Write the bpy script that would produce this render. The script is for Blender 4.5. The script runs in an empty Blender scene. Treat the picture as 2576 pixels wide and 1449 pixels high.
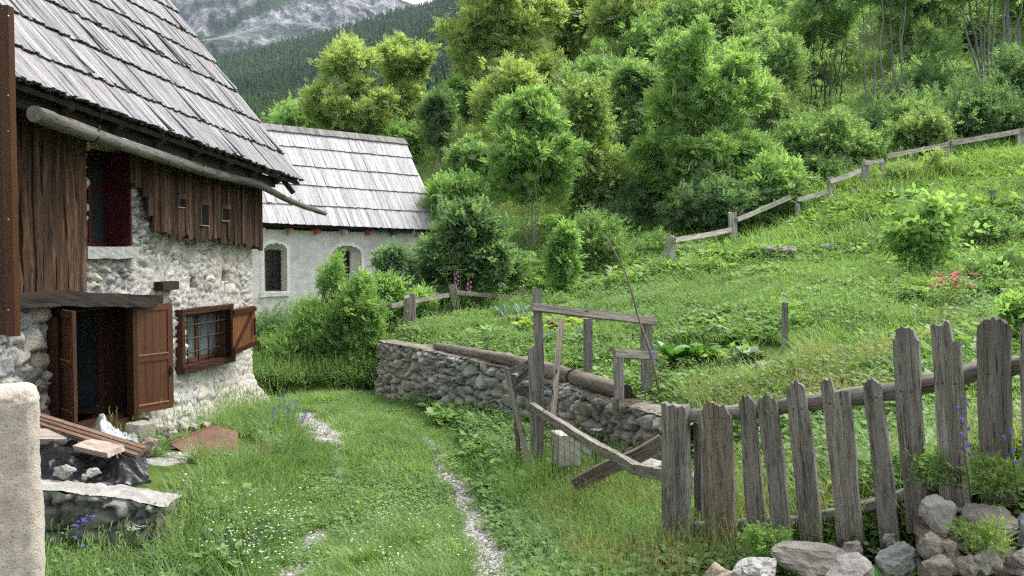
import bpy, math, random
import numpy as np
from mathutils import Vector, Matrix, noise as mnoise
random.seed(7)
rng = np.random.default_rng(11)
R = math.radians
scene = bpy.context.scene
C = scene.collection

# ------------------------------------------------------------------ camera
FPX, CU, CV = 2230.0, 1288.0, 724.5          # photo measured on a 2576 px wide copy
PITCH = R(2.17)
cam_d = bpy.data.cameras.new('camera')
cam_d.sensor_width = 36.0
cam_d.lens = 36.0 * FPX / 2576.0
cam_d.clip_start = 0.05
cam_d.clip_end = 9000.0
cam = bpy.data.objects.new('camera', cam_d)
C.objects.link(cam)
cam.location = (0, 0, 0)
cam.rotation_euler = (R(90) - PITCH, 0, 0)
scene.camera = cam

# ------------------------------------------------------------------ sky, sun, exposure
SUN_EL, SUN_AZ = R(58), R(62)                # azimuth clockwise from +Y
world = bpy.data.worlds.new('World')
scene.world = world
world.use_nodes = True
wt = world.node_tree
bg = wt.nodes['Background']
sky = wt.nodes.new('ShaderNodeTexSky')
sky.sky_type = 'NISHITA'
sky.sun_disc = False
sky.sun_elevation = SUN_EL
sky.sun_rotation = SUN_AZ
sky.air_density = 1.0
sky.dust_density = 4.0
sky.ozone_density = 1.0
hs = wt.nodes.new('ShaderNodeHueSaturation')
hs.inputs['Saturation'].default_value = 0.28
wt.links.new(sky.outputs[0], hs.inputs['Color'])
wt.links.new(hs.outputs[0], bg.inputs['Color'])
bg.inputs['Strength'].default_value = 0.15
sun_d = bpy.data.lights.new('sun', 'SUN')
sun_d.energy = 1.5
sun_d.angle = R(22)
sun_d.color = (1.0, 0.96, 0.90)
sun = bpy.data.objects.new('sun', sun_d)
C.objects.link(sun)
sdir = Vector((math.sin(SUN_AZ) * math.cos(SUN_EL), math.cos(SUN_AZ) * math.cos(SUN_EL), math.sin(SUN_EL)))
sun.rotation_euler = sdir.to_track_quat('Z', 'Y').to_euler()
vs = scene.view_settings
vs.view_transform = 'Standard'
vs.look = 'None'
vs.gamma = 1.0
vs.exposure = 1.2
cy = scene.cycles
cy.max_bounces = 8
cy.diffuse_bounces = 4
cy.glossy_bounces = 2
cy.transmission_bounces = 6
cy.volume_bounces = 0
cy.transparent_max_bounces = 8
cy.use_denoising = False
cy.sample_clamp_indirect = 1.2
cy.sample_clamp_direct = 6.0
cy.filter_width = 1.3
cy.volume_step_rate = 1.0

# ------------------------------------------------------------------ pixel -> world helpers (for measuring the photo)
cp, sp_ = math.cos(PITCH), math.sin(PITCH)
def ray(u, v):
    a, b = (u - CU) / FPX, (CV - v) / FPX
    return np.array((a, cp + b * sp_, -sp_ + b * cp))
def P(u, v, Y):
    d = ray(u, v)
    return d * (Y / d[1])

# ------------------------------------------------------------------ noise helpers
def hash2(i, j, k):
    n = (i.astype(np.int64) * 73856093) ^ (j.astype(np.int64) * 19349663) ^ (int(k) * 83492791)
    n = (n ^ (n >> 13)) * 1274126177
    n = n & 0x7fffffff
    n = (n ^ (n >> 15)) * 2246822519 & 0x7fffffff
    return ((n ^ (n >> 11)) & 0xffffff) / float(0x1000000)
def vnoise(x, y, k=0):
    xi, yi = np.floor(x), np.floor(y)
    fx, fy = x - xi, y - yi
    fx, fy = fx * fx * (3 - 2 * fx), fy * fy * (3 - 2 * fy)
    a, b = hash2(xi, yi, k), hash2(xi + 1, yi, k)
    c, d = hash2(xi, yi + 1, k), hash2(xi + 1, yi + 1, k)
    return (a * (1 - fx) + b * fx) * (1 - fy) + (c * (1 - fx) + d * fx) * fy
def fbm(x, y, k=0, o=4):
    s, a, t = 0.0, 0.5, 0.0
    for i in range(o):
        s = s + a * vnoise(x, y, k + i); t += a
        x, y, a = x * 2.03 + 17.1, y * 2.03 + 5.7, a * 0.5
    return s / t
def sstep(a, b, x):
    t = np.clip((x - a) / (b - a), 0, 1)
    return t * t * (3 - 2 * t)
def worley(x, y, k=0, jit=0.9, ang=.6):
    xi, yi = np.floor(x), np.floor(y)
    f1 = np.full(np.shape(x), 9.0); f2 = f1.copy(); idr = np.zeros(np.shape(x)); idg = idr.copy(); ox = idr.copy(); oy = idr.copy()
    for dx in (-1, 0, 1):
        for dy in (-1, 0, 1):
            cx, cy_ = xi + dx, yi + dy
            px = cx + 0.5 + (hash2(cx, cy_, k) - .5) * jit
            py = cy_ + 0.5 + (hash2(cx, cy_, k + 1) - .5) * jit
            ax_, ay_ = np.abs(px - x), np.abs(py - y); d = np.hypot(ax_, ay_) * (1 - ang) + np.maximum(np.maximum(ax_, ay_), (ax_ + ay_) * .75) * ang
            nr, ng = hash2(cx, cy_, k + 2), hash2(cx, cy_, k + 3)
            m = d < f1
            f2 = np.where(m, f1, np.minimum(f2, d))
            idr = np.where(m, nr, idr); idg = np.where(m, ng, idg)
            ox = np.where(m, x - px, ox); oy = np.where(m, y - py, oy)
            f1 = np.where(m, d, f1)
    return f1, f2, idr, idg, ox, oy

# ------------------------------------------------------------------ materials
def nodes_of(name):
    m = bpy.data.materials.new(name)
    m.use_nodes = True
    nt = m.node_tree
    b = nt.nodes['Principled BSDF']
    return m, nt, b
def N(nt, typ, **kw):
    n = nt.nodes.new(typ)
    for k, v in kw.items():
        if k in n.inputs: n.inputs[k].default_value = v
        else: setattr(n, k, v)
    return n
def ramp(nt, fac, stops, interp='LINEAR'):
    r = nt.nodes.new('ShaderNodeValToRGB')
    r.color_ramp.interpolation = interp
    e = r.color_ramp.elements
    while len(e) < len(stops): e.new(0.5)
    for el, (p, c) in zip(e, stops):
        el.position = p; el.color = (c[0], c[1], c[2], 1)
    nt.links.new(fac, r.inputs[0])
    return r.outputs[0]
def mixc(nt, fac, a, b, mode='MIX'):
    m = nt.nodes.new('ShaderNodeMix'); m.data_type = 'RGBA'; m.blend_type = mode
    for idx, val in ((0, fac), (6, a), (7, b)):
        if hasattr(val, 'is_linked') or isinstance(val, bpy.types.NodeSocket): nt.links.new(val, m.inputs[idx])
        elif idx == 0: m.inputs[0].default_value = val
        else: m.inputs[idx].default_value = (val[0], val[1], val[2], 1)
    return m.outputs[2]
def bump(nt, b, h, strength=0.5, dist=0.01):
    n = N(nt, 'ShaderNodeBump', Strength=strength, Distance=dist)
    nt.links.new(h, n.inputs['Height']); nt.links.new(n.outputs[0], b.inputs['Normal'])
def attr(nt, name, inst=False):
    a = nt.nodes.new('ShaderNodeAttribute'); a.attribute_name = name
    if inst: a.attribute_type = 'INSTANCER'
    return a
def mapping(nt, vec, scale):
    m = nt.nodes.new('ShaderNodeMapping'); m.inputs['Scale'].default_value = scale
    nt.links.new(vec, m.inputs['Vector']); return m.outputs[0]

def wood_mat(name, stops, rough=0.85, along=2.2, across=38, bumpd=0.004, contrast=1.0, spec=0.25, knots=False, cracks=0.0):
    """grain runs along z of the stored 'wc' coordinate; 'Col' tints each board"""
    m, nt, b = nodes_of(name)
    wc = attr(nt, 'wc').outputs['Vector']
    n1 = N(nt, 'ShaderNodeTexNoise', Scale=1.0, Detail=5.0, Roughness=0.65)
    nt.links.new(mapping(nt, wc, (across, across, along)), n1.inputs['Vector'])
    n2 = N(nt, 'ShaderNodeTexNoise', Scale=1.0, Detail=3.0)
    nt.links.new(mapping(nt, wc, (5, 5, 1.3)), n2.inputs['Vector'])
    n3 = N(nt, 'ShaderNodeTexNoise', Scale=1.0, Detail=2.0, Roughness=0.8)
    nt.links.new(mapping(nt, wc, (across * 3, across * 3, 6)), n3.inputs['Vector'])
    ad = N(nt, 'ShaderNodeMath', operation='MULTIPLY_ADD'); ad.inputs[1].default_value = 0.75
    nt.links.new(n1.outputs[0], ad.inputs[0])
    md = N(nt, 'ShaderNodeMath', operation='MULTIPLY'); md.inputs[1].default_value = 0.30
    nt.links.new(n2.outputs[0], md.inputs[0]); nt.links.new(md.outputs[0], ad.inputs[2])
    c = ramp(nt, ad.outputs[0], stops)
    crack = ramp(nt, n3.outputs[0], [(0.30, (0.35, 0.33, 0.3)), (0.42, (1, 1, 1))])
    c = mixc(nt, 0.8, c, crack, 'MULTIPLY')
    if knots:
        vk = N(nt, 'ShaderNodeTexVoronoi', Scale=1.0); nt.links.new(mapping(nt, wc, (7, 7, 3.2)), vk.inputs['Vector'])
        kc = ramp(nt, vk.outputs['Distance'], [(0.05, (.16, .14, .13)), (0.10, (.75, .72, .70)), (.14, (1, 1, 1))])
        c = mixc(nt, 0.9, c, kc, 'MULTIPLY')
    n5 = N(nt, 'ShaderNodeTexNoise', Scale=1.0, Detail=3.0, Roughness=0.7)
    nt.links.new(mapping(nt, wc, (across * .8, across * .8, .8)), n5.inputs['Vector'])
    cr_ = ramp(nt, n5.outputs[0], [(0.475, (1, 1, 1)), (0.497, (.22, .21, .20)), (0.519, (1, 1, 1))])
    c = mixc(nt, cracks, c, cr_, 'MULTIPLY')
    c = mixc(nt, 1.0, c, attr(nt, 'Col').outputs['Color'], 'MULTIPLY')
    nt.links.new(c, b.inputs['Base Color'])
    b.inputs['Roughness'].default_value = rough
    b.inputs['Specular IOR Level'].default_value = spec
    mx = N(nt, 'ShaderNodeMath', operation='ADD')
    nt.links.new(n1.outputs[0], mx.inputs[0]); nt.links.new(crack, mx.inputs[1])
    bump(nt, b, mx.outputs[0], 0.7, bumpd)
    return m

def stone_mat(name, detail=28.0, lichen=None, rough=0.92, bumpd=0.012, amt=0.55):
    """'Col' is each stone's own colour"""
    m, nt, b = nodes_of(name)
    tc = nt.nodes.new('ShaderNodeTexCoord')
    n1 = N(nt, 'ShaderNodeTexNoise', Scale=detail, Detail=6.0, Roughness=0.7)
    nt.links.new(tc.outputs['Object'], n1.inputs['Vector'])
    n2 = N(nt, 'ShaderNodeTexNoise', Scale=detail * 0.22, Detail=4.0, Roughness=0.6)
    nt.links.new(tc.outputs['Object'], n2.inputs['Vector'])
    col = attr(nt, 'Col').outputs['Color']
    g = ramp(nt, n1.outputs[0], [(0.28, (0.5, 0.48, 0.46)), (0.5, (0.95, 0.95, 0.95)), (0.72, (1.35, 1.33, 1.3))])
    c = mixc(nt, amt, col, g, 'MULTIPLY')
    g2 = ramp(nt, n2.outputs[0], [(0.35, (0.72, 0.70, 0.66)), (0.62, (1.15, 1.14, 1.12))])
    c = mixc(nt, 0.7, c, g2, 'MULTIPLY')
    if lichen:
        n4 = N(nt, 'ShaderNodeTexNoise', Scale=9.0, Detail=5.0, Roughness=0.75)
        nt.links.new(tc.outputs['Object'], n4.inputs['Vector'])
        f = ramp(nt, n4.outputs[0], [(0.56, (0, 0, 0)), (0.66, (0.75, 0.75, 0.75))])
        sx = nt.nodes.new('ShaderNodeSeparateColor'); nt.links.new(f, sx.inputs[0])
        c = mixc(nt, sx.outputs[0], c, lichen)
    nt.links.new(c, b.inputs['Base Color'])
    b.inputs['Roughness'].default_value = rough
    b.inputs['Specular IOR Level'].default_value = 0.25
    bump(nt, b, n1.outputs[0], 0.8, bumpd)
    return m

def plain(name, col, rough=0.6, spec=0.4, metal=0.0, nscale=12.0, var=0.25, bumpd=0.002, stretch=(1, 1, 1)):
    m, nt, b = nodes_of(name)
    tc = nt.nodes.new('ShaderNodeTexCoord')
    n1 = N(nt, 'ShaderNodeTexNoise', Scale=nscale, Detail=5.0, Roughness=0.65)
    nt.links.new(mapping(nt, tc.outputs['Object'], stretch), n1.inputs['Vector'])
    lo = [c * (1 - var) for c in col]; hi = [min(1, c * (1 + var)) for c in col]
    c = ramp(nt, n1.outputs[0], [(0.3, lo), (0.7, hi)])
    nt.links.new(c, b.inputs['Base Color'])
    b.inputs['Roughness'].default_value = rough
    b.inputs['Specular IOR Level'].default_value = spec
    b.inputs['Metallic'].default_value = metal
    bump(nt, b, n1.outputs[0], 0.6, bumpd)
    return m

def leaf_mat(name, ca, cb, trans=0.35, rough=0.55, inst=False, clump=True, spec=0.35, tmul=(1.5, 1.55, 0.8)):
    """two-tone leaves; each leaf and each clump has its own tone ('lv' attribute), partly translucent"""
    m, nt, b = nodes_of(name)
    if inst:
        f = attr(nt, 'tint', True).outputs['Fac']
    else:
        f = attr(nt, 'lv').outputs['Fac']
    c = mixc(nt, f, ca, cb)
    nt.links.new(c, b.inputs['Base Color'])
    b.inputs['Roughness'].default_value = rough
    b.inputs['Specular IOR Level'].default_value = spec
    tr = nt.nodes.new('ShaderNodeBsdfTranslucent')
    ct = mixc(nt, 1.0, c, tmul, 'MULTIPLY')
    nt.links.new(ct, tr.inputs['Color'])
    mx = nt.nodes.new('ShaderNodeMixShader'); mx.inputs[0].default_value = trans
    nt.links.new(b.outputs[0], mx.inputs[1]); nt.links.new(tr.outputs[0], mx.inputs[2])
    nt.links.new(mx.outputs[0], nt.nodes['Material Output'].inputs['Surface'])
    return m

# ------------------------------------------------------------------ mesh helpers
def tag(o, label=None, cat=None, group=None, kind=None):
    if label: o['label'] = label
    if cat: o['category'] = cat
    if group: o['group'] = group
    if kind: o['kind'] = kind
    return o
def link(o, parent=None):
    C.objects.link(o)
    if parent is not None: o.parent = parent
    return o
def empty(name, loc=(0, 0, 0), rz=0.0, label=None, cat=None, group=None):
    o = bpy.data.objects.new(name, None)
    o.location = loc; o.rotation_euler = (0, 0, rz)
    o.empty_display_size = 0.1
    C.objects.link(o)
    return tag(o, label, cat, group)
def arr_mesh(name, V, F, mats=(), smooth=False, mi=None, attrs=None):
    """V (n,3); F (m,k) one face size"""
    V = np.ascontiguousarray(V, dtype=np.float32); F = np.ascontiguousarray(F, dtype=np.int32)
    me = bpy.data.meshes.new(name)
    k = F.shape[1]
    me.vertices.add(len(V)); me.vertices.foreach_set('co', V.ravel())
    me.loops.add(F.size); me.loops.foreach_set('vertex_index', F.ravel())
    me.polygons.add(len(F))
    me.polygons.foreach_set('loop_start', np.arange(0, F.size, k, dtype=np.int32))
    try: me.polygons.foreach_set('loop_total', np.full(len(F), k, dtype=np.int32))
    except Exception: pass
    if mi is not None: me.polygons.foreach_set('material_index', np.asarray(mi, dtype=np.int32))
    for m in mats: me.materials.append(m)
    for nm, (typ, data) in (attrs or {}).items():
        a = me.attributes.new(nm, typ, 'POINT')
        d = np.ascontiguousarray(data, dtype=np.float32)
        if typ == 'FLOAT': a.data.foreach_set('value', d.ravel())
        elif typ == 'FLOAT_VECTOR': a.data.foreach_set('vector', d.ravel())
        else: a.data.foreach_set('color', d.ravel())
    me.update(calc_edges=True)
    if smooth: me.polygons.foreach_set('use_smooth', np.ones(len(F), dtype=bool))
    me.validate()
    return me
def obj(name, me, parent=None):
    return link(bpy.data.objects.new(name, me), parent)
def grid_faces(nu, nv, mask=None):
    i = np.arange(nu - 1)[:, None] * nv + np.arange(nv - 1)[None, :]
    F = np.stack([i, i + nv, i + nv + 1, i + 1], -1)
    if mask is not None: return F[mask]
    return F.reshape(-1, 4)
def unit(v):
    v = np.asarray(v, float); return v / (np.linalg.norm(v) + 1e-12)

class MB:
    """collects planks, tubes, boxes and rocks into ONE mesh"""
    def __init__(s): s.V = []; s.F = []; s.mi = []; s.wc = []; s.col = []; s.n = 0; s.sm = []
    def add(s, V, F, mi=0, wc=None, col=(1, 1, 1), smooth=False):
        V = np.asarray(V, float); n = len(V)
        s.V.append(V); s.wc.append(np.asarray(wc, float) if wc is not None else V + rng.uniform(-9, 9, 3))
        c = np.asarray(col, float)
        s.col.append(np.tile(c, (n, 1)) if c.ndim == 1 else c)
        for f in F:
            s.F.append([i + s.n for i in f]); s.mi.append(mi if not isinstance(mi, (list, tuple)) else mi[0]); s.sm.append(smooth)
        s.n += n
    def box(s, c0, c1, mi=0, col=(1, 1, 1), axis=2, M=None):
        a, b = np.minimum(c0, c1), np.maximum(c0, c1)
        V = np.array([(x, y, z) for x in (a[0], b[0]) for y in (a[1], b[1]) for z in (a[2], b[2])])
        F = [(0, 1, 3, 2), (4, 6, 7, 5), (0, 4, 5, 1), (2, 3, 7, 6), (0, 2, 6, 4), (1, 5, 7, 3)]
        off = rng.uniform(-9, 9, 3)
        w = V.copy()
        if axis == 0: w = V[:, [1, 2, 0]]
        if axis == 1: w = V[:, [0, 2, 1]]
        if M is not None: V = (np.asarray(M)[:3, :3] @ V.T).T + np.asarray(M)[:3, 3]
        s.add(V, F, mi, w + off, col)
    def plank(s, p0, p1, w, t, face, nseg=8, jit=0.0, bend=None, top=None, bottom=None, taper=1.0, col=(1, 1, 1), mi=0, end_mi=None, nw=4, wjit=0.0, twist=0.0):
        """board from p0 to p1; w wide, t thick, its broad side looking along 'face'"""
        p0, p1 = np.asarray(p0, float), np.asarray(p1, float)
        L = np.linalg.norm(p1 - p0); a = (p1 - p0) / L
        sd = unit(np.cross(a, face)); n = unit(np.cross(sd, a))
        k = np.linspace(0, 1, nseg + 1)
        xs = np.linspace(-.5, .5, nw + 1)
        ph = rng.uniform(0, 100, 4)
        wL = w * (1 + (taper - 1) * k)
        eL = wjit * (fbm(k * L * 3 + ph[0], k * 0 + ph[1], 3, 3) - .5) * 2
        eR = wjit * (fbm(k * L * 3 + ph[2], k * 0 + ph[3], 5, 3) - .5) * 2
        bd = np.zeros((nseg + 1, 3)) if bend is None else np.array([np.asarray(bend(q), float) for q in k])
        off = rng.uniform(-20, 20, 3)
        V, W = [], []
        for face_s in (0.5, -0.5):
            for i in range(nseg + 1):
                for x in xs:
                    xx = x * wL[i] + (eR[i] if x > 0 else eL[i]) * abs(x) * 2
                    lz = k[i] * L
                    if top is not None and k[i] > 0.5: lz = min(lz, L + top(x)) if i < nseg else L + top(x)
                    if bottom is not None and k[i] < 0.5: lz = max(lz, bottom(x)) if i > 0 else bottom(x)
                    yy = face_s * t + twist * x * w * (k[i] - .5)
                    q = p0 + a * lz + sd * xx + n * yy + bd[i]
                    if jit: q = q + n * (rng.uniform(-jit, jit)) + sd * rng.uniform(-jit, jit) * .6
                    V.append(q); W.append((xx, yy, lz))
        m = nw + 1; o = (nseg + 1) * m
        F = []
        for i in range(nseg):
            for j in range(nw):
                a0 = i * m + j
                F.append((a0, a0 + 1, a0 + m + 1, a0 + m)); F.append((o + a0, o + a0 + m, o + a0 + m + 1, o + a0 + 1))
            a0 = i * m; F.append((a0, a0 + m, o + a0 + m, o + a0))
            a0 = i * m + nw; F.append((a0, o + a0, o + a0 + m, a0 + m))
        s.add(V, F, mi, np.array(W) + off, col)
        E = []
        for j in range(nw):
            E.append((j, o + j, o + j + 1, j + 1)); a0 = nseg * m + j; E.append((a0, a0 + 1, o + a0 + 1, o + a0))
        base = s.n - len(V)
        for f in E:
            s.F.append([i + base for i in f]); s.mi.append(mi if end_mi is None else end_mi); s.sm.append(False)
    def tube(s, pts, rad, nr=8, jit=0.0, col=(1, 1, 1), mi=0, cap_mi=None, smooth=True, hollow=False):
        pts = np.asarray(pts, float); m = len(pts); rad = np.broadcast_to(rad, (m,)) if np.ndim(rad) == 0 else np.asarray(rad)
        T = np.gradient(pts, axis=0); T /= np.linalg.norm(T, axis=1)[:, None] + 1e-9
        up = np.array((0, 0, 1.)) if abs(T[0][2]) < .9 else np.array((1., 0, 0))
        V, W = [], []; dist = 0; off = rng.uniform(-20, 20, 3)
        th = np.linspace(0, 2 * np.pi, nr, endpoint=False)
        for i in range(m):
            a = unit(np.cross(T[i], up)); b = np.cross(a, T[i]); up = b
            if i: dist += np.linalg.norm(pts[i] - pts[i - 1])
            rr = rad[i] * (1 + (rng.uniform(-jit, jit, nr) if jit else 0))
            V.append(pts[i] + np.cos(th)[:, None] * a * np.reshape(rr, (-1, 1)) + np.sin(th)[:, None] * b * np.reshape(rr, (-1, 1)))
            W.append(np.stack([np.cos(th) * rad[i], np.sin(th) * rad[i], np.full(nr, dist)], 1))
        V = np.concatenate(V); W = np.concatenate(W) + off
        F = [(i * nr + j, i * nr + (j + 1) % nr, (i + 1) * nr + (j + 1) % nr, (i + 1) * nr + j) for i in range(m - 1) for j in range(nr)]
        s.add(V, F, mi, W, col, smooth)
        base = s.n - len(V)
        for f in (list(range(nr))[::-1], list(range((m - 1) * nr, m * nr))):
            s.F.append([i + base for i in f]); s.mi.append(mi if cap_mi is None else cap_mi); s.sm.append(False)
    def rock(s, c, size, seed=0, rot=0.0, col=(.4, .4, .38), sub=4, rough=0.25, mi=0, cut=0.55, tilt=(0, 0)):
        V, F = ICO[sub]
        V = V.copy()
        r0 = np.random.default_rng(seed)
        # angular: clip the ball with random planes
        for _ in range(17):
            nn = unit(r0.normal(size=3)); d = r0.uniform(cut, 0.95)
            e = V @ nn - d
            V -= np.where(e > 0, e, 0)[:, None] * nn * 0.94
        for f, amp in ((1.7, .22), (4.0, .09), (9.0, .05), (20.0, .025)):
            o = Vector(r0.uniform(-50, 50, 3))
            h = np.array([mnoise.noise(Vector(v) * f + o) for v in V])
            V *= (1 + h[:, None] * amp * rough / .25)
        V *= np.asarray(size) / 2
        M = np.array(Matrix.Rotation(rot, 3, 'Z') @ Matrix.Rotation(tilt[0], 3, 'X') @ Matrix.Rotation(tilt[1], 3, 'Y'))
        V = V @ M.T + np.asarray(c)
        s.add(V, F, mi, None, col, smooth=False)
    def build(s, name, mats, parent=None):
        me = bpy.data.meshes.new(name)
        V = np.concatenate(s.V)
        me.from_pydata(V.tolist(), [], s.F)
        for m in (mats if isinstance(mats, (list, tuple)) else [mats]): me.materials.append(m)
        me.polygons.foreach_set('material_index', s.mi)
        me.polygons.foreach_set('use_smooth', s.sm)
        a = me.attributes.new('wc', 'FLOAT_VECTOR', 'POINT'); a.data.foreach_set('vector', np.concatenate(s.wc).astype(np.float32).ravel())
        cl = np.concatenate(s.col); cl = np.concatenate([cl[:, :3], np.ones((len(cl), 1))], 1)
        a = me.attributes.new('Col', 'FLOAT_COLOR', 'POINT'); a.data.foreach_set('color', cl.astype(np.float32).ravel())
        me.update()
        return link(bpy.data.objects.new(name, me), parent)
    def center(s, c):
        """shift to a local origin c, for a thing that is one mesh"""
        s.V = [v - np.asarray(c) for v in s.V]; return s
def ico(sub):
    t = (1 + 5 ** .5) / 2
    V = [unit(v) for v in ((-1, t, 0), (1, t, 0), (-1, -t, 0), (1, -t, 0), (0, -1, t), (0, 1, t), (0, -1, -t), (0, 1, -t), (t, 0, -1), (t, 0, 1), (-t, 0, -1), (-t, 0, 1))]
    F = [(0, 11, 5), (0, 5, 1), (0, 1, 7), (0, 7, 10), (0, 10, 11), (1, 5, 9), (5, 11, 4), (11, 10, 2), (10, 7, 6), (7, 1, 8), (3, 9, 4), (3, 4, 2), (3, 2, 6), (3, 6, 8), (3, 8, 9), (4, 9, 5), (2, 4, 11), (6, 2, 10), (8, 6, 7), (9, 8, 1)]
    for _ in range(sub):
        c = {}; G = []
        def mid(a, b):
            k = (min(a, b), max(a, b))
            if k not in c: c[k] = len(V); V.append(unit((V[a] + V[b]) / 2))
            return c[k]
        for a, b, d in F:
            x, y, z = mid(a, b), mid(b, d), mid(d, a)
            G += [(a, x, z), (b, y, x), (d, z, y), (x, y, z)]
        F = G
    return np.array(V), F
ICO = {k: ico(k) for k in (1, 2, 3, 4)}
def one(mb, name, mats, label, cat, group=None, origin=None):
    """a thing that is one mesh, with its origin at its base"""
    V = np.concatenate(mb.V)
    o = np.array((V[:, 0].mean(), V[:, 1].mean(), V[:, 2].min())) if origin is None else np.asarray(origin, float)
    mb.center(o)
    ob = mb.build(name, mats); ob.location = o
    return tag(ob, label, cat, group)
# ------------------------------------------------------------------ ground heights
def tps_fit(pts, lam=0.15):
    X = np.array(pts, float); n = len(X); xy = X[:, :2]
    d = np.hypot(*(xy[:, None] - xy[None]).transpose(2, 0, 1)); K = np.where(d > 0, d * d * np.log(d + 1e-9), 0)
    A = np.zeros((n + 3, n + 3)); A[:n, :n] = K + lam * np.eye(n) * 3; A[:n, n] = 1; A[:n, n + 1:] = xy; A[n, :n] = 1; A[n + 1:, :n] = xy.T
    w = np.linalg.solve(A, np.concatenate([X[:, 2], np.zeros(3)]))
    def f(x, y):
        x = np.asarray(x, float); y = np.asarray(y, float)
        s = w[n] + w[n + 1] * x + w[n + 2] * y
        for (a, b), ww in zip(xy, w[:n]):
            r2 = (x - a) ** 2 + (y - b) ** 2 + 1e-9
            s = s + ww * 0.5 * r2 * np.log(r2)
        return s
    return f
hill = [P(1345, 632, 25), P(1100, 478, 38), P(1160, 432, 43), P(1500, 520, 33), P(1760, 590, 25), P(2200, 318, 33), P(2480, 300, 34),
        P(2200, 205, 48), P(2500, 180, 52), P(1700, 400, 45), P(1700, 100, 95), P(2500, -150, 95), P(1288, 315, 95), P(1000, 375, 95),
        P(650, 430, 95), P(2050, 520, 25.5), P(3200, 330, 30), P(3200, 100, 50), P(3400, -100, 95), P(-300, 520, 95), P(-400, 600, 50),
        P(300, 560, 60), P(2565, 405, 27), P(2900, 380, 24), P(2230, 490, 25), P(1845, 632, 22.5),
        P(2007, 563, 23.5), P(2173, 470, 25), P(2387, 415, 26.3), P(1687, 687, 20), P(1300, 170, 160), P(1000, 330, 160), P(600, 410, 160), P(2300, -250, 160), P(-300, 420, 160)]
WALL_T = [(-2.22, 15.0), (-1.2, 13.55), (-0.05, 11.95), (0.62, 10.75), (1.15, 9.5), (1.42, 8.55), (1.5, 8.05)]   # top outer edge of the retaining wall
WALL_V = [(960, 856), (1100, 884), (1290, 925), (1420, 968), (1545, 1015), (1640, 1040), (1672, 1058)]
def wz(i):
    x, y = WALL_T[i]; return P(CU, WALL_V[i][1], y)[2]
WALL_Z = [wz(i) for i in range(len(WALL_T))]
up_pts = hill + [(x + .5, y + .35, z - .02) for (x, y), z in zip(WALL_T, WALL_Z)] + [
    P(1025, 832, 16), P(1150, 806, 18), P(1320, 770, 20.2), P(2330, 702, 14), P(1975, 890, 9.9), P(1735, 905, 10.3), P(2000, 1000, 8.0),
    P(2400, 850, 9.5), P(2200, 632, 18.8), P(2480, 560, 19), (2.5, 6.2, -1.45), (3.2, 4.6, -1.0), (2.45, 4.7, -1.12), (2.1, 5.2, -1.38), (4.5, 3.5, -0.9), (7, 5, -.75), (11, 9, -.2),
    P(2560, 700, 14), (9, 2, -.8), (4, 0, -1.2)]
lo_pts = hill + [(0, 0, -1.7), (0, -5, -1.6), (-3, 0, -2.2), (3.5, 0, -1.6), (1.2, 3.8, -1.78), (2.4, 3.4, -1.72), (1.5, 4.5, -1.72), (1.9, 4.0, -1.70), (.95, 5.15, -1.84), (.3, 5.6, -2.1), (.6, 6.6, -2.1), (-3.5, 8, -2.0), (-3.9, 9.5, -2.08), (-3.2, 10.6, -2.2), (-2.5, 9.0, -2.36), (-3.4, 6.9, -2.5), (-2.2, 7.6, -2.44), (-1.2, 6.8, -2.42),
    (0, 8, -2.42), (-1, 12, -2.4), (-2.4, 16, -2.38), (-4.2, 18.5, -2.35), (-8, 21, -2.5), (-4, 6, -2.5), (-5, 10, -2.42), (-4, 14, -2.42), (1.0, 8.6, -2.25), (1.9, 7.2, -1.98),
    (-.3, 10.5, -2.38), (-6, 3, -2.4), (-3.0, 20.3, -1.95), (-1.5, 20.5, -1.6), (-6.5, 22.5, -1.9), (-12, 12, -2.5), (-12, 25, -2.2), (-2.0, 25, -.9), (3, 3, -1.65), (5, 1, -1.6), (-1.6, 17.8, -2.0)]
fU, fL = tps_fit(up_pts), tps_fit(lo_pts)
BND = [(-1.0, 27, 3.0), (-.9, 21.5, 1.5), (-1.45, 18.5, .9), (-2.0, 16.2, .45), (-2.02, 15.05, .16)] + \
      [(x + .2, y + .14, .15) for x, y in WALL_T[1:-1]] + [(1.72, 8.1, .28), (1.78, 7.2, .5), (1.75, 6.3, .65), (1.75, 5.5, .6), (1.95, 4.85, .45), (2.15, 4.5, .32), (2.6, 4.05, .28), (3.6, 3.4, .3), (5.0, 2.3, .4), (9, -1, 1)]
BND = np.array(BND)
def terr(x, y):
    """signed distance to the terrace edge divided by the local half width -> 0 lower, 1 upper"""
    x = np.asarray(x, float); y = np.asarray(y, float)
    best = np.full(x.shape, 1e9); sg = np.zeros(x.shape); wd = np.ones(x.shape)
    for (ax, ay, aw), (bx, by, bw) in zip(BND[:-1], BND[1:]):
        dx, dy = bx - ax, by - ay
        t = np.clip(((x - ax) * dx + (y - ay) * dy) / (dx * dx + dy * dy), 0, 1)
        ex, ey = x - (ax + t * dx), y - (ay + t * dy)
        d = np.hypot(ex, ey); s = dx * (y - ay) - dy * (x - ax)
        m = d < best
        best = np.where(m, d, best); sg = np.where(m, s, sg); wd = np.where(m, aw + t * (bw - aw), wd)
    return sstep(-1, 1, np.where(sg > 0, best, -best) / wd)
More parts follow.
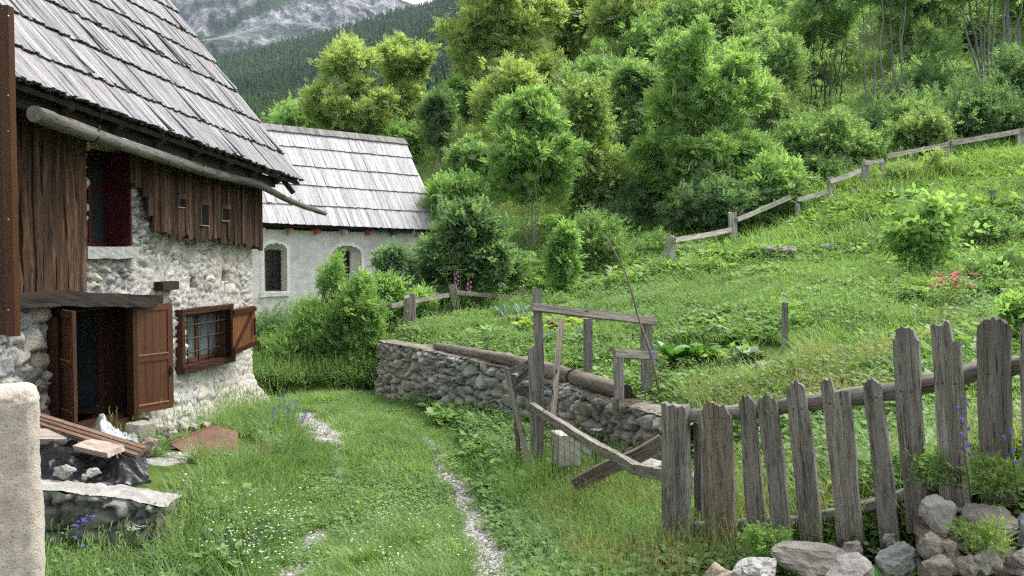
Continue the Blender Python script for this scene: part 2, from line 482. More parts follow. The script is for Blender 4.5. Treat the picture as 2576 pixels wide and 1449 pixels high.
def ground(x, y):
    x = np.asarray(x, float); y = np.asarray(y, float)
    m = terr(x, y)
    far = sstep(24, 30, y)
    m = np.maximum(m, far)
    z = fL(x, y) * (1 - m) + fU(x, y) * m
    z = z + (fbm(x * 1.3, y * 1.3, 40, 3) - .5) * (0.10 + .25 * m * sstep(10, 20, y)) + (fbm(x * .12, y * .12, 50, 3) - .5) * 2.2 * sstep(30, 70, y)
    return z
def gz(x, y): return float(ground(np.array([x]), np.array([y]))[0])
def G(u, v, y0=3.0, y1=140.0):
    """where the line of sight of a photo pixel meets the ground"""
    d = ray(u, v); Y = np.geomspace(y0, y1, 1500)
    p = d[None] * (Y / d[1])[:, None]
    h = p[:, 2] - ground(p[:, 0], p[:, 1])
    i = np.argmax(h < 0)
    if h[i] >= 0: return None
    return p[max(i, 0)]

def axis_pts(a):
    out = [a[0][0]]
    for x0, x1, st in a:
        n = max(1, int(round((x1 - x0) / st))); out += list(np.linspace(x0, x1, n + 1)[1:])
    return np.array(out)
gx = axis_pts([(-170, -40, 5), (-40, -12, 1.2), (-12, -5, .2), (-5, 4, .07), (4, 10, .14), (10, 22, .4), (22, 50, 1.2), (50, 200, 5)])
gy = axis_pts([(-12, 2, 1.0), (2, 5, .2), (5, 19, .07), (19, 28, .25), (28, 60, .8), (60, 190, 3)])
GX, GY = np.meshgrid(gx, gy, indexing='ij')
GZ = ground(GX, GY)
# gravel wheel tracks, measured on the photo
def gp(u, v): q = G(u, v); return (q[0], q[1])
GRAVEL = []
for line, r in (([(1245, 1520), (1240, 1449), (1228, 1400), (1205, 1345), (1190, 1310), (1165, 1275), (1150, 1235), (1125, 1205), (1105, 1175)], .15),
                ([(1105, 1175), (1095, 1145), (1075, 1110), (1050, 1085), (1000, 1060), (965, 1045)], .09),
                ([(835, 1110), (800, 1078), (765, 1050)], .24), ([(740, 1025), (700, 1000)], .10),
                ([(810, 1345), (775, 1375), (745, 1400)], .13), ([(760, 1430), (735, 1449), (700, 1500)], .15), ([(850, 1215), (845, 1160), (838, 1120)], .07),
                ([(405, 1160), (470, 1150)], .16)):
    w = [gp(*q) for q in line]
    GRAVEL += [(a, b, r) for a, b in zip(w[:-1], w[1:])]
def gravel_at(x, y):
    x = np.asarray(x, float); y = np.asarray(y, float); g = np.zeros(x.shape)
    for (ax, ay), (bx, by), r in GRAVEL:
        dx, dy = bx - ax, by - ay
        t = np.clip(((x - ax) * dx + (y - ay) * dy) / (dx * dx + dy * dy + 1e-9), 0, 1)
        d = np.hypot(x - ax - t * dx, y - ay - t * dy)
        g = np.maximum(g, 1 - d / (r * 2))
    return g + (fbm(x * 4, y * 4, 77, 3) - .5) * .8 + (fbm(x * 14, y * 14, 78, 2) - .5) * .4 - .04         # > .5 is bare gravel
gm = gravel_at(GX, GY)
m_ground, nt, b = nodes_of('ground_soil_and_turf')
tc = nt.nodes.new('ShaderNodeTexCoord')
n1 = N(nt, 'ShaderNodeTexNoise', Scale=9.0, Detail=8.0, Roughness=0.7); nt.links.new(tc.outputs['Object'], n1.inputs['Vector'])
n2 = N(nt, 'ShaderNodeTexNoise', Scale=0.6, Detail=4.0); nt.links.new(tc.outputs['Object'], n2.inputs['Vector'])
vo = N(nt, 'ShaderNodeTexVoronoi', Scale=42.0); nt.links.new(tc.outputs['Object'], vo.inputs['Vector'])
turf = ramp(nt, n1.outputs[0], [(0.3, (0.030, 0.050, 0.014)), (0.5, (0.060, 0.105, 0.022)), (0.7, (0.11, 0.14, 0.045))])
turf2 = ramp(nt, n2.outputs[0], [(0.35, (0.8, 0.9, 0.8)), (0.65, (1.3, 1.2, 1.0))])
turf = mixc(nt, 1.0, turf, turf2, 'MULTIPLY')
grav = ramp(nt, vo.outputs['Color'], [(0.0, (0.20, 0.185, 0.165)), (0.5, (0.34, 0.325, 0.30)), (1.0, (0.50, 0.49, 0.47))])
grav = mixc(nt, 0.6, grav, ramp(nt, n1.outputs[0], [(0.3, (.5, .48, .42)), (0.65, (1.1, 1.1, 1.1))]), 'MULTIPLY')
ga = attr(nt, 'gravel').outputs['Fac']
na = N(nt, 'ShaderNodeMath', operation='MULTIPLY_ADD'); na.inputs[1].default_value = 0.35; nt.links.new(n1.outputs[0], na.inputs[0]); nt.links.new(ga, na.inputs[2])
fm = ramp(nt, na.outputs[0], [(0.55, (0, 0, 0)), (0.70, (1, 1, 1))])
sx = nt.nodes.new('ShaderNodeSeparateColor'); nt.links.new(fm, sx.inputs[0])
nt.links.new(mixc(nt, sx.outputs[0], turf, grav), b.inputs['Base Color'])
b.inputs['Roughness'].default_value = 0.95; b.inputs['Specular IOR Level'].default_value = 0.15
bump(nt, b, n1.outputs[0], 0.8, 0.03)
me = arr_mesh('ground', np.stack([GX, GY, GZ], -1).reshape(-1, 3), grid_faces(len(gx), len(gy)), [m_ground], True, attrs={'gravel': ('FLOAT', np.clip(gm, 0, 1).ravel())})
tag(obj('ground', me), kind='structure')
# ------------------------------------------------------------------ wood and stone kinds
m_oldroof = wood_mat('weathered_shingle', [(0.25, (0.11, 0.105, 0.105)), (0.45, (0.27, 0.262, 0.27)), (0.65, (0.39, 0.385, 0.40))], along=1.4, across=36, cracks=.9)
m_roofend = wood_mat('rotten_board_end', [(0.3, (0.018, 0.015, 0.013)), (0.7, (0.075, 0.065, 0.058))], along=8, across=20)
m_chroof = wood_mat('pale_shingle', [(0.22, (0.27, 0.265, 0.265)), (0.42, (0.49, 0.482, 0.49)), (0.7, (0.61, 0.602, 0.61))], along=1.1, across=20, cracks=.5)
m_chend = wood_mat('pale_shingle_end', [(0.3, (0.06, 0.055, 0.05)), (0.7, (0.16, 0.15, 0.14))], along=8, across=20)
m_clad = wood_mat('old_brown_cladding', [(0.30, (0.008, 0.006, 0.005)), (0.47, (0.044, 0.025, 0.016)), (0.60, (0.105, 0.060, 0.037)), (0.74, (0.22, 0.150, 0.105))], along=1.6, across=22, bumpd=0.01, knots=True, cracks=.9)
m_darkbeam = wood_mat('charred_beam', [(0.3, (0.010, 0.008, 0.007)), (0.7, (0.050, 0.040, 0.034))], along=1.5, across=26)
m_varn = wood_mat('red_brown_varnished_wood', [(0.25, (0.062, 0.024, 0.013)), (0.55, (0.108, 0.044, 0.023)), (0.8, (0.15, 0.066, 0.036))], rough=0.42, along=1.2, across=26, bumpd=0.0015, spec=0.4)
m_varnd = wood_mat('dark_varnished_wood', [(0.25, (0.022, 0.008, 0.005)), (0.75, (0.060, 0.022, 0.013))], rough=0.45, along=1.2, across=26, bumpd=0.0015, spec=0.4)
m_orange = wood_mat('orange_shutter_wood', [(0.25, (0.075, 0.026, 0.010)), (0.55, (0.15, 0.058, 0.021)), (0.8, (0.21, 0.092, 0.038))], rough=0.55, along=1.3, across=30)
m_log = wood_mat('bare_grey_log', [(0.25, (0.050, 0.045, 0.038)), (0.5, (0.135, 0.127, 0.110)), (0.75, (0.22, 0.21, 0.19))], along=1.0, across=12, bumpd=0.008, knots=True, cracks=.9)
m_grey = wood_mat('weathered_grey_wood', [(0.25, (0.060, 0.056, 0.052)), (0.48, (0.205, 0.197, 0.186)), (0.72, (0.36, 0.35, 0.335))], along=2.0, across=30, bumpd=0.008, knots=True, cracks=.9)
m_greyl = wood_mat('pale_grey_wood', [(0.22, (0.11, 0.10, 0.09)), (0.48, (0.215, 0.20, 0.18)), (0.72, (0.36, 0.34, 0.31))], along=2.0, across=26, bumpd=0.008, knots=True, cracks=.9)
m_brownlog = wood_mat('peeling_brown_log', [(0.25, (0.085, 0.070, 0.056)), (0.5, (0.225, 0.192, 0.160)), (0.75, (0.38, 0.34, 0.295))], along=1.2, across=16, bumpd=0.010, knots=True, cracks=.9)
m_stone = stone_mat('lime_rendered_rubble', 34.0, bumpd=0.03, amt=.7)
m_field = stone_mat('grey_field_stone', 26.0, lichen=(0.36, 0.36, 0.31), bumpd=0.01)
m_cement = plain('grey_cement', (0.36, 0.36, 0.34), 0.95, 0.2, nscale=18, var=0.2, bumpd=0.006)
m_black = plain('shade_black', (0.012, 0.010, 0.009), 0.95, 0.1)  # near black stands in for the shade of the unlit room and slots
m_redp = plain('dark_red_paint', (0.050, 0.007, 0.010), 0.4, 0.4, nscale=6, var=0.15)
m_iron = plain('dark_iron', (0.055, 0.042, 0.038), 0.6, 0.4, 0.3, nscale=30, var=0.3)
m_glass = plain('dim_window_glass', (0.020, 0.026, 0.030), 0.08, 0.8, nscale=3, var=0.3, bumpd=0.0)
m_curt = plain('net_curtain', (0.33, 0.36, 0.36), 0.8, 0.2, nscale=2.5, var=0.3, bumpd=0.01, stretch=(18, 18, 1))
m_zinc = plain('wet_zinc_lining', (0.55, 0.58, 0.60), 0.35, 0.5, 0.4)

# ------------------------------------------------------------------ house frame: x along the front, y into the house, z up
TH = R(8)
Dv = np.array((math.sin(TH), math.cos(TH), 0)); Nv = np.array((math.cos(TH), -math.sin(TH), 0))
HD = 6.0
house = empty('stone_house', tuple(-HD * Nv), R(90) - TH, 'old stone farmhouse with brown plank upper storey, open shutters and grey shingle roof', 'house')
def hw(u, v, off=0.0):
    d = ray(u, v); k = (-HD + off) / (Nv @ d); p = d * k
    return np.array((Dv @ p, p[2]))
def hloc(p):
    p = np.asarray(p, float) + HD * Nv
    return np.array((Dv @ p, -(Nv @ p), p[2]))
def hp(u, v, off=0.0):
    s, z = hw(u, v, off); return np.array((s, -off, z))

def relief(nx, ny, S, Z, hole=None, cell=(.26, .19), k=1, depth=.045, pal=None, mort=(.5, .5, .47), gap=(.05, .30), warp=.35, flush=None, extra=None, mvar=.12, ang=.6):
    """rows of stones in mortar over a grid of (S,Z); returns height and colour"""
    wx = (fbm(S * 3, Z * 3, k + 20, 3) - .5) * warp; wy = (fbm(S * 3, Z * 3, k + 30, 3) - .5) * warp
    X, Y = (S + wx * .5) / cell[0], (Z + wy * .35) / cell[1]
    X = X + np.floor(Y) * 0.37
    big = sstep(.47, .53, fbm(S * 1.7, Z * 1.7, k + 90, 2))
    A_ = worley(X, Y, k, .9, ang); B_ = worley(X * 1.75 + 7, Y * 1.75 + 3, k + 11, .9, ang)
    f1, f2, a, c, ox, oy = [p_ * big + q_ * (1 - big) for p_, q_ in zip(A_, B_)]
    a = np.where(big > .5, A_[2], B_[2]); c = np.where(big > .5, A_[3], B_[3])
    e = (f2 - f1)
    g1 = gap[1] * (0.7 + .6 * a)
    body = sstep(gap[0], g1, e)
    tilt = (ox * (c - .5) + oy * (a * 7 % 1 - .5)) * depth * 2.2
    h = (depth * (.40 + .9 * a) + tilt) * body + (fbm(S * 14, Z * 14, k + 40, 4) - .5) * .030 + (fbm(S * 40, Z * 40, k + 45, 2) - .5) * .016
    h = h - sstep(.09, .0, e) * (fbm(S * 6, Z * 6, k + 47, 2) > .52) * depth * .7
    h = h + (fbm(S * 1.1, Z * 1.1, k + 60, 2) - .5) * .06
    pal = np.asarray(pal); idx = np.minimum((c * len(pal)).astype(int), len(pal) - 1)
    col = pal[idx] * (.78 + .44 * a)[..., None] * (.8 + .4 * fbm(S * 9, Z * 9, k + 70, 3))[..., None]
    mcol = np.asarray(mort) * (1 - mvar + 2 * mvar * fbm(S * 5, Z * 5, k + 80, 4))[..., None]
    mk = sstep(gap[0] - .02, gap[0] + .07, e)
    crev = sstep(gap[0] + .01, gap[0] * .3, e) * sstep(.44, .56, fbm(S * 5, Z * 5, k + 53, 3)); mcol = mcol * (1 - .78 * crev)[..., None]  # crevice shade painted in: mortar colour darkened along the joints
    if flush is not None: mk = mk * (1 - flush(S, Z)); h = h * (1 - .75 * flush(S, Z))
    return h, col * mk[..., None] + mcol * (1 - mk)[..., None]

# openings in front coordinates
dl, dr = hw(126, 900)[0], hw(334, 900)[0]
dt, db = hw(334, 770)[1], hw(300, 1066)[1]
wl, wr = hw(462, 860)[0], hw(578, 840)[0]
wt_, wb_ = hw(520, 782)[1], hw(520, 918)[1]
ul, ur = hw(215, 560)[0], hw(314, 560)[0]
ut, ub = hw(260, 372)[1], hw(260, 620)[1]
CORN = hw(639, 800)[0]
# the stone front
res = .022
Sx = np.arange(4.6, CORN + .4, res); Zx = np.arange(-2.75, 1.55, res)
S, Z = np.meshgrid(Sx, Zx, indexing='ij')
palH = [(.47, .465, .45), (.52, .49, .44), (.42, .42, .42), (.55, .52, .47), (.49, .49, .48), (.49, .44, .37), (.37, .38, .39), (.58, .57, .54)]
h1, c1 = relief(0, 0, S, Z, cell=(.30, .19), k=3, depth=.032, pal=palH, mort=(.58, .57, .54), gap=(.10, .34), flush=lambda s, z: sstep(.34, .58, fbm(s * 2.2, z * 2.6, 91, 4)) * .82)
palL = [(.40, .40, .38), (.47, .45, .41), (.35, .36, .37), (.52, .48, .40)]
h2, c2 = relief(0, 0, S, Z, cell=(.25, .19), k=5, depth=.055, pal=palL, mort=(.50, .50, .49), gap=(.16, .40), flush=lambda s, z: sstep(.5, .7, fbm(s * 2.0, z * 2.4, 95, 3)) * .5)
h3, c3 = relief(0, 0, S, Z, cell=(.30, .085), k=9, depth=.05, pal=[(.36, .36, .34), (.42, .42, .39), (.33, .33, .32)], mort=(.36, .36, .34), gap=(.04, .22))
a_l = 1 - sstep(hw(120, 900)[0], hw(128, 900)[0], S)                                        # left of the door
a_up = sstep(hw(200, 700)[0], hw(215, 700)[0], S) * (1 - sstep(hw(325, 700)[0], hw(345, 700)[0], S)) * sstep(-.5, -.3, Z)
a_l = np.maximum(a_l, a_up)
a_s = sstep(hw(312, 600)[0], hw(318, 600)[0], S) * (1 - sstep(hw(375, 600)[0], hw(420, 600)[0], S)) * sstep(hw(350, 660)[1], hw(350, 610)[1], Z)
H = h1 * (1 - a_l) + h2 * a_l; CC = c1 * (1 - a_l)[..., None] + c2 * a_l[..., None]
H = H * (1 - a_s) + (h3 + .03) * a_s; CC = CC * (1 - a_s)[..., None] + c3 * a_s[..., None]
warm = sstep(CORN - 2.2, CORN - .6, S) * .6
CC = CC * (np.array((1, 1, 1)) * (1 - warm[..., None]) + np.array((1.05, 1.01, .95)) * warm[..., None])
low_dark = sstep(-1.9, -2.5, Z) * .35  # wall colour turns darker and browner towards the bottom
CC = CC * (1 - low_dark[..., None] * np.array((.35, .42, .5)))
foot = sstep(-1.75, -2.6, Z) * sstep(dr + .1, dr + .6, S)
H = H + foot * .17 + sstep(CORN - .5, CORN + .1, S) * sstep(-1.9, -2.5, Z) * .12
# putlog holes where beam ends have rotted out, the shade inside painted near black
for (u0, u1, v0, v1) in ((479, 492, 699, 724), (558, 576, 684, 706)):
    a, b_ = hw(u0, v1), hw(u1, v0)
    mk = (S > a[0]) & (S < b_[0]) & (Z > a[1]) & (Z < b_[1]); H = np.where(mk, -.22, H); CC = np.where(mk[..., None], np.array((.03, .026, .022)), CC)
edge = CORN + (fbm(Zx * 4, Zx * 0, 7, 3) - .5) * .10 + sstep(-1.9, -2.5, Zx) * .18
S2 = np.minimum(S, edge[None, :])
turn = np.clip(S - edge[None, :], 0, 1)
V = np.stack([S2, -H + turn * 1.0 + sstep(-.12, 0, S - edge[None, :]) * .04, Z], -1)
Sc, Zc = S[:-1, :-1] + res / 2, Z[:-1, :-1] + res / 2
rag = (fbm(Sc * 6, Zc * 6, 99, 2) - .5) * .05
hole = ((Sc > dl + rag) & (Sc < dr + rag) & (Zc > db) & (Zc < dt + .08)) | ((Sc > wl) & (Sc < wr) & (Zc > wb_) & (Zc < wt_)) | ((Sc > ul) & (Sc < ur + rag * .4) & (Zc > ub) & (Zc < ut))
me = arr_mesh('stone_wall', V.reshape(-1, 3), grid_faces(len(Sx), len(Zx), ~hole), [m_stone], False,
              attrs={'Col': ('FLOAT_COLOR', np.concatenate([CC, np.ones(CC.shape[:2] + (1,))], -1).reshape(-1, 4))})
obj('stone_wall', me, house)
# masonry core behind the front, with real depth at the openings, and the other three walls
def core(mb, x0, x1, z0, z1, y0=.03, y1=.55, col=(.42, .40, .36)): mb.box((x0, y0, z0), (x1, y1, z1), 0, col)
mb = MB()
xs = sorted([4.0, dl, dr, ul, ur, wl, wr, CORN - .03])
zs = sorted([-2.9, db, dt, wb_, wt_, ub, ut, 1.45])
for x0, x1 in zip(xs[:-1], xs[1:]):
    for z0, z1 in zip(zs[:-1], zs[1:]):
        xc, zc = (x0 + x1) / 2, (z0 + z1) / 2
        if (dl < xc < dr and db < zc < dt) or (wl < xc < wr and wb_ < zc < wt_) or (ul < xc < ur and ub < zc < ut): continue
        core(mb, x0, x1, z0, z1, .25)
mb.box((CORN - .5, .56, -2.9), (CORN - .03, 5.4, 1.45)); mb.box((4.0, .56, -2.9), (4.5, 5.4, 1.45)); mb.box((4.51, 4.9, -2.9), (CORN - .51, 5.4, 1.45))
for x0, x1, z0, z1 in ((dl, dr, db, dt), (wl, wr, wb_, wt_), (ul, ur, ub, ut)):   # plastered reveals
    for a, b_ in (((x0 - .02, .02, z0), (x0 - .002, .25, z1)), ((x1 + .002, .02, z0), (x1 + .02, .25, z1)), ((x0, .02, z1 + .002), (x1, .25, z1 + .02)), ((x0, .02, z0 - .02), (x1, .25, z0 - .002))):
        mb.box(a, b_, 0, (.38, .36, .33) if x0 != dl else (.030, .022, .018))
for q in (CORN,):
    pass
mb.build('masonry', m_stone, house)
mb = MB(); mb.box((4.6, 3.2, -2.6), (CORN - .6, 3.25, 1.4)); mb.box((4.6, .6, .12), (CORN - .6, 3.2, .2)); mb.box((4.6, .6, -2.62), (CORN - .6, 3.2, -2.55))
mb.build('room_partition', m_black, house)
# lintel beam and beam end
mb = MB()
a, b_ = hp(20, 757, .10), hp(389, 754, .10)
mb.plank(a, b_, .155, .22, (0, -1, 0), 16, .006, lambda k: (0, 0, .018 * math.sin(k * 5)), wjit=.03, col=(.9, .9, .9))
mb.build('lintel_beam', m_darkbeam, house)
mb = MB(); c0, c1_ = hp(386, 731, .0), hp(437, 706, .0)
mb.box((c0[0], -.13, c0[2]), (c1_[0] - .10, .1, c1_[2]), 0, (1, 1, 1)); mb.build('beam_end', m_darkbeam, house)
# cement sill
mb = MB(); a, b_ = hp(217, 650, .08), hp(346, 624, .08)
mb.plank((a[0], -.03, (a[2] + b_[2]) / 2), (b_[0], -.03, (a[2] + b_[2]) / 2), b_[2] - a[2], .14, (0, -1, 0), 12, .004, wjit=.03)
mb.build('window_sill', m_cement, house)
# cladding: old slabs on the left
mb = MB()
x = 5.0; xe = hw(216, 600, .06)[0]
while x < xe:
    w = random.uniform(.07, .17)
    if x + w > xe - .04: w = xe - x
    tone = random.choice((.7, .9, 1.0, 1.25, 1.5)) * random.uniform(.85, 1.1)
    zb = hw(120, 742, .06)[1] + random.uniform(-.015, .02)
    y = -.05 - random.uniform(0, .05); ph = random.uniform(0, 9)
    mb.plank((x + w / 2, y, zb), (x + w / 2 + random.uniform(-.02, .02), y, 1.5), w * 1.06, .03, (0, -1, 0), 22, .002,
             lambda k, ph=ph: (.018 * math.sin(k * 7 + ph), .012 * math.sin(k * 9 + ph), 0), wjit=.035, col=(tone, tone * .97, tone * .93), nw=3)
    x += w
mb.build('plank_cladding', m_clad, house)
# cladding: newer boards on the right, their lower ends cut in steps
mb = MB()
ends = [(318, 455), (345, 480), (365, 525), (373, 570), (400, 583), (440, 592), (500, 602), (560, 603), (600, 612), (625, 620), (652, 624)]
x = hw(318, 500, .10)[0]; xe = hw(651, 500, .10)[0]
su = [hw(q[0], q[1], .10) for q in ends]
while x < xe - .02:
    w = min(random.uniform(.07, .15), xe - x)
    zb = np.interp(x + w / 2, [q[0] for q in su], [q[1] for q in su]) + random.uniform(-.07, .03)
    tone = random.choice((.55, .75, .9, 1.1)) * random.uniform(.9, 1.1)
    y = -.145 - random.uniform(0, .022)
    mb.plank((x + w / 2, y, zb), (x + w / 2 + random.uniform(-.01, .01), y, 1.4), w * .985, .028, (0, -1, 0), 8, .0012, wjit=.010, col=(tone, tone * .95, tone * .9), nw=2)
    x += w
# short return of boards round the corner
y = -.08
while y < 1.2:
    mb.plank((xe + .0, y + .06, su[-1][1] + random.uniform(-.02, .03)), (xe, y + .06, 1.6), .12, .026, (1, 0, 0), 4, .001, wjit=.008, col=(.7, .66, .6), nw=2); y += .122
mb.build('plank_cladding', m_clad, house)
# little slots and patches nailed on those boards
def slot(u0, u1, v0, v1, off=.18):
    a, b_ = hp(u0, v1, off), hp(u1, v0, off)
    m2 = MB(); w = .012
    m2.box((a[0], -off - .004, a[2]), (b_[0], -off + .02, b_[2]), 1)
    m2.box((a[0] - .010, -off - .010, a[2]), (a[0], -off + .02, b_[2]), 0, (.5, .5, .5)); m2.box((a[0] - .012, -off - .010, a[2] - .012), (b_[0], -off + .02, a[2]), 0, (1.3, 1.3, 1.3))
    m2.box((a[0], -off - .016, b_[2] - .05), (b_[0] + .03, -off + .02, b_[2] + .02), 2, (1.4, 1.2, 1.0))
    m2.build('vent_slot', [m_greyl, m_black, m_clad], house)
slot(506, 524, 508, 566); slot(559, 577, 518, 554); slot(450, 464, 492, 520)

# ------------------------------------------------------------------ upper window
wn = MB(); y0 = .20
fw = .055; iL, iR = ul + .02, ur - .02
for a, b_ in (((iL, y0, ub), (iL + fw, y0 + .06, ut)), ((iR - fw, y0, ub), (iR, y0 + .06, ut)), ((iL + fw, y0, ub), (iR - fw, y0 + .06, ub + fw)), ((iL + fw, y0, ut - fw), (iR - fw, y0 + .06, ut)), (((iL + iR) / 2 - .03, y0 - .006, ub + fw), ((iL + iR) / 2 + .03, y0 + .05, ut - fw))):
    wn.box(a, b_)
zt = (ub + ut) / 2 + .08
wn.box((iL + fw, y0 + .005, zt), ((iL + iR) / 2 - .03, y0 + .055, zt + .05)); wn.box(((iL + iR) / 2 + .03, y0 + .005, zt), (iR - fw, y0 + .055, zt + .05))
win = wn.build('window', m_redp, house)
mb = MB(); mb.box((iL + fw, y0 + .03, ub + fw), (iR - fw, y0 + .036, ut - fw)); mb.build('pane', m_glass, win)
mb = MB(); mb.box((iL + .02, y0 - .03, ub + .12), (iL + .035, y0 - .002, ub + .26)); mb.build('handle', m_zinc, win)
mb = MB(); mb.box((ur - .05, -.10, ub + .01), (ur - .015, .19, ut - .02))
for z in (ub + .12, ub + .14): mb.box((ur - .056, -.08, z), (ur - .051, .17, z + .008))
tag(mb.build('shutter', m_redp, house), 'dark red shutter folded into the window reveal')

# ------------------------------------------------------------------ double window at ground level with its two shutters
wn = MB(); y0 = .22
for a, b_ in (((dl, y0, db), (dl + .07, y0 + .09, dt + .05)), ((dr - .07, y0, db), (dr, y0 + .09, dt + .05)), ((dl + .07, y0, dt - .03), (dr - .07, y0 + .09, dt + .05)), ((dl + .07, y0, db), (dr - .07, y0 + .09, db + .07))):
    wn.box(a, b_)
for i in range(3): wn.box((dl + .02, -.14 + .10 * i, db - .05 + .05 * i), (dr + (.10 if i == 0 else 0), -.04 + .10 * i, db + .0 + .05 * i))
wn.box((dl + .1, -.05, db - .35), (dr - .05, .02, db - .052))
win = wn.build('window', m_varnd, house)
def casement(hx, ang, w, name):
    """inner glazed leaf hinged at hx and swung into the room"""
    f = MB(); f.box((0, 0, db + .08), (.06, .045, dt - .04)); f.box((w - .06, 0, db + .08), (w, .045, dt - .04)); f.box((.06, 0, db + .08), (w - .06, .045, db + .15)); f.box((.06, 0, dt - .10), (w - .06, .045, dt - .04))
    o = f.build(name, m_varnd, house); o.location = (hx, .32, 0); o.rotation_euler = (0, 0, ang)
    g = MB(); g.box((.06, .018, db + .15), (w - .06, .024, dt - .10)); g.build('pane', m_glass, o)
casement(dl + .07, R(62), .66, 'casement'); casement(dr - .07, R(103), .66, 'casement')
def shutter(hx, hy, ang, w, z0, z1, flip, label, mat=None, hdl=True):
    """panelled leaf: frame, vertical boards, middle rail; hinged at (hx,hy), leaf runs along local x"""
    m = mat or m_varn
    f = MB(); t = .034; st = .075
    rails = [z0, z0 + (z1 - z0) * .47, z1 - st]
    f.box((0, 0, z0), (st, t, z1), 0, (1, 1, 1)); f.box((w - st, 0, z0), (w, t, z1), 0, (.96, .96, .96))
    for i, z in enumerate(rails): f.box((st, 0, z), (w - st, t, z + (st if i != 0 else st * 1.15)), 0, (1.05, 1.02, 1), axis=0)
    n = 4; bw = (w - 2 * st) / n
    for i in range(n):
        tn = random.uniform(.88, 1.1)
        f.box((st + bw * i + .002, t * .33, z0 + .01), (st + bw * (i + 1) - .002, t * .66, z1 - .01), 0, (tn, tn, tn))
    for z in (rails[0] + st * 1.15, rails[1] + st): # pale strips along the tops of the rails
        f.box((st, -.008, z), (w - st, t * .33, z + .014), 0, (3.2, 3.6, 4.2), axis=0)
    o = f.build('shutter', m, house); o.location = (hx, hy, 0); o.rotation_euler = (0, 0, ang)
    tag(o, label)
    if hdl:
        g = MB(); zc = z0 + (z1 - z0) * .36
        g.box((w - .055, -.02, zc - .06), (w - .035, -.001, zc + .06)); g.tube([(w - .045, -.012, zc + .03), (w - .045, -.045, zc + .03), (w - .045, -.045, zc - .04)], .008, 6); g.build('latch', m_iron, o)
    return o
def leaf_ang(ph, pf):
    a, b_ = hloc(ph), hloc(pf); return a, math.atan2(b_[1] - a[1], b_[0] - a[0]), math.hypot(*(b_ - a)[:2])
# right leaf swung out towards the wall beyond
ph = P(334, 900, 10.50); pf = P(436, 900, 11.0)
a, ang, w = leaf_ang(ph, pf)
shutter(a[0], a[1], ang, w, P(334, 1043, 10.50)[2], P(334, 768, 10.50)[2], False, 'broad red brown shutter leaf swung open beside the barred window')
# left leaf swung out towards the viewer
ph = P(134, 900, 9.25); pf = P(184, 900, 8.80)
a, ang, w = leaf_ang(ph, pf)
shutter(a[0], a[1], ang, w, P(184, 1064, 8.8)[2], P(184, 783, 8.8)[2], True, 'narrow seeming red brown shutter leaf at the near jamb', hdl=False)
mb = MB(); q = hp(128, 920, .04); mb.box((q[0] - .03, -.14, db), (q[0] + .05, -.02, dt - .02)); mb.build('jamb_post', m_varnd, house)
q = hp(331, 900, .04); mb = MB(); mb.box((q[0] - .06, -.10, db - .02), (q[0] + .03, -.01, dt)); mb.build('jamb_post', m_varnd, house)

# ------------------------------------------------------------------ barred window
a, b_ = hp(457, 941, .09), hp(580, 770, .09)
fz0, fz1 = hp(520, 925, .09)[2], hp(520, 773, .09)[2]
x0, x1 = a[0], b_[0]
wn = MB()
wn.plank((x0 - .02, -.05, fz1 - .03), (x1 + .03, -.05, fz1 - .03), .075, .15, (0, -1, 0), 8, .003, wjit=.02)
wn.plank((x0 - .02, -.06, fz0 + .045), (x1 + .03, -.06, fz0 + .045), .10, .17, (0, -1, 0), 8, .003, wjit=.02)
wn.box((x0, -.11, fz0 + .095), (x0 + .07, .04, fz1 - .068), 0, (1.5, 1.3, 1.2)); wn.box((x1 - .07, -.12, fz0 + .095), (x1, .04, fz1 - .068), 0, (.6, .6, .6))
win = wn.build('window', m_varnd, house)
fr = MB(); y0 = .06
for p, q in (((x0 + .07, y0, fz0 + .1), (x0 + .12, y0 + .05, fz1 - .07)), ((x1 - .12, y0, fz0 + .1), (x1 - .07, y0 + .05, fz1 - .07)), ((x0 + .12, y0, fz0 + .1), (x1 - .12, y0 + .05, fz0 + .155)), ((x0 + .12, y0, fz1 - .12), (x1 - .12, y0 + .05, fz1 - .07)), (((x0 + x1) / 2 - .045, y0 - .004, fz0 + .155), ((x0 + x1) / 2 + .045, y0 + .045, fz1 - .12))):
    fr.box(p, q, 0, (1.15, 1.1, 1.0))
fr.box((x1 - .075, -.04, fz0 + .1), (x1 - .071, .06, fz1 - .07), 0, (1.2, 1.2, 1.2))
fr.build('frame', m_varn, win)
g = MB(); g.box((x0 + .12, y0 + .02, fz0 + .155), (x1 - .12, y0 + .026, fz1 - .12)); g.build('pane', plain('curtained_glass', (.13, .16, .155), .12, .7, nscale=2.2, var=.45, bumpd=0, stretch=(7, 7, 1)), win)
br = MB()
for i in range(4):
    xx = x0 + .13 + (x1 - x0 - .25) * (i + .45) / 4; br.tube([(xx, -.035, fz0 + .09), (xx, -.035, fz1 - .06)], .009, 6)
for i in range(3):
    zz = fz0 + .1 + (fz1 - fz0 - .16) * (i + .85) / 3.7; br.tube([(x0 + .05, -.052, zz), (x1 - .05, -.052, zz)], .010, 6, col=(1.5, 1.4, 1.35))
br.build('window_grille', m_iron, win)
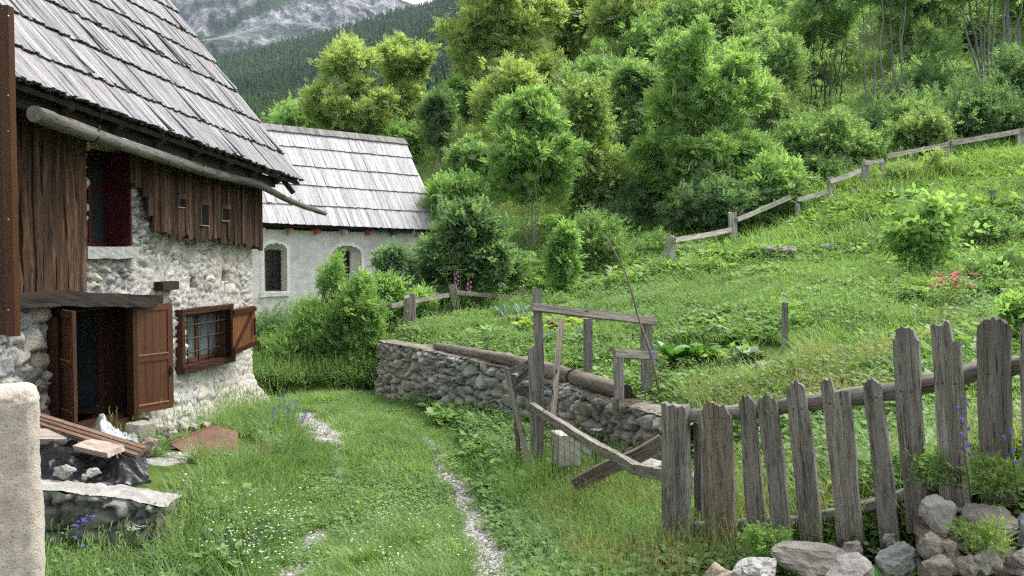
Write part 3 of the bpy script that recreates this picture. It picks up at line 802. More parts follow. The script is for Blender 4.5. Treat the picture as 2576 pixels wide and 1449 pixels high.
# its orange ledged shutter
ph, pf = P(584, 840, 12.75), P(640, 820, 13.45)
a, b_ = hloc(ph), hloc(pf)
L = math.hypot(*(b_ - a)[:2]); dx = (b_ - a)[:2] / L; nrm = np.array((dx[1], -dx[0]))
if nrm[1] > 0: nrm = -nrm
zt0, zt1, zb0, zb1 = P(584, 778, 12.75)[2], P(640, 768, 13.45)[2], P(584, 896, 12.75)[2], P(640, 868, 13.45)[2]
sh = MB(); n = 5
for i in range(n):
    k = (i + .5) / n; q = np.append(a[:2] + dx * L * k, 0); tn = random.uniform(.85, 1.15)
    sh.plank(q + (0, 0, zb0 + (zb1 - zb0) * k), q + (0, 0, zt0 + (zt1 - zt0) * k), L / n * .97, .025, np.append(nrm, 0), 4, 0, col=(tn, tn, tn), nw=1)
fo = np.append(nrm * .026, 0)
q0, q1 = np.append(a[:2], 0) + fo, np.append(a[:2] + dx * L, 0) + fo
for zz0, zz1, ex in ((zt0 - .05, zt1 - .05, 0), (zb0 + .06, zb1 + .04, .05)):
    sh.plank(q0 + (0, 0, zz0), q1 + np.append(dx * ex, zz1), .07, .03, np.append(nrm, 0), 4, .001, col=(.4, .3, .3), mi=1, nw=1)
sh.plank(q0 + (0, 0, zb0 + .1) + np.append(dx * .02, 0), q1 + (0, 0, zt1 - .1) - np.append(dx * .12, 0), .05, .025, np.append(nrm, 0), 3, 0, col=(.45, .35, .35), mi=1, nw=1)
sh.box((q1[0] - .1, q1[1] - .03, (zb1 + zt1) / 2 - .14), (q1[0] - .07, q1[1] - .005, (zb1 + zt1) / 2 + .12), 1, (.5, .4, .4))
tag(sh.build('shutter', [m_orange, m_varn], house), 'small orange brown ledged shutter open at the corner')

# ------------------------------------------------------------------ roof
def roof_boards(mb, x0, x1, eave, top, courses, wr, th, lift, over, mi_end, skew=0.0, tones=(.85, 1.1), ragged=.02, dark_under=True, odd=.05, tail=0.0, endf=None):
    """courses of boards laid from the eave up; eave(x), top(x) give (y,z) and courses are fractions of the slope"""
    for ci in range(len(courses) - 1):
        t0, t1 = courses[ci], courses[ci + 1]
        x = x0 + random.uniform(-.05, 0)
        while x < x1:
            w = random.uniform(*wr); xc = min(x + w / 2, x1)
            e, tp = np.array(eave(xc)), np.array(top(xc)); dv = tp - e; sl = np.linalg.norm(dv); nv = np.array((-dv[1], dv[0])) / sl
            if nv[1] < 0: nv = -nv
            j = random.uniform(-ragged, ragged) / sl
            up = random.uniform(0, .012); isodd = random.random() < odd
            if isodd: up += random.uniform(.01, .045)
            if odd > .03 and random.random() < odd * .35: x += w * .6; continue
            lo = e + dv * (t0 + j) + nv * (lift + up); hi = e + dv * min(t1 + over / sl, 1.0) + nv * th * .6
            sk = skew + (random.uniform(-.05, .05) if isodd else random.uniform(-.012, .012))
            tn = random.uniform(*tones) * (.8 if random.random() < .1 else 1)
            xl = xc + sk * (1 if endf is None else 1)
            mb.plank((xl, lo[0], lo[1]), (xc, hi[0], hi[1]), w * .96, th, (0, nv[0], nv[1]), 2, 0, lambda k, b=random.uniform(-.008, .006): (0, nv[0] * b * math.sin(k * 3.1), nv[1] * b * math.sin(k * 3.1)), col=(tn, tn * .99, tn), end_mi=mi_end, nw=2, twist=random.uniform(-.12, .12) if isodd else random.uniform(-.03, .03))
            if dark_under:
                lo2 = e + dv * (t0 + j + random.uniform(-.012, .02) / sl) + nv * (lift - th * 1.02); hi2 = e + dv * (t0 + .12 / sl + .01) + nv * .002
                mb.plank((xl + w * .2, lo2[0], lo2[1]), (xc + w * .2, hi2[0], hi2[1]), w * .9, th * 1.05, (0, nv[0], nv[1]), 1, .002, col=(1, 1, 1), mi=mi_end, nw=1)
            x += w
eL, eR = hp(37, 202, .60), hp(760, 459, .60)
def eave(x): return (-.60, eR[2] + (eL[2] - eR[2]) * np.clip((eR[0] - x) / (eR[0] - eL[0]), 0, 1.3))
SL = (640 / FPX * 14.81 - eR[2]) / 2.404
RY = 3.05
def rtop(x): return (-.60 + RY, eR[2] + .06 + SL * RY)
vw = [0] + [w / RY for w in (.338, .742, 1.127, 1.489, 1.825, 2.14, 2.45, 2.76)] + [1.0]
mb = MB()
random.seed(21)
roof_boards(mb, 4.2, eR[0], eave, rtop, vw, (.035, .090), .020, .044, .10, 1, ragged=.025, odd=.06, tones=(.72, 1.2))
rf = mb.build('roof', [m_oldroof, m_roofend], house)
# decking under the boards, both slopes, and the back slope's boards
mb = MB()
for xa, xb in ((4.2, eR[0] - .03),):
    pts = []
    for x in np.linspace(xa, xb, 12):
        e, tp = eave(x), rtop(x)
        pts += [(x, e[0] + .03, e[1] - .015), (x, tp[0], tp[1] - .015), (x, e[0] + .05, e[1] - .055), (x, tp[0], tp[1] - .07)]
    F = []
    for i in range(11):
        a = i * 4
        F += [(a, a + 4, a + 5, a + 1), (a + 2, a + 3, a + 7, a + 6), (a, a + 2, a + 6, a + 4)]
    F += [(0, 1, 3, 2), (44, 46, 47, 45)]
    mb.add(pts, F, 0)
    r = rtop(xa); mb.add([(xa, r[0], r[1]), (xb, r[0], r[1]), (xb, r[0] + RY + .3, eR[2] - .1), (xa, r[0] + RY + .3, eR[2] - .1)], [(0, 1, 2, 3)], 0)
mb.build('decking', m_darkbeam, rf)
for x in (4.15, CORN - .2):   # gable triangles
    mb = MB(); mb.add([(x, .05, 1.40), (x, 4.9, 1.40), (x, 2.45, 4.9), (x + .1, .05, 1.40), (x + .1, 4.9, 1.40), (x + .1, 2.45, 4.9)], [(0, 1, 2), (3, 5, 4), (0, 3, 4, 1), (1, 4, 5, 2), (0, 2, 5, 3)], 0, None, (.6, .6, .6)); mb.build('gable', m_clad, house)
for x in np.arange(4.6, eR[0] - .3, .85):
    mb = MB(); e = eave(x); mb.plank((x, e[0] + .08, e[1] - .10), (x, .5, e[1] - .10 + SL * .98), .10, .09, (1, 0, 0), 2); mb.build('rafter', m_darkbeam, rf)
q = eR; mb = MB(); mb.plank((q[0] - .42, q[1] - .02, q[2] - .20), (q[0] - .50, .6, q[2] + SL * 1.1 - .1), .07, .06, (1, 0, 0), 2)
mb.build('rafter', m_darkbeam, rf)
# fascia of rough dark boards between roof and gutter
mb = MB()
for x0_, x1_ in ((4.4, 6.5), (6.5, 8.6), (8.6, 10.9), (10.9, 13.2)):
    mb.plank((x0_, -.42, eave(x0_)[1] - .10), (x1_ - .01, -.42, eave(x1_)[1] - .10), .16, .025, (0, -1, 0), 6, .002, wjit=.02)
mb.build('fascia', m_darkbeam, rf)
# hollowed log gutter
lp = [(85, 285, 7.92, .085), (150, 311, 8.35, .084), (250, 345, 9.15, .080), (370, 385, 10.1, .078), (500, 424, 11.4, .075), (590, 449, 12.5, .068), (655, 468, 13.3, .062), (720, 500, 14.2, .055), (770, 521, 14.9, .050), (818, 536, 15.5, .046)]
pts = np.array([hloc(P(u, v, y)) for u, v, y, r in lp]); rad = [q[3] * .90 for q in lp]
k = np.linspace(0, 1, len(pts)); kk = np.linspace(0, 1, 46)
pts = np.stack([np.interp(kk, k, pts[:, i]) for i in range(3)], 1); rad = np.interp(kk, k, rad)
pts[:, 1] += (fbm(kk * 9, kk * 0, 4, 3) - .5) * .03; pts[:, 2] += (fbm(kk * 8, kk * 0 + 3, 5, 3) - .5) * .035
mb = MB(); mb.tube(pts, rad * (.93 + .12 * fbm(kk * 22, kk * 0, 8, 2)), 16, .04, mi=0, cap_mi=1)
for i in (36, 38, 41): # knot stubs near the thin end
    a = pts[i]; mb.tube([a, a + (0.01, -.02, rad[i] + .03)], (.012, .007), 5)
gut = mb.build('gutter_log', [m_log, m_greyl], house)
tag(gut, 'long bare log hollowed into a gutter along the eave')
mb = MB()
for i in range(2, 38):      # pale wet hollow along the top
    pass
t = np.stack([pts[:, 0], pts[:, 1] + .010, pts[:, 2] + rad * .52], 1)[12:31]
mb.tube(t, rad[12:31] * .60, 8); mb.build('gutter_lining', m_zinc, gut)
for u in (260, 545):
    mb = MB()
    i = int(np.argmin([abs(hw(u, 400, .65)[0] - q[0]) for q in pts])); c, r = pts[i], rad[i] + .008
    mb.tube([c + (0, r * math.cos(t), r * math.sin(t)) for t in np.linspace(-2.9, -.1, 9)] + [c + (0, r + .02, .10)], .009, 6)
    mb.tube([c + (0, -r * .9, r * .4), c + (0, -r * .9 - .01, r * .4 + .05)], .009, 6); mb.build('gutter_hook', m_iron, gut)
# ------------------------------------------------------------------ white chapel
CT = R(47)
cD = np.array((math.sin(CT), math.cos(CT), 0)); cN = np.array((math.cos(CT), -math.sin(CT), 0))
cA = P(650, 640, 21.0); cA[2] = 0
chap = empty('chapel', tuple(cA), R(90) - CT, 'small white plastered chapel with arched windows and pale shingle roof', 'chapel')
c_off = cN @ cA
def cw(u, v, off=0.0):
    d = ray(u, v); kk = (c_off + off) / (cN @ d); p = d * kk
    return np.array((cD @ (p - cA), -off, p[2]))
m_plas, nt, b = nodes_of('aged_white_plaster')
tc = nt.nodes.new('ShaderNodeTexCoord')
n1 = N(nt, 'ShaderNodeTexNoise', Scale=2.2, Detail=6.0, Roughness=0.65); nt.links.new(tc.outputs['Object'], n1.inputs['Vector'])
n2 = N(nt, 'ShaderNodeTexNoise', Scale=30.0, Detail=4.0); nt.links.new(tc.outputs['Object'], n2.inputs['Vector'])
n3 = N(nt, 'ShaderNodeTexNoise', Scale=1.0, Detail=4.0); nt.links.new(mapping(nt, tc.outputs['Object'], (5, 5, .8)), n3.inputs['Vector'])
c = ramp(nt, n1.outputs[0], [(0.3, (0.54, 0.53, 0.50)), (0.5, (0.70, 0.69, 0.665)), (0.7, (0.79, 0.785, 0.76))])
c = mixc(nt, 0.4, c, ramp(nt, n3.outputs[0], [(0.35, (.74, .74, .70)), (.6, (1.05, 1.05, 1.05))]), 'MULTIPLY')
c = mixc(nt, 1.0, c, attr(nt, 'Col').outputs['Color'], 'MULTIPLY')
nt.links.new(c, b.inputs['Base Color']); b.inputs['Roughness'].default_value = .95; b.inputs['Specular IOR Level'].default_value = .15
bump(nt, b, n2.outputs[0], .6, .02)
x_end = cw(1085, 580)[0] - .12
EA, EB = cw(652, 563, .30), cw(1105, 581, .30)
z_e = (EA[2] + EB[2]) / 2
zt = z_e - .10
# openings: arched recesses with splayed reveals
ops = []
for (u0, u1, v0, vs, v1, gu0, gu1, gv0, gv1) in ((664, 722, 612, 632, 735, 669, 705, 630, 731), (838, 908, 618, 640, 790, 846, 878, 637, 780)):
    a, b_ = cw(u0, v1), cw(u1, vs); g0, g1 = cw(gu0, gv1, -.28), cw(gu1, gv0, -.28)
    ops.append(dict(x0=a[0], x1=b_[0], z0=a[2], zs=b_[2], zt=cw((u0 + u1) / 2, v0)[2], gx0=g0[0], gx1=g1[0], gz0=g0[2], gz1=g1[2]))
ops[1]['z0'] = ops[0]['z0'] + .02; ops[1]['gz0'] = ops[1]['z0'] + .05; ops[1]['gz1'] = ops[0]['gz1'] - .02
res = .03
Sx = np.arange(-2.5, x_end + res, res); Zx = np.arange(-2.6, zt + res, res)
S, Z = np.meshgrid(Sx, Zx, indexing='ij')
H = (fbm(S * 1.5, Z * 1.5, 12, 4) - .5) * .05 + (fbm(S * 7, Z * 7, 15, 3) - .5) * .02
Col = np.ones(S.shape + (3,)) * (.92 + .16 * fbm(S * 1.2, Z * 1.2, 31, 3))[..., None]
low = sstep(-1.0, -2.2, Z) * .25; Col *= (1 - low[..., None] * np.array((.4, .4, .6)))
def arch_in(o, s, z, g=0.0):
    xc, hwid = (o['x0'] + o['x1']) / 2, (o['x1'] - o['x0']) / 2 + g
    q = np.clip(1 - ((s - xc) / hwid) ** 2, 0, 1)
    zt_ = o['zs'] + (o['zt'] - o['zs'] + g) * np.sqrt(q) if g == 0 else o['zs'] + (o['zt'] - o['zs'] + g) * np.sqrt(q)
    return (np.abs(s - xc) < hwid) & (z > o['z0'] - g) & (z < zt_)
for i, o in enumerate(ops):
    band = arch_in(o, S, Z + (fbm(S * 6, Z * 6, 3 + i, 2) - .5) * .05, .075); Col = np.where(band[..., None], np.array((1.30, 1.30, 1.29)), Col); H = np.where(band, H + .012, H)
Sc, Zc = S[:-1, :-1] + res / 2, Z[:-1, :-1] + res / 2
hole = np.zeros(Sc.shape, bool)
for o in ops: hole |= arch_in(o, Sc, Zc)
# fine crack and small chip are part of the plaster colour
ck = np.abs(S - (ops[0]['x0'] - .02 + (Z - zt) * .12 + (fbm(Z * 6, Z * 0, 4, 3) - .5) * .12)) < .012
Col = np.where((ck & (Z > ops[0]['zt'] - .05))[..., None], Col * .5, Col)
V = np.stack([S, -H, Z], -1)
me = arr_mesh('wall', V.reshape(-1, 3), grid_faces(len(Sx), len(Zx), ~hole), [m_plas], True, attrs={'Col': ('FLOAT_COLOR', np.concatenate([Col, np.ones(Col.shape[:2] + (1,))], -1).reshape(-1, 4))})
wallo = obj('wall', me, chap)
m_lead = plain('leaded_glass', (.035, .045, .045), .25, .6, nscale=8, var=.4)
for o in ops:
    mb = MB(); n = 14
    xc, hwid = (o['x0'] + o['x1']) / 2, (o['x1'] - o['x0']) / 2 + .05
    out = [(o['x0'] - .045, o['z0'] - .045)] + [(xc - hwid * math.cos(t), o['zs'] + (o['zt'] - o['zs'] + .045) * math.sin(t)) for t in np.linspace(0, np.pi, n)] + [(o['x1'] + .045, o['z0'] - .045)]
    gc, gh = (o['gx0'] + o['gx1']) / 2, (o['gx1'] - o['gx0']) / 2
    inn = [(o['gx0'], o['gz0'])] + [(gc - gh * math.cos(t), o['gz1'] - .02 + .03 * math.sin(t)) for t in np.linspace(0, np.pi, n)] + [(o['gx1'], o['gz0'])]
    V = [(x, .012, z) for x, z in out] + [(x, .30, z) for x, z in inn]; m_ = len(out)
    mb.add(V, [(i, (i + 1) % m_, m_ + (i + 1) % m_, m_ + i) for i in range(m_)], 0, None, (1.02, 1.01, .98))
    w_ = mb.build('window_reveal', m_plas, chap)
    mb = MB(); mb.box((o['gx0'] - .05, .30, o['gz0'] - .05), (o['gx1'] + .05, .31, o['gz1'] + .06)); mb.build('pane', m_lead, w_)
    mb = MB(); f = .03
    mb.box((o['gx0'], .255, o['gz0']), (o['gx0'] + f, .298, o['gz1']), 0, (1.2, 1, .9)); mb.box((o['gx1'] - f, .255, o['gz0']), (o['gx1'], .298, o['gz1']), 0, (1.2, 1, .9))
    mb.box((o['gx0'] + f, .255, o['gz1'] - f), (o['gx1'] - f, .298, o['gz1'])); mb.box((o['gx0'] + f, .255, o['gz0']), (o['gx1'] - f, .298, o['gz0'] + f))
    mb.build('frame', m_clad, w_)
    mb = MB()
    for z in np.linspace(o['gz0'], o['gz1'], 9)[1:-1]: mb.tube([(o['gx0'] + f, .262, z), (o['gx1'] - f, .262, z)], .010, 5, col=(2.6, 2.6, 2.5))
    mb.tube([(gc, .270, o['gz0'] + f), (gc, .270, o['gz1'] - f)], .010, 5); mb.build('window_grille', m_iron, w_)
    mb = MB(); mb.plank((o['x0'] - .10, -.015, o['z0'] - .06), (o['x1'] + .03, -.015, o['z0'] - .06), .11, .05, (0, -1, 0), 8, .004, wjit=.025, col=(1.15, 1.14, 1.1)); mb.build('window_sill', m_plas, chap)
# ridge found from the gable end seen in the photo
gx_end = EB[0]
d = ray(1016, 356); E0 = cA + cD * gx_end; kk = (cD @ E0) / (cD @ d); Rp = d * kk
ry = -(cN @ Rp - c_off); rz = Rp[2]
d2 = ray(655, 322)
def ceave(x): return (-.30, EA[2] + (EB[2] - EA[2]) * (x - EA[0]) / (EB[0] - EA[0]))
def ctop(x): return (ry, rz)
mb = MB(); random.seed(5)
# course lines measured up the gable edge
cl = [0, .195, .40, .60, .80, 1.0]
roof_boards(mb, -2.6, gx_end, ceave, ctop, cl, (.07, .14), .020, .040, .10, 1, skew=0.0, tones=(.78, 1.10), ragged=.010, odd=.01)
rf = mb.build('roof', [m_chroof, m_chend], chap)
mb = MB()
pts = []
for x in (-2.6, gx_end - .04):
    e, t = ceave(x), ctop(x); pts += [(x, e[0] + .03, e[1] - .015), (x, t[0], t[1] - .012), (x, e[0] + .03, e[1] - .05), (x, t[0], t[1] - .08), (x, t[0] * 2 + .35, e[1])]
mb.add(pts, [(0, 5, 6, 1), (2, 3, 8, 7), (0, 2, 7, 5), (5, 7, 8, 6), (0, 1, 3, 2), (1, 6, 9, 4)], 0, None, (.5, .5, .5))
mb.build('decking', m_darkbeam, rf)
mb = MB(); x = -2.6
while x < gx_end + .03:
    w = random.uniform(.10, .16)
    mb.plank((x + w / 2, ry - .13, rz - .10 + random.uniform(0, .012)), (x + w / 2, ry + .05, rz + .085), w * .97, .035, (0, -.7, .7), 1, 0, col=(random.uniform(.8, 1.2),) * 3, nw=1); x += w
mb.build('ridge_cap', m_grey, rf)
# corbel ends under the eave
for u, v, cc in ((660, 578, 0), (730, 580, 1), (799, 583, 2), (867, 587, 0), (928, 591, 2), (990, 593, 3), (1052, 595, 0)):
    a = cw(u, v, .12); m2 = MB(); m2.box((a[0] - .045, -.20, z_e - .17), (a[0] + .045, .1, z_e - .05), 0)
    m2.build('corbel', plain('corbel_paint', ((.45, .40, .36), (.42, .24, .18), (.36, .10, .07), (.10, .09, .085))[cc], .9, .2) , chap)
# other walls
mb = MB()
yb = ry * 2 - .30
mb.box((x_end - .5, .32, -2.6), (x_end - .01, yb, zt)); mb.box((-2.5, .32, -2.6), (-2.0, yb, zt)); mb.box((-1.99, yb - .4, -2.6), (x_end - .51, yb, zt))
mb.add([(x_end - .1, .0, zt), (x_end - .1, yb, zt), (x_end - .1, ry, rz - .12), (x_end - .3, 0, zt), (x_end - .3, yb, zt), (x_end - .3, ry, rz - .12)], [(0, 1, 2), (3, 5, 4), (0, 2, 5, 3), (1, 4, 5, 2)], 0)
mb.box((x_end - .5, .02, -2.6), (x_end - .015, .318, zt)); mb.build('gable_wall', m_plas, chap)
# ------------------------------------------------------------------ dry garden wall along the lane
WT = np.array(WALL_T); seg = np.r_[0, np.cumsum(np.hypot(*np.diff(WT, axis=0).T))]
Lw = seg[-1]
def wpt(t): return np.stack([np.interp(t, seg, WT[:, 0]), np.interp(t, seg, WT[:, 1])], -1)
ts = np.arange(-.65, Lw + .25, .026)
tg = np.gradient(np.stack([np.convolve(np.pad(wpt(np.clip(ts, 0, Lw))[:, i], 12, 'edge'), np.ones(25) / 25, 'valid') for i in (0, 1)], -1), axis=0)
base = wpt(np.clip(ts, 0, Lw))
tan = np.array([unit(v) if np.linalg.norm(v) > 1e-4 else None for v in tg], dtype=object)
T0 = unit(WT[2] - WT[0])
tan = np.stack([unit(v) if np.linalg.norm(v) > 5e-3 else (T0 if t < 1 else unit(WT[-1] - WT[-3])) for v, t in zip(tg, ts)])
nrm = np.stack([tan[:, 1], -tan[:, 0]], -1)                 # towards the lane
nrm = np.where((nrm @ np.array((-1., -1.)))[:, None] > 0, nrm, -nrm)
pos = base.copy()
m = ts < 0                                                  # the corner turns back into the bank
pos[m] = base[m] + (-nrm[m]) * (-ts[m])[:, None] + nrm[m] * 0
nrm_r = nrm.copy(); nrm_r[m] = -tan[m]
m2 = ts > Lw
pos[m2] = base[m2] + tan[m2] * (ts[m2] - Lw)[:, None]
ztop = np.interp(np.clip(ts, 0, Lw), seg, WALL_Z) + (fbm(ts * 1.5, ts * 0, 5, 3) - .5) * .05
zbot = ground(pos[:, 0] + nrm_r[:, 0] * .25, pos[:, 1] + nrm_r[:, 1] * .25) - .3
kz = np.linspace(0, 1, 62)
Sg = np.repeat(ts[:, None], len(kz), 1); Zg = zbot[:, None] + (ztop - zbot)[:, None] * kz[None]
palW = [(.38, .38, .375), (.43, .425, .405), (.32, .33, .34), (.47, .455, .42), (.41, .405, .395), (.35, .35, .34), (.50, .49, .465), (.38, .365, .34)]
H, CC = relief(0, 0, Sg, Zg, cell=(.20, .155), k=13, depth=.085, pal=palW, mort=(.12, .112, .10), gap=(.08, .30), mvar=.3, ang=.25)
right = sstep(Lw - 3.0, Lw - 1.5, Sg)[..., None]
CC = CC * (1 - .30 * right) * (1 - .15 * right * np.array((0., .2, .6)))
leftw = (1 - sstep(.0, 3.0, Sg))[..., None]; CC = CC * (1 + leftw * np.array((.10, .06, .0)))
bat = (1 - kz)[None] * .10
topr = sstep(.93, 1.0, kz)[None] * .035
Hn = H + bat - topr
V = np.concatenate([pos[:, None, :] + nrm_r[:, None, :] * Hn[..., None], Zg[..., None]], -1)
mw = m_field
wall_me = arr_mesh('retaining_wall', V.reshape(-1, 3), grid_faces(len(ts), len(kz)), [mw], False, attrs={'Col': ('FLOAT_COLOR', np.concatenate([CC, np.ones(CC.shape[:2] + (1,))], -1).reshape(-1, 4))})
gw = empty('garden_wall', (WT[3][0], WT[3][1], gz(WT[3][0] - .3, WT[3][1] - .2)), 0, 'long low field stone retaining wall along the right edge of the grassy lane', 'stone wall'); gw['kind'] = 'thing'
o = obj('stone_face', wall_me, gw); o.matrix_parent_inverse = gw.matrix_world.inverted(); 
o.matrix_parent_inverse = Matrix.Translation(-Vector(gw.location))
# cement capping
kc = np.linspace(0, 1, 14); wcap = .40
Vc = []
for i in range(len(ts)):
    for k in kc:
        q = pos[i] + nrm[i] * (.03 - wcap * k) if ts[i] >= 0 else base[i] + nrm[i] * (-wcap * k) - tan[i] * .0
        Vc.append((q[0], q[1], ztop[i] - .012 + .03 * math.sin(k * 3.1) + (float(mnoise.noise(Vector((q[0] * 7, q[1] * 7, 3)))) * .018)))
Cc = np.tile(np.array((.24, .215, .18, 1)), (len(Vc), 1)); Cc[:, :3] *= (.8 + .4 * rng.random(len(Vc)))[:, None] ** .3
o = obj('capping', arr_mesh('capping', Vc, grid_faces(len(ts), len(kc)), [m_field], True, attrs={'Col': ('FLOAT_COLOR', Cc)}), gw)
o.matrix_parent_inverse = Matrix.Translation(-Vector(gw.location))

def onwall(u, off=.12):
    """point on the wall top whose picture column is u, set in from the edge"""
    uu = CU + FPX * WT[:, 0] / WT[:, 1]
    t = np.interp(u, uu, seg); p = wpt(t); i = int(np.argmin(abs(ts - t)))
    p = p - nrm[i] * off
    return np.array((p[0], p[1], np.interp(t, seg, WALL_Z)))
def log_on_wall(us, rads, name, label, offs):
    pts = []
    for u, r, of in zip(us, rads, offs):
        p = onwall(u, of); p[2] += r * .92; pts.append(p)
    k = np.linspace(0, 1, len(us)); kk = np.linspace(0, 1, 26)
    pp = np.stack([np.interp(kk, k, np.array(pts)[:, i]) for i in range(3)], 1); rr = np.interp(kk, k, rads)
    mb = MB(); mb.tube(pp, rr, 14, .07, cap_mi=1)
    return one(mb, name, [m_brownlog, m_roofend], label, 'log', None)
log_on_wall([1078, 1150, 1250, 1340, 1418], [.060, .070, .085, .095, .10], 'edging_log', 'long peeling log laid along the top of the garden wall', [.14, .13, .12, .12, .12])
log_on_wall([1424, 1480, 1546], [.098, .10, .095], 'edging_log', 'short thick log with a hollow end lying behind the gate posts on the wall', [.13, .13, .15])

# ------------------------------------------------------------------ picket fence on the bank
def fP(u, v):
    """points on the fence line, by picture column"""
    a, b_ = np.array((.977, 5.3)), np.array((2.29, 4.2)); dx = (b_ - a)
    q = (u - CU) / FPX; k = (q * a[1] - a[0]) / (dx[0] - q * dx[1])
    return P(u, v, a[1] + k * dx[1])
fd = unit(np.array((1.31, -1.1, 0))); fn = np.array((fd[1], -fd[0], 0)); fn = fn if fn[1] < 0 else -fn     # faces the camera
fence = empty('picket_fence', tuple(fP(1900, 1370)), math.atan2(fd[1], fd[0]), 'old grey picket fence of uneven rough boards above the rocks', 'fence')
def bent(obj_, root):
    obj_.parent = root; bpy.context.view_layer.update()
    obj_.matrix_parent_inverse = (Matrix.Translation(root.location) @ root.rotation_euler.to_matrix().to_4x4()).inverted()
    return obj_
def prof(kind, w):
    if kind == 'round': return lambda x: -.05 * (2 * x) ** 2 * 1.0 + random.uniform(-.016, .010)
    if kind == 'point': return lambda x: -abs(x) * .10 + random.uniform(-.018, .006)
    if kind == 'flat': return lambda x: random.uniform(-.015, .008)
    if kind == 'ears': return lambda x: -.03 * abs(2 * x) ** 2 + (-.04 if abs(x) > .35 else 0) + random.uniform(-.018, .008)
    if kind == 'broken': return lambda x: (0 if x < -.05 else -.075) + random.uniform(-.02, .012)
    if kind == 'shoulder': return lambda x: (-.02 * abs(2 * x) if x < .2 else -.10) + random.uniform(-.018, .008)
pk = [((1670, 1728), 1016, (1676, 1732), 1405, 'flat', .07, (.95, .92, .9), m_grey), ((1762, 1842), 1011, (1784, 1861), 1422, 'ears', .03, (1.0, .93, .84), m_greyl),
      ((1864, 1901), 992, (1890, 1935), 1362, 'round', .026, (.95, .92, .9), m_grey), ((1910, 1955), 986, (1950, 1995), 1360, 'point', .026, (.95, .93, .92), m_grey),
      ((1981, 2030), 957, (2020, 2078), 1362, 'round', .026, (1.05, 1.02, 1), m_grey), ((2066, 2137), 952, (2114, 2181), 1368, 'broken', .028, (1.05, 1.0, .97), m_grey),
      ((2172, 2216), 948, (2217, 2268), 1338, 'round', .026, (.95, .92, .9), m_grey), ((2246, 2310), 821, (2280, 2339), 1270, 'ears', .032, (.9, .88, .86), m_grey),
      ((2349, 2421), 808, (2364, 2440), 1200, 'shoulder', .034, (1.05, 1.0, .96), m_grey), ((2461, 2544), 797, (2467, 2551), 1180, 'round', .036, (.72, .68, .66), m_grey),
      ((2569, 2640), 800, (2572, 2645), 1150, 'round', .03, (.9, .86, .84), m_grey)]
for (a0, a1), v0, (b0, b1), v1, kd, th, col, mat in pk:
    pt, pb = fP((a0 + a1) / 2, v0), fP((b0 + b1) / 2, v1)
    fo = fn * (.02 if th < .06 else 0)
    w = np.linalg.norm(fP(a0, v0) - fP(a1, v0)) * 1.0; wb = np.linalg.norm(fP(b0, v1) - fP(b1, v1))
    ax = unit(pt - pb)
    mb = MB(); random.seed(int(a0))
    mb.plank(pb - ax * .14 + fo, pt + fo, wb, th, fn, 40, .0016, None, prof(kd, w), None, w / wb, col, nw=10, wjit=.013)
    bent(mb.build('post' if th > .06 else 'picket', mat), fence)
    if v0 < 1000 or a0 == 1762:
        rv = np.interp((a0 + a1) / 2, [1712, 1900, 2130, 2360, 2567], [1050, 1036, 1003, 962, 920])
        for du in (-.22, .2):
            nb_ = MB(); nb_.rock(fP((a0 + a1) / 2 + 8 + du * (a1 - a0), rv + 6) + fo + fn * (th / 2), (.013, .009, .013), int(a0), 0, (.5, .35, .3), 1); bent(nb_.build('nail', m_iron), fence)
mb = MB(); rl = [fP(1712, 1050), fP(1800, 1045), fP(1900, 1036), fP(2017, 1017), fP(2130, 1003), fP(2250, 986), fP(2360, 962), fP(2450, 937), fP(2567, 920), fP(2700, 905)]
rl = np.array(rl) - fn * .05; kk = np.linspace(0, 1, 40); k = np.linspace(0, 1, len(rl))
mb.tube(np.stack([np.interp(kk, k, rl[:, i]) for i in range(3)], 1), np.interp(kk, [0, 1], [.044, .05]), 11, .16, cap_mi=0)
bent(mb.build('rail', m_greyl), fence)
mb = MB(); rl = np.array([fP(1740, 1330), fP(2000, 1318), fP(2207, 1272), fP(2420, 1200)]) - fn * .05
mb.tube(np.stack([np.interp(kk, np.linspace(0, 1, 4), rl[:, i]) for i in range(3)], 1), .035, 9, .16); bent(mb.build('rail', m_grey), fence)
mb = MB(); pb, pt = fP(1738, 1180), fP(1733, 1070); mb.plank(pb - fn * .12 - (0, 0, .4), pt - fn * .12, .05, .04, fn, 8, .001, col=(.8, .8, .8)); bent(mb.build('brace', m_grey), fence)

# ------------------------------------------------------------------ gate frame between lane and garden
gate = empty('gate_frame', tuple(P(1350, 1185, 9.4)), 0, 'ramshackle grey timber gate frame of posts, rails and leaning planks', 'gate')
def gpart(name, mb, mat=None):
    o = mb.build(name, mat or m_grey); o.parent = gate; o.matrix_parent_inverse = Matrix.Translation(-Vector(gate.location)); return o
F0 = np.array((0, -1., 0))
def gp_(name, a, b_, w, t, col=(1, 1, 1), mat=None, face=F0, nseg=12, wj=.008, top=None, bend=None, taper=1.0):
    mb = MB(); mb.plank(a, b_, w, t, face, nseg, .0012, bend, top, None, taper, col, nw=5, wjit=wj); return gpart(name, mb, mat)
random.seed(3)
gp_('post', P(1351, 1195, 9.4) - (0, 0, .15), P(1349, 726, 9.5), .105, .09, (1.0, .96, .92), top=lambda x: random.uniform(-.03, .02), taper=.86, bend=lambda k: (.035 * math.sin(k * 3.1), 0, 0))
gp_('post', P(1338, 1185, 9.32) - (0, 0, .1), P(1337, 874, 9.32), .075, .05, (1.05, 1.03, 1.02), top=lambda x: x * .05, bend=lambda k: (.03 * (1 - k), 0, 0))
gp_('rail', P(1339, 772, 9.36), P(1651, 809, 9.62), .080, .055, (1.3, 1.2, 1.12), face=(0, -1, .35), wj=.006)
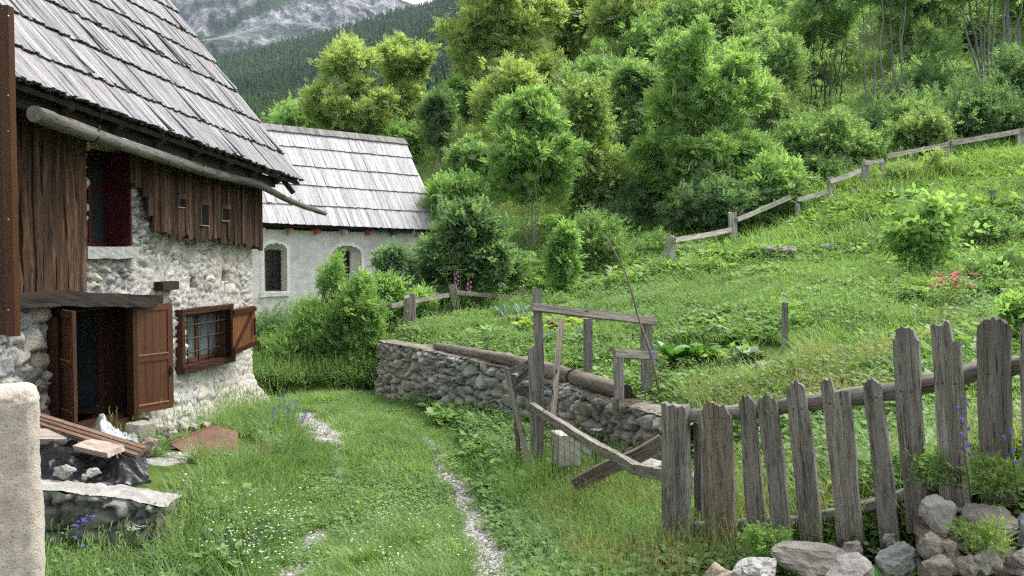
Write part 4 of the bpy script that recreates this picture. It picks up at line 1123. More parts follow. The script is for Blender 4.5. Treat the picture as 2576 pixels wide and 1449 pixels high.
gp_('post', P(1627, 1040, 9.75), P(1626, 812, 9.75), .130, .08, (1.1, 1.06, 1.03), taper=.9)
gp_('brace', P(1391, 1046, 9.15), P(1412, 803, 9.6), .062, .03, (1.55, 1.4, 1.22), top=lambda x: random.uniform(-.01, .01))
gp_('rail', P(1545, 889, 9.3), P(1652, 893, 9.45), .088, .07, (1.15, 1.08, 1.0), face=(0, -1, .3), wj=.01)
gp_('post', P(1558, 1015, 9.28), P(1556, 898, 9.3), .105, .05, (1.25, 1.2, 1.15))
gp_('sill', P(1549, 1016, 9.25), P(1610, 1016, 9.4), .105, .12, (.95, .85, .75), face=(0, -1, .2), wj=.012)
gp_('brace', P(1332, 1170, 9.2), P(1271, 924, 9.3), .060, .025, (1.15, 1.08, 1.0), top=lambda x: random.uniform(-.05, .03))
gp_('post', P(1308, 1190, 9.5), P(1291, 942, 9.5), .055, .05, (.85, .74, .65))
gp_('brace', P(1276, 938, 9.42), P(1332, 912, 9.42), .07, .03, (.95, .9, .85)); gp_('brace', P(1290, 966, 9.55), P(1334, 930, 9.5), .075, .03, (.75, .68, .62))
gp_('rail', P(1294, 980, 9.48), P(1336, 981, 9.45), .085, .04, (.7, .62, .55))
pl = [(1338, 1022, 9.2), (1400, 1062, 8.3), (1490, 1118, 7.2), (1538, 1143, 6.7), (1601, 1180, 6.0), (1650, 1190, 5.65), (1694, 1198, 5.36)]
pts = np.array([P(*q) for q in pl]); k = np.linspace(0, 1, len(pts)); kk = np.linspace(0, 1, 40); pp = np.stack([np.interp(kk, k, pts[:, i]) for i in range(3)], 1)
mb = MB(); mb.plank(pp[0], pp[-1], .055, .075, (0, -.25, 1), 39, .004, lambda q: np.array([np.interp(q, kk, pp[:, i]) for i in range(3)]) - (pp[0] + (pp[-1] - pp[0]) * q), nw=4, wjit=.02, col=(1.15, 1.1, 1.05))
gpart('rail', mb, m_greyl)
gp_('brace', P(1445, 1222, 7.3), P(1668, 1110, 7.2), .115, .06, (.80, .70, .62), wj=.02, bend=lambda k: (0, 0, .012 * math.sin(k * 6)))
mb = MB()
for i in range(16):     # slack wire netting hanging from the long rail
    q = pp[2 + i] * 1.0; q0 = q + (0, -.02, -.05); q1 = q + (rng.uniform(-.05, .05), -.02, 0); q1[2] = gz(q1[0], q1[1]) + .02; mb.tube([q0, (q0 + q1) / 2 + (rng.uniform(-.02, .02), 0, 0), q1], .0022, 4)
for j in range(4):
    mb.tube([pp[2 + i] + (0, -.02, -.10 - .09 * j + rng.uniform(-.01, .01)) for i in range(0, 16, 3)], .0022, 4)
gpart('wire_netting', mb, m_iron)

# ------------------------------------------------------------------ rail fence up the hillside
rf_ = empty('rail_fence', tuple(P(1687, 690, 20)), 0, 'grey post and rail fence climbing the hillside behind the garden', 'fence')
def fpart(root, name, a, b_, w, t, col=(1, 1, 1), mat=None, **kw):
    mb = MB(); mb.plank(a, b_, w, t, F0, kw.pop('nseg', 8), .002, col=col, nw=3, wjit=.01, **kw); o = mb.build(name, mat or m_grey); o.parent = root; o.matrix_parent_inverse = Matrix.Translation(-Vector(root.location)); return o
posts = [(1688, 592, 690, 18, 20), (1845, 532, 634, 19, 22.5), (2006, 510, 566, 13, 23.5), (2087, 447, 505, 14, 24.2), (2174, 404, 472, 16, 25), (2220, 403, 452, 13, 25.4), (2387, 353, 416, 14, 26.3), (2565, 322, 404, 17, 27)]
for u, v0, v1, w, Y in posts: fpart(rf_, 'post', P(u + 2, v1 + 8, Y), P(u + random.uniform(-4, 4), v0 + random.uniform(-3, 3), Y), w * Y / FPX, w * Y / FPX * .7, (1.9, 1.85, 1.8), top=lambda x: random.uniform(-.05, .02))
for (a, b_, w) in (((1696, 604, 19.9), (1838, 578, 22.4), 13), ((1853, 553, 22.4), (1985, 496, 23.4), 12), ((2003, 502, 23.4), (2079, 483, 24.1), 11), ((2086, 458, 24.1), (2162, 430, 24.9), 11), ((2172, 411, 24.9), (2219, 403, 25.3), 10), ((2230, 393, 25.4), (2380, 363, 26.2), 11), ((2392, 360, 26.2), (2558, 331, 26.9), 13), ((2437, 403, 26.3), (2562, 378, 26.9), 13), ((2240, 420, 25.5), (2300, 408, 25.8), 9), ((2570, 329, 26.9), (2700, 312, 27.2), 13)):
    p, q = P(*a), P(*b_); fpart(rf_, 'rail', p - (0, .06, 0), q - (0, .06, 0), w * a[2] / FPX, .06, (1.9, 1.85, 1.75), bend=lambda k: (0, 0, -.012 * math.sin(k * 3.1)))
fpart(rf_, 'brace', P(1648, 664, 19.8), P(1679, 624, 19.9), .05, .05, (1.4, 1.35, 1.3))
# broken fence along the back of the garden
bf = empty('broken_fence', tuple(P(1032, 838, 16)), 0, 'broken pale wooden fence with split post and sagging rails at the garden corner', 'fence')
fpart(bf, 'post', P(1022, 845, 16), P(1026, 745, 16), .12, .09, (1.15, 1.12, 1.08), m_greyl, top=lambda x: random.uniform(-.05, .02)); fpart(bf, 'post', P(1037, 845, 16.1), P(1039, 738, 16.1), .10, .08, (1.2, 1.17, 1.12), m_greyl, top=lambda x: random.uniform(-.04, .02))
fpart(bf, 'post', P(1158, 815, 18), P(1138, 716, 18), .155, .10, (1.2, 1.17, 1.12), m_greyl, top=lambda x: random.uniform(-.03, .02)); fpart(bf, 'post', P(1325, 775, 20.1), P(1311, 717, 20.1), .13, .09, (1.5, 1.5, 1.45), m_greyl, top=lambda x: random.uniform(-.05, .02))
fpart(bf, 'rail', P(982, 770, 15.5), P(1128, 742, 17.9), .085, .05, (1.15, 1.1, 1.05), m_greyl); fpart(bf, 'rail', P(1148, 736, 17.9), P(1309, 749, 20), .085, .05, (1.2, 1.15, 1.1), m_greyl)
mb = MB(); mb.tube([P(1325, 752, 20), P(1420, 737, 20.1), P(1500, 719, 20.0), P(1560, 704, 20), P(1610, 695, 20)], [.03, .045, .05, .04, .03], 7, .1); o = mb.build('rail', m_grey); o.parent = bf; o.matrix_parent_inverse = Matrix.Translation(-Vector(bf.location))
fpart(bf, 'post', P(1507, 728, 19.9), P(1482, 692, 20.0), .13, .07, (1.4, 1.35, 1.3), m_greyl); fpart(bf, 'post', P(1095, 815, 16.6), P(1094, 786, 16.6), .06, .05)

# stakes and a long stick
def stake(u, v0, v1, w, Y, label, tl=0):
    mb = MB(); b0_ = P(u + tl, v1 + 6, Y); b0_[2] = min(b0_[2], gz(b0_[0], b0_[1]) - .12); mb.plank(b0_, P(u, v0, Y), w * Y / FPX, w * Y / FPX * .8, F0, 8, .001, col=(.85, .84, .84), nw=3, top=lambda x: random.uniform(-.01, .006)); return one(mb, 'stake', m_grey, label, 'stake')
stake(1975, 760, 892, 13, 9.9, 'square grey stake standing alone in the middle of the garden grass', -1)
stake(2214, 786, 814, 11, 10.8, 'short grey stub of a stake in the yellowed weeds behind the pickets')
stake(2161, 742, 776, 8, 12.4, 'thin pale marker stake standing among the weeds in the garden')
stake(2498, 478, 556, 11, 19, 'thin leaning grey stake on the slope above the leafy shrub', 5)
stake(1479, 801, 915, 22, 11.0, 'grey post wrapped in wire netting behind the gate frame')
mb = MB(); sp = [(1527, 600), (1552, 645), (1575, 690), (1590, 740), (1605, 795), (1620, 840), (1634, 880), (1648, 935), (1658, 990)]
mb.tube([P(u, v, 9.42 - .02 * i) for i, (u, v) in enumerate(sp)], np.linspace(.007, .015, len(sp)), 7, .08, col=(.95, .85, .75)); one(mb, 'long_stick', m_greyl, 'long thin crooked stick leaning against the gate rail', 'stick')
# ------------------------------------------------------------------ loose rocks and rubble
def rock_px(u0, v0, u1, v1, Y, depth=1.0, seed=0, col=(.40, .39, .37), label='', cut=.6, rot=0, tilt=(0, 0), rough=.25, sub=4, mat=None, name='rock', group=None, sink=.0):
    c = P((u0 + u1) / 2, (v0 + v1) / 2, Y); w = (u1 - u0) / FPX * Y; h = (v1 - v0) / FPX * Y
    k = 1.05
    mb = MB(); mb.rock(c - (0, 0, sink), (w * k, w * depth * k, h * k), seed, rot, col, sub, rough, 0, cut, tilt)
    return one(mb, name, mat or m_rock, label, 'rock', group)
m_rock = stone_mat('pale_rock', 16.0, bumpd=0.012, amt=.6)
m_rockl = stone_mat('lichened_rock', 30.0, lichen=(.30, .29, .25), bumpd=0.015, amt=.7)
rock_px(2317, 1232, 2408, 1356, 4.15, 1.0, 4, (.42, .41, .40), 'tall pale grey block standing on the broken wall end at the pickets', .5, .3)
rock_px(2420, 1262, 2552, 1372, 4.05, .9, 8, (.29, .26, .245), 'big rounded brown grey boulder beside the tall pale block', .62, .2)
rock_px(2372, 1355, 2412, 1402, 3.88, 1.0, 12, (.36, .30, .265), 'small square pinkish stone wedged under the tall pale block', .5)
rock_px(1944, 1358, 2190, 1452, 4.35, .8, 15, (.36, .335, .305), 'large flat brown grey slab lying below the pickets', .42, .25, (.25, .12))
rock_px(1842, 1396, 1974, 1478, 4.2, .9, 23, (.46, .46, .45), 'white rough rock near the foot of the wide pale picket', .55, .6)
rock_px(1768, 1416, 1838, 1470, 4.2, .9, 31, (.44, .38, .29), 'small cream coloured stone beside the white rough rock', .6)
rock_px(2104, 1362, 2182, 1408, 4.5, .9, 37, (.36, .33, .29), 'small angular fawn stone above the flat slab', .5)
rock_px(2076, 1404, 2226, 1485, 4.0, .9, 41, (.37, .36, .35), 'grey angular slab in front of the flat brown one', .42, -.3, (.3, -.2))
rock_px(2215, 1340, 2262, 1376, 4.35, .9, 47, (.36, .35, .33), 'little pale stone perched behind the jagged leaf', .5)
rock_px(2208, 1366, 2312, 1475, 4.1, .9, 53, (.30, .315, .305), 'rounded green grey rock under the jagged leaves', .65)
rock_px(2552, 1278, 2640, 1385, 4.0, .9, 59, (.25, .27, .31), 'bluish grey rock at the right edge beyond the boulder', .6)
rock_px(1736, 1172, 1882, 1222, 6.4, .8, 61, (.42, .42, .42), 'pale flat slab lying on rubble behind the pickets', .40, .2, (0, .1), .15)
rock_px(1728, 1205, 1770, 1275, 6.2, .9, 67, (.36, .35, .33), 'chunky pale rubble stone under the flat slab', .5)
rock_px(1745, 1232, 1800, 1280, 6.25, .9, 68, (.34, .32, .29), 'lower rubble stone half hidden by the wide picket', .5)
rock_px(2150, 1165, 2268, 1215, 5.6, .8, 71, (.30, .28, .25), 'stone in the dry grass seen between narrow pickets', .5)
rock_px(1466, 1116, 1494, 1150, 8.2, .9, 73, (.40, .41, .42), 'small whitish stone beside the concrete block', .55)
rock_px(1608, 1154, 1680, 1180, 7.3, .9, 79, (.42, .42, .41), 'flat white stone under the diagonal gate beam', .5)
rock_px(1535, 1000, 1556, 1024, 9.35, .9, 83, (.45, .44, .42), 'fist sized white stone beside the gate sill', .6)
for i, (a, b_, c, d, Y, lb) in enumerate(((1925, 612, 1958, 636, 18.6, 'grey stone at the near end of the row bordering the upper garden'), (1962, 612, 2010, 642, 18.4, 'low wide grey stone in the row bordering the upper garden'), (2062, 608, 2098, 630, 18.7, 'pale stone in the middle of the garden border row'), (2096, 612, 2118, 630, 18.8, 'small dark stone touching the pale one in the border row'), (2268, 616, 2296, 634, 18.4, 'whitish stone in the border row beside the leafy shrub'), (2298, 620, 2330, 638, 18.2, 'last stone of the border row under the leafy shrub'))):
    rock_px(a, b_, c, d, Y, .8, 90 + i, (.33, .32, .30), lb, .55, sub=3, group='stones bordering the upper garden', sink=.03)
for i, (a, b_, c, d, Y, cc, lb) in enumerate(((2302, 1334, 2378, 1400, 3.92, (.30, .27, .245), 'mossy brown stone directly under the tall pale block'), (2318, 1396, 2392, 1462, 3.82, (.25, .23, .21), 'dark wedge of stone below the mossy brown one'), (2398, 1398, 2462, 1462, 3.8, (.29, .265, .24), 'squat brown stone beside the small pinkish one'), (2446, 1372, 2528, 1446, 3.8, (.33, .305, .28), 'tan stone bedded in earth under the big boulder'), (2520, 1376, 2600, 1452, 3.78, (.27, .25, .24), 'greyish stone in the bottom right corner of the picture'))):
    rock_px(a, b_, c, d, Y, .9, 301 + i, cc, lb, .5, mat=m_rockl, rot=.3 * i)
# ruined mortared wall end, lower right
ruin = MB()
Sg, Zg = np.meshgrid(np.arange(0, 1.9, .016), np.arange(0, .95, .016), indexing='ij')
H, CC = relief(0, 0, Sg, Zg, cell=(.17, .12), k=29, depth=.10, pal=[(.22, .20, .18), (.27, .25, .22), (.19, .175, .16), (.24, .225, .21)], mort=(.09, .075, .058), gap=(.06, .28), mvar=.5, ang=.5)
p0 = P(2308, 1500, 3.95); ztopr = np.interp(Sg[:, 0], [0, .3, .5, 1.9], [P(0, 1375, 3.9)[2], P(0, 1378, 3.9)[2], P(0, 1404, 3.9)[2], P(0, 1385, 3.9)[2]])
Zr = (ztopr[:, None] - .95) + Zg
wd = np.array((.94, -.34)); wn_ = np.array((-.34, -.94))
side = sstep(.12, 0, Sg)
V = np.stack([p0[0] + Sg * wd[0] + wn_[0] * (H - side * .10), p0[1] + Sg * wd[1] + wn_[1] * (H - side * .10), Zr], -1)
rw = empty('ruined_wall', (p0[0], p0[1], gz(p0[0], p0[1])), 0, 'crumbling earthy stone and mortar wall end under the boulders', 'wall ruin'); rw['kind'] = 'thing'
o = obj('stone_face', arr_mesh('stone_face', V.reshape(-1, 3), grid_faces(*Sg.shape), [m_rockl], False, attrs={'Col': ('FLOAT_COLOR', np.concatenate([CC, np.ones(CC.shape[:2] + (1,))], -1).reshape(-1, 4))}), rw); o.matrix_parent_inverse = Matrix.Translation(-Vector(rw.location))
tk = np.linspace(0, .6, 20)
Vt = np.stack([np.repeat((p0[0] + Sg[:, 0] * wd[0] + wn_[0] * (H[:, -1] - side[:, -1] * .10))[:, None], 20, 1) - wn_[0] * tk, np.repeat((p0[1] + Sg[:, 0] * wd[1] + wn_[1] * (H[:, -1] - side[:, -1] * .10))[:, None], 20, 1) - wn_[1] * tk, np.repeat(Zr[:, -1][:, None], 20, 1) + (fbm(Sg[:, :20] * 9, tk[None] * 9 + 0 * Sg[:, :20], 8, 3) - .5) * .10 * np.minimum(1, tk * 8)], -1)
o = obj('rubble_core', arr_mesh('rubble_core', Vt.reshape(-1, 3), grid_faces(len(Sg), 20), [m_rockl], True, attrs={'Col': ('FLOAT_COLOR', np.tile(np.array((.15, .12, .09, 1)), (len(Sg) * 20, 1)))}), rw); o.matrix_parent_inverse = Matrix.Translation(-Vector(rw.location))

# ------------------------------------------------------------------ concrete blocks
def block_px(u0, v0, u1, v1, Y, d, col, name, label, rot):
    c = P((u0 + u1) / 2, v1, Y); w = (u1 - u0) / FPX * Y * .86; h = (v1 - v0) / FPX * Y
    mb = MB(); V, F = ICO[4]; V = np.sign(V) * np.abs(V) ** .12; V = V / np.abs(V).max(0) * .5
    V = V * np.array((w, d, h)) + (fbm(V[:, 0] * 6, V[:, 1] * 6 + V[:, 2] * 4, 5, 3) - .5)[:, None] * .012
    M = np.array(Matrix.Rotation(rot, 3, 'Z')); mb.add(V @ M.T + c + (0, 0, h / 2), F, 0, None, (1, 1, 1), True)
    return one(mb, name, plain(name + '_concrete', col, .95, .2, nscale=22, var=.22, bumpd=.006), label, 'block')
block_px(1388, 1086, 1456, 1168, 8.5, .26, (.46, .44, .37), 'cream_block', 'pale cream concrete block behind the wire netting of the gate', .25)
block_px(324, 1062, 385, 1108, 9.3, .22, (.30, .275, .24), 'grey_block', 'grey concrete block beside the plastic sheet at the house wall', -.5)

# ------------------------------------------------------------------ heap in front of the house
m_tarp = plain('black_plastic', (.012, .013, .016), .38, .6, nscale=30, var=.3, bumpd=.004)
def sheet(name, corners, nu, nv, hfun, mat, label, cat, thick=0):
    """crumpled sheet between four world corners (a,b,c,d)"""
    a, b_, c, d = [np.asarray(q, float) for q in corners]
    s, t = np.meshgrid(np.linspace(0, 1, nu), np.linspace(0, 1, nv), indexing='ij')
    Pm = ((1 - s) * (1 - t))[..., None] * a + (s * (1 - t))[..., None] * b_ + (s * t)[..., None] * c + ((1 - s) * t)[..., None] * d
    off = hfun(s, t, Pm); Pm = Pm + off
    org = Pm.reshape(-1, 3).mean(0); org[2] = Pm[..., 2].min()
    o = obj(name, arr_mesh(name, (Pm - org).reshape(-1, 3), grid_faces(nu, nv), [mat], True)); o.location = org
    return tag(o, label, cat)
def folds(x, y, k, f): return np.abs(fbm(x * f, y * f, k, 3) - .5) * 2
def tarp_h(s, t, Pm):
    e = np.minimum(np.minimum(s, 1 - s), np.minimum(t, 1 - t)); body = sstep(0, .3, e)
    lump = .10 * fbm(s * 4, t * 4, 4, 2) * body + (.10 * np.exp(-((s - .3) / .22) ** 2 - ((t - .55) / .3) ** 2) + .12 * np.exp(-((s - .75) / .2) ** 2 - ((t - .4) / .3) ** 2))
    z = lump + (folds(s + t * .3, t - s * .4, 9, 5) - .3) * .075 + (folds(s, t, 14, 11) - .3) * .03
    xy = (fbm(s * 5, t * 5, 2, 2) - .5) * .12
    return np.stack([xy, (fbm(s * 5, t * 5, 7, 2) - .5) * .16, z], -1)
sheet('plastic_tarp', (P(60, 1222, 7.62), P(372, 1222, 7.72), P(372, 1112, 8.5), P(60, 1098, 8.7)), 110, 90, tarp_h, m_tarp, 'crumpled black plastic tarp heaped behind the low stone wall', 'tarp')
m_film, nt, b = nodes_of('clear_plastic_film'); b.inputs['Base Color'].default_value = (.75, .78, .82, 1); b.inputs['Roughness'].default_value = .25
tb = nt.nodes.new('ShaderNodeBsdfTransparent'); mx = nt.nodes.new('ShaderNodeMixShader'); mx.inputs[0].default_value = .62
nt.links.new(tb.outputs[0], mx.inputs[1]); nt.links.new(b.outputs[0], mx.inputs[2]); nt.links.new(mx.outputs[0], nt.nodes['Material Output'].inputs['Surface'])
def film_h(s, t, Pm):
    pk_ = np.exp(-((s - .28) / .20) ** 2 - ((t - .62) / .34) ** 2)
    z = .24 * pk_ + (folds(s * 1.3 + t, t, 31, 5) - .3) * .06 + (folds(s, t, 33, 12) - .3) * .025
    return np.stack([(fbm(s * 4, t * 4, 41, 2) - .5) * .10, (fbm(s * 4, t * 4, 43, 2) - .5) * .10, z], -1)
sheet('plastic_sheet', (P(225, 1128, 8.5), P(345, 1136, 8.4), P(350, 1088, 9.2), P(232, 1085, 9.3)), 70, 60, film_h, m_film, 'milky clear plastic sheet bunched up beside the grey block', 'plastic sheet')
m_pw = wood_mat('raw_old_plank', [(.25, (.085, .055, .040)), (.5, (.22, .155, .115)), (.75, (.34, .26, .20))], along=2, across=26)
m_pwl = wood_mat('bleached_plank', [(.25, (.22, .18, .15)), (.5, (.42, .36, .31)), (.75, (.55, .50, .45))], along=2, across=22)
p, q = P(70, 1048, 8.55), P(357, 1139, 7.95)
mb = MB(); ax = unit(q - p); sd = unit(np.cross(ax, (0, -.55, .83)))
mb.plank(p, q, .145, .035, (0, -.55, .83), 10, .001, col=(.95, .9, .88), nw=4, wjit=.004)
for i, k in enumerate((-.045, .0, .045)): mb.plank(p + sd * k + np.array((0, -.55, .83)) * .021, q + sd * k + np.array((0, -.55, .83)) * .021, .030, .014, (0, -.55, .83), 8, .0006, col=((1.25, 1.15, 1.1), (.9, .85, .8), (1.15, 1.05, 1.0))[i], nw=2)
one(mb, 'grooved_plank', m_pw, 'long grooved brown plank lying slantwise across the heap', 'plank')
def plank_px(p0, p1, w, t, label, mat, col=(1, 1, 1), face=(0, -.35, .94)):
    mb = MB(); mb.plank(P(*p0), P(*p1), w, t, face, 8, .002, col=col, nw=5, wjit=.012, top=lambda x: random.uniform(-.02, .01)); return one(mb, 'plank_offcut', mat, label, 'plank')
plank_px((80, 1098, 8.25), (176, 1098, 8.3), .19, .06, 'short thick bleached plank end on top of the black tarp', m_pwl)
plank_px((206, 1118, 8.1), (292, 1136, 7.8), .17, .05, 'whitish board offcut lying on the tarp under the grooved plank', m_pwl, (1.15, 1.1, 1.08), (.15, -.35, .92))
plank_px((70, 1078, 8.6), (135, 1066, 8.8), .10, .05, 'dark plank end wedged under the grooved plank', m_pw, (.5, .45, .4))
plank_px((130, 1085, 8.7), (215, 1078, 9.0), .12, .03, 'thin brown board lying flat below the window', m_pw, (1.1, 1, .9))
rock_px(134, 1166, 186, 1204, 7.5, .9, 101, (.44, .43, .42), 'angular white stone weighing down the tarp on the low wall', .5)
rock_px(212, 1176, 252, 1204, 7.5, .9, 103, (.46, .45, .44), 'smaller white stone holding the tarp edge', .55)
rock_px(204, 1190, 226, 1208, 7.45, .9, 104, (.38, .37, .35), 'pebble grey stone against the smaller white stone', .55, sub=3)
rock_px(346, 1098, 402, 1146, 9.0, .9, 107, (.36, .30, .25), 'beige boulder below the grey block', .6)
for i, (a, b_, c, d, Y, lb) in enumerate(((384, 1064, 414, 1096, 9.9, 'flat beige footing stone right of the grey block'), (408, 1070, 450, 1102, 10.0, 'broad pale footing stone at the house wall'), (444, 1062, 474, 1092, 10.3, 'tilted light footing stone at the house wall'), (470, 1062, 500, 1086, 10.6, 'cream footing stone left of the rusty plate'), (496, 1056, 530, 1080, 10.9, 'last pale footing stone behind the rusty plate'))):
    rock_px(a, b_, c, d, Y, .8, 110 + i, (.46, .42, .36), lb, .5, group='footing stones along the house')
# low wall holding the heap
lw = empty('low_wall', tuple(P(250, 1330, 7.2)), 0, 'knee high rubble wall with a flaking cement top below the tarp', 'stone wall'); lw['kind'] = 'thing'
a0, a1 = P(-80, 1216, 7.18), P(392, 1258, 7.1)
Lq = np.linalg.norm((a1 - a0)[:2]); dq = (a1 - a0)[:2] / Lq; nq = np.array((dq[1], -dq[0]))
Sg, Zg = np.meshgrid(np.arange(0, Lq + .35, .02), np.linspace(0, 1, 34), indexing='ij')
zt_ = np.interp(Sg, [0, Lq], [a0[2], a1[2]]) - sstep(Lq - .5, Lq + .3, Sg) * .04 + (fbm(Sg * 3, Sg * 0, 3, 3) - .5) * .04
Zz = zt_ - .62 * (1 - Zg)
H, CC = relief(0, 0, Sg, Zz, cell=(.26, .17), k=51, depth=.08, pal=[(.16, .16, .165), (.24, .23, .21), (.19, .185, .18), (.28, .265, .24)], mort=(.22, .215, .20), gap=(.08, .32), mvar=.4, ang=.3)
CC = np.where((Zg > .93)[..., None], np.array((.30, .30, .28)), CC)
tr = np.clip(Sg - Lq, 0, 1)
V = np.stack([a0[0] + np.minimum(Sg, Lq) * dq[0] + nq[0] * (H - tr * 1.3), a0[1] + np.minimum(Sg, Lq) * dq[1] + nq[1] * (H - tr * 1.3), Zz], -1)
o = obj('stone_face', arr_mesh('stone_face', V.reshape(-1, 3), grid_faces(*Sg.shape), [m_field], False, attrs={'Col': ('FLOAT_COLOR', np.concatenate([CC, np.ones(CC.shape[:2] + (1,))], -1).reshape(-1, 4))}), lw); o.matrix_parent_inverse = Matrix.Translation(-Vector(lw.location))
tk = np.linspace(-.05, .27, 22); sg = np.arange(0, Lq + .12, .018)
zc = np.interp(sg, Sg[:, 0], zt_[:, -1])
S3, T3 = np.meshgrid(sg, tk, indexing='ij')
flake = fbm(S3 * 5, T3 * 12, 61, 4); z3 = zc[:, None] + .012 + np.round(flake * 5) / 5 * .05 - .03 + (fbm(S3 * 30, T3 * 30, 65, 2) - .5) * .012
er = (fbm(S3[:, :1] * 6, S3[:, :1] * 0, 71, 3) - .5) * .08
V = np.stack([a0[0] + S3 * dq[0] - nq[0] * (T3 + er), a0[1] + S3 * dq[1] - nq[1] * (T3 + er), z3], -1)
cc = np.array((.43, .425, .40)) * (.6 + .6 * fbm(S3 * 8, T3 * 8, 75, 4))[..., None]
o = obj('cement_top', arr_mesh('cement_top', V.reshape(-1, 3), grid_faces(len(sg), len(tk)), [m_field], False, attrs={'Col': ('FLOAT_COLOR', np.concatenate([cc, np.ones(cc.shape[:2] + (1,))], -1).reshape(-1, 4))}), lw); o.matrix_parent_inverse = Matrix.Translation(-Vector(lw.location))
# rusty plate
m_rust = plain('rust_red_plate', (.165, .085, .068), .7, .3, nscale=4, var=.22, bumpd=.002)
cs = [P(428, 1120, 9.75), P(540, 1072, 10.7), P(598, 1088, 10.55), P(600, 1142, 9.5), P(480, 1150, 9.35)]
mb = MB(); up = np.array((0, 0, .012)); V = cs + [c + up for c in cs]
mb.add(V, [(4, 3, 2, 1, 0), (5, 6, 7, 8, 9)] + [(i, (i + 1) % 5, 5 + (i + 1) % 5, 5 + i) for i in range(5)]); mb.plank(cs[0] + up * 1.5, cs[1] + up * 1.5, .03, .012, (0, 0, 1), 6, .001, col=(.6, .6, .6)); mb.rock(cs[1] + up * 2, (.07, .06, .05), 3, 0, (.5, .3, .2), 2)
one(mb, 'rusty_plate', m_rust, 'flat reddish brown metal plate leaning on the house footing', 'plate')
mb = MB(); mb.tube([P(632, 968, 15.2), P(650, 955, 15.3), P(675, 946, 15.4), P(700, 943, 15.5), P(730, 950, 15.6)], .02, 6); one(mb, 'black_hose', m_tarp, 'black water hose curving out of the bush at the house corner', 'hose')

# ------------------------------------------------------------------ near pillar and shutter at the left edge
m_stuc, nt, b = nodes_of('cream_roughcast')
tc = nt.nodes.new('ShaderNodeTexCoord')
n1 = N(nt, 'ShaderNodeTexNoise', Scale=110.0, Detail=4.0, Roughness=.7); nt.links.new(tc.outputs['Object'], n1.inputs['Vector'])
n2 = N(nt, 'ShaderNodeTexNoise', Scale=4.0, Detail=4.0); nt.links.new(tc.outputs['Object'], n2.inputs['Vector'])
vo = N(nt, 'ShaderNodeTexVoronoi', Scale=85.0); nt.links.new(tc.outputs['Object'], vo.inputs['Vector'])
c = ramp(nt, n2.outputs[0], [(.3, (.46, .40, .34)), (.7, (.56, .505, .45))])
c = mixc(nt, .8, c, ramp(nt, n1.outputs[0], [(.33, (.45, .38, .32)), (.46, (1, 1, 1)), (.7, (1.15, 1.15, 1.15))]), 'MULTIPLY')
nt.links.new(c, b.inputs['Base Color']); b.inputs['Roughness'].default_value = .95; b.inputs['Specular IOR Level'].default_value = .15
bump(nt, b, n1.outputs[0], .9, .006)
yp = 3.25; xr0, xr1 = P(96, 1000, yp)[0], P(104, 1440, yp)[0]; zt_ = P(40, 976, yp)[2]
px = np.r_[np.linspace(-1.5, -.06, 90), [-.05, -.04, -.03, -.022, -.015, -.01, -.005, 0]]
path = [(x, 0.0) for x in np.linspace(-1.2, -.05, 100)] + [(-.05 + .05 * math.sin(a), .05 - .05 * math.cos(a)) for a in np.linspace(.15, 1.57, 9)] + [(0, y) for y in np.linspace(.06, .20, 13)]
path = np.array(path); kz = np.r_[np.linspace(-2.2, -.06, 130), -.06 + .06 * np.sin(np.linspace(.08, 1.45, 14))]
pl_ = np.arange(len(path)) * .0115
Sg, Zg = np.meshgrid(pl_, kz, indexing='ij')
ins = .05 * (1 - np.sqrt(np.clip(1 - (np.clip(Zg + .06, 0, .06) / .06) ** 2, 0, 1)))
nn = np.gradient(path, axis=0); nn = np.stack([nn[:, 1], -nn[:, 0]], -1); nn /= np.linalg.norm(nn, axis=1)[:, None]
hh = (fbm(Sg * 60, Zg * 60, 7, 3) - .5) * .014 + (fbm(Sg * 6, Zg * 6, 9, 3) - .5) * .02 - ins
xr = np.interp(Zg, [-2.2, 0], [xr1 + .01, xr0])
lx, ly = path[:, 0][:, None] + nn[:, 0][:, None] * hh, path[:, 1][:, None] + nn[:, 1][:, None] * hh
pa = R(27)
V = np.stack([xr + lx * math.cos(pa) - ly * math.sin(pa), yp + lx * math.sin(pa) + ly * math.cos(pa), zt_ + Zg], -1)
F = grid_faces(len(path), len(kz))
pil = empty('roughcast_pillar', (xr0 - .5, yp, gz(xr0, yp)), 0, 'cream roughcast wall end with a rounded top at the left edge', 'wall end')
top = V[:, -1]; nV = len(V.reshape(-1, 3)); Vt = np.concatenate([V.reshape(-1, 3), top * .4 + np.array((xr0 - .45, yp - .10, zt_ + .002)) * .6])
n_ = len(kz); Ft = np.array([(i * n_ + n_ - 1, (i + 1) * n_ + n_ - 1, nV + i + 1, nV + i) for i in range(len(path) - 1)])
o = obj('render_coat', arr_mesh('render_coat', Vt, np.concatenate([F, Ft]), [m_stuc], True), pil); o.matrix_parent_inverse = Matrix.Translation(-Vector(pil.location))
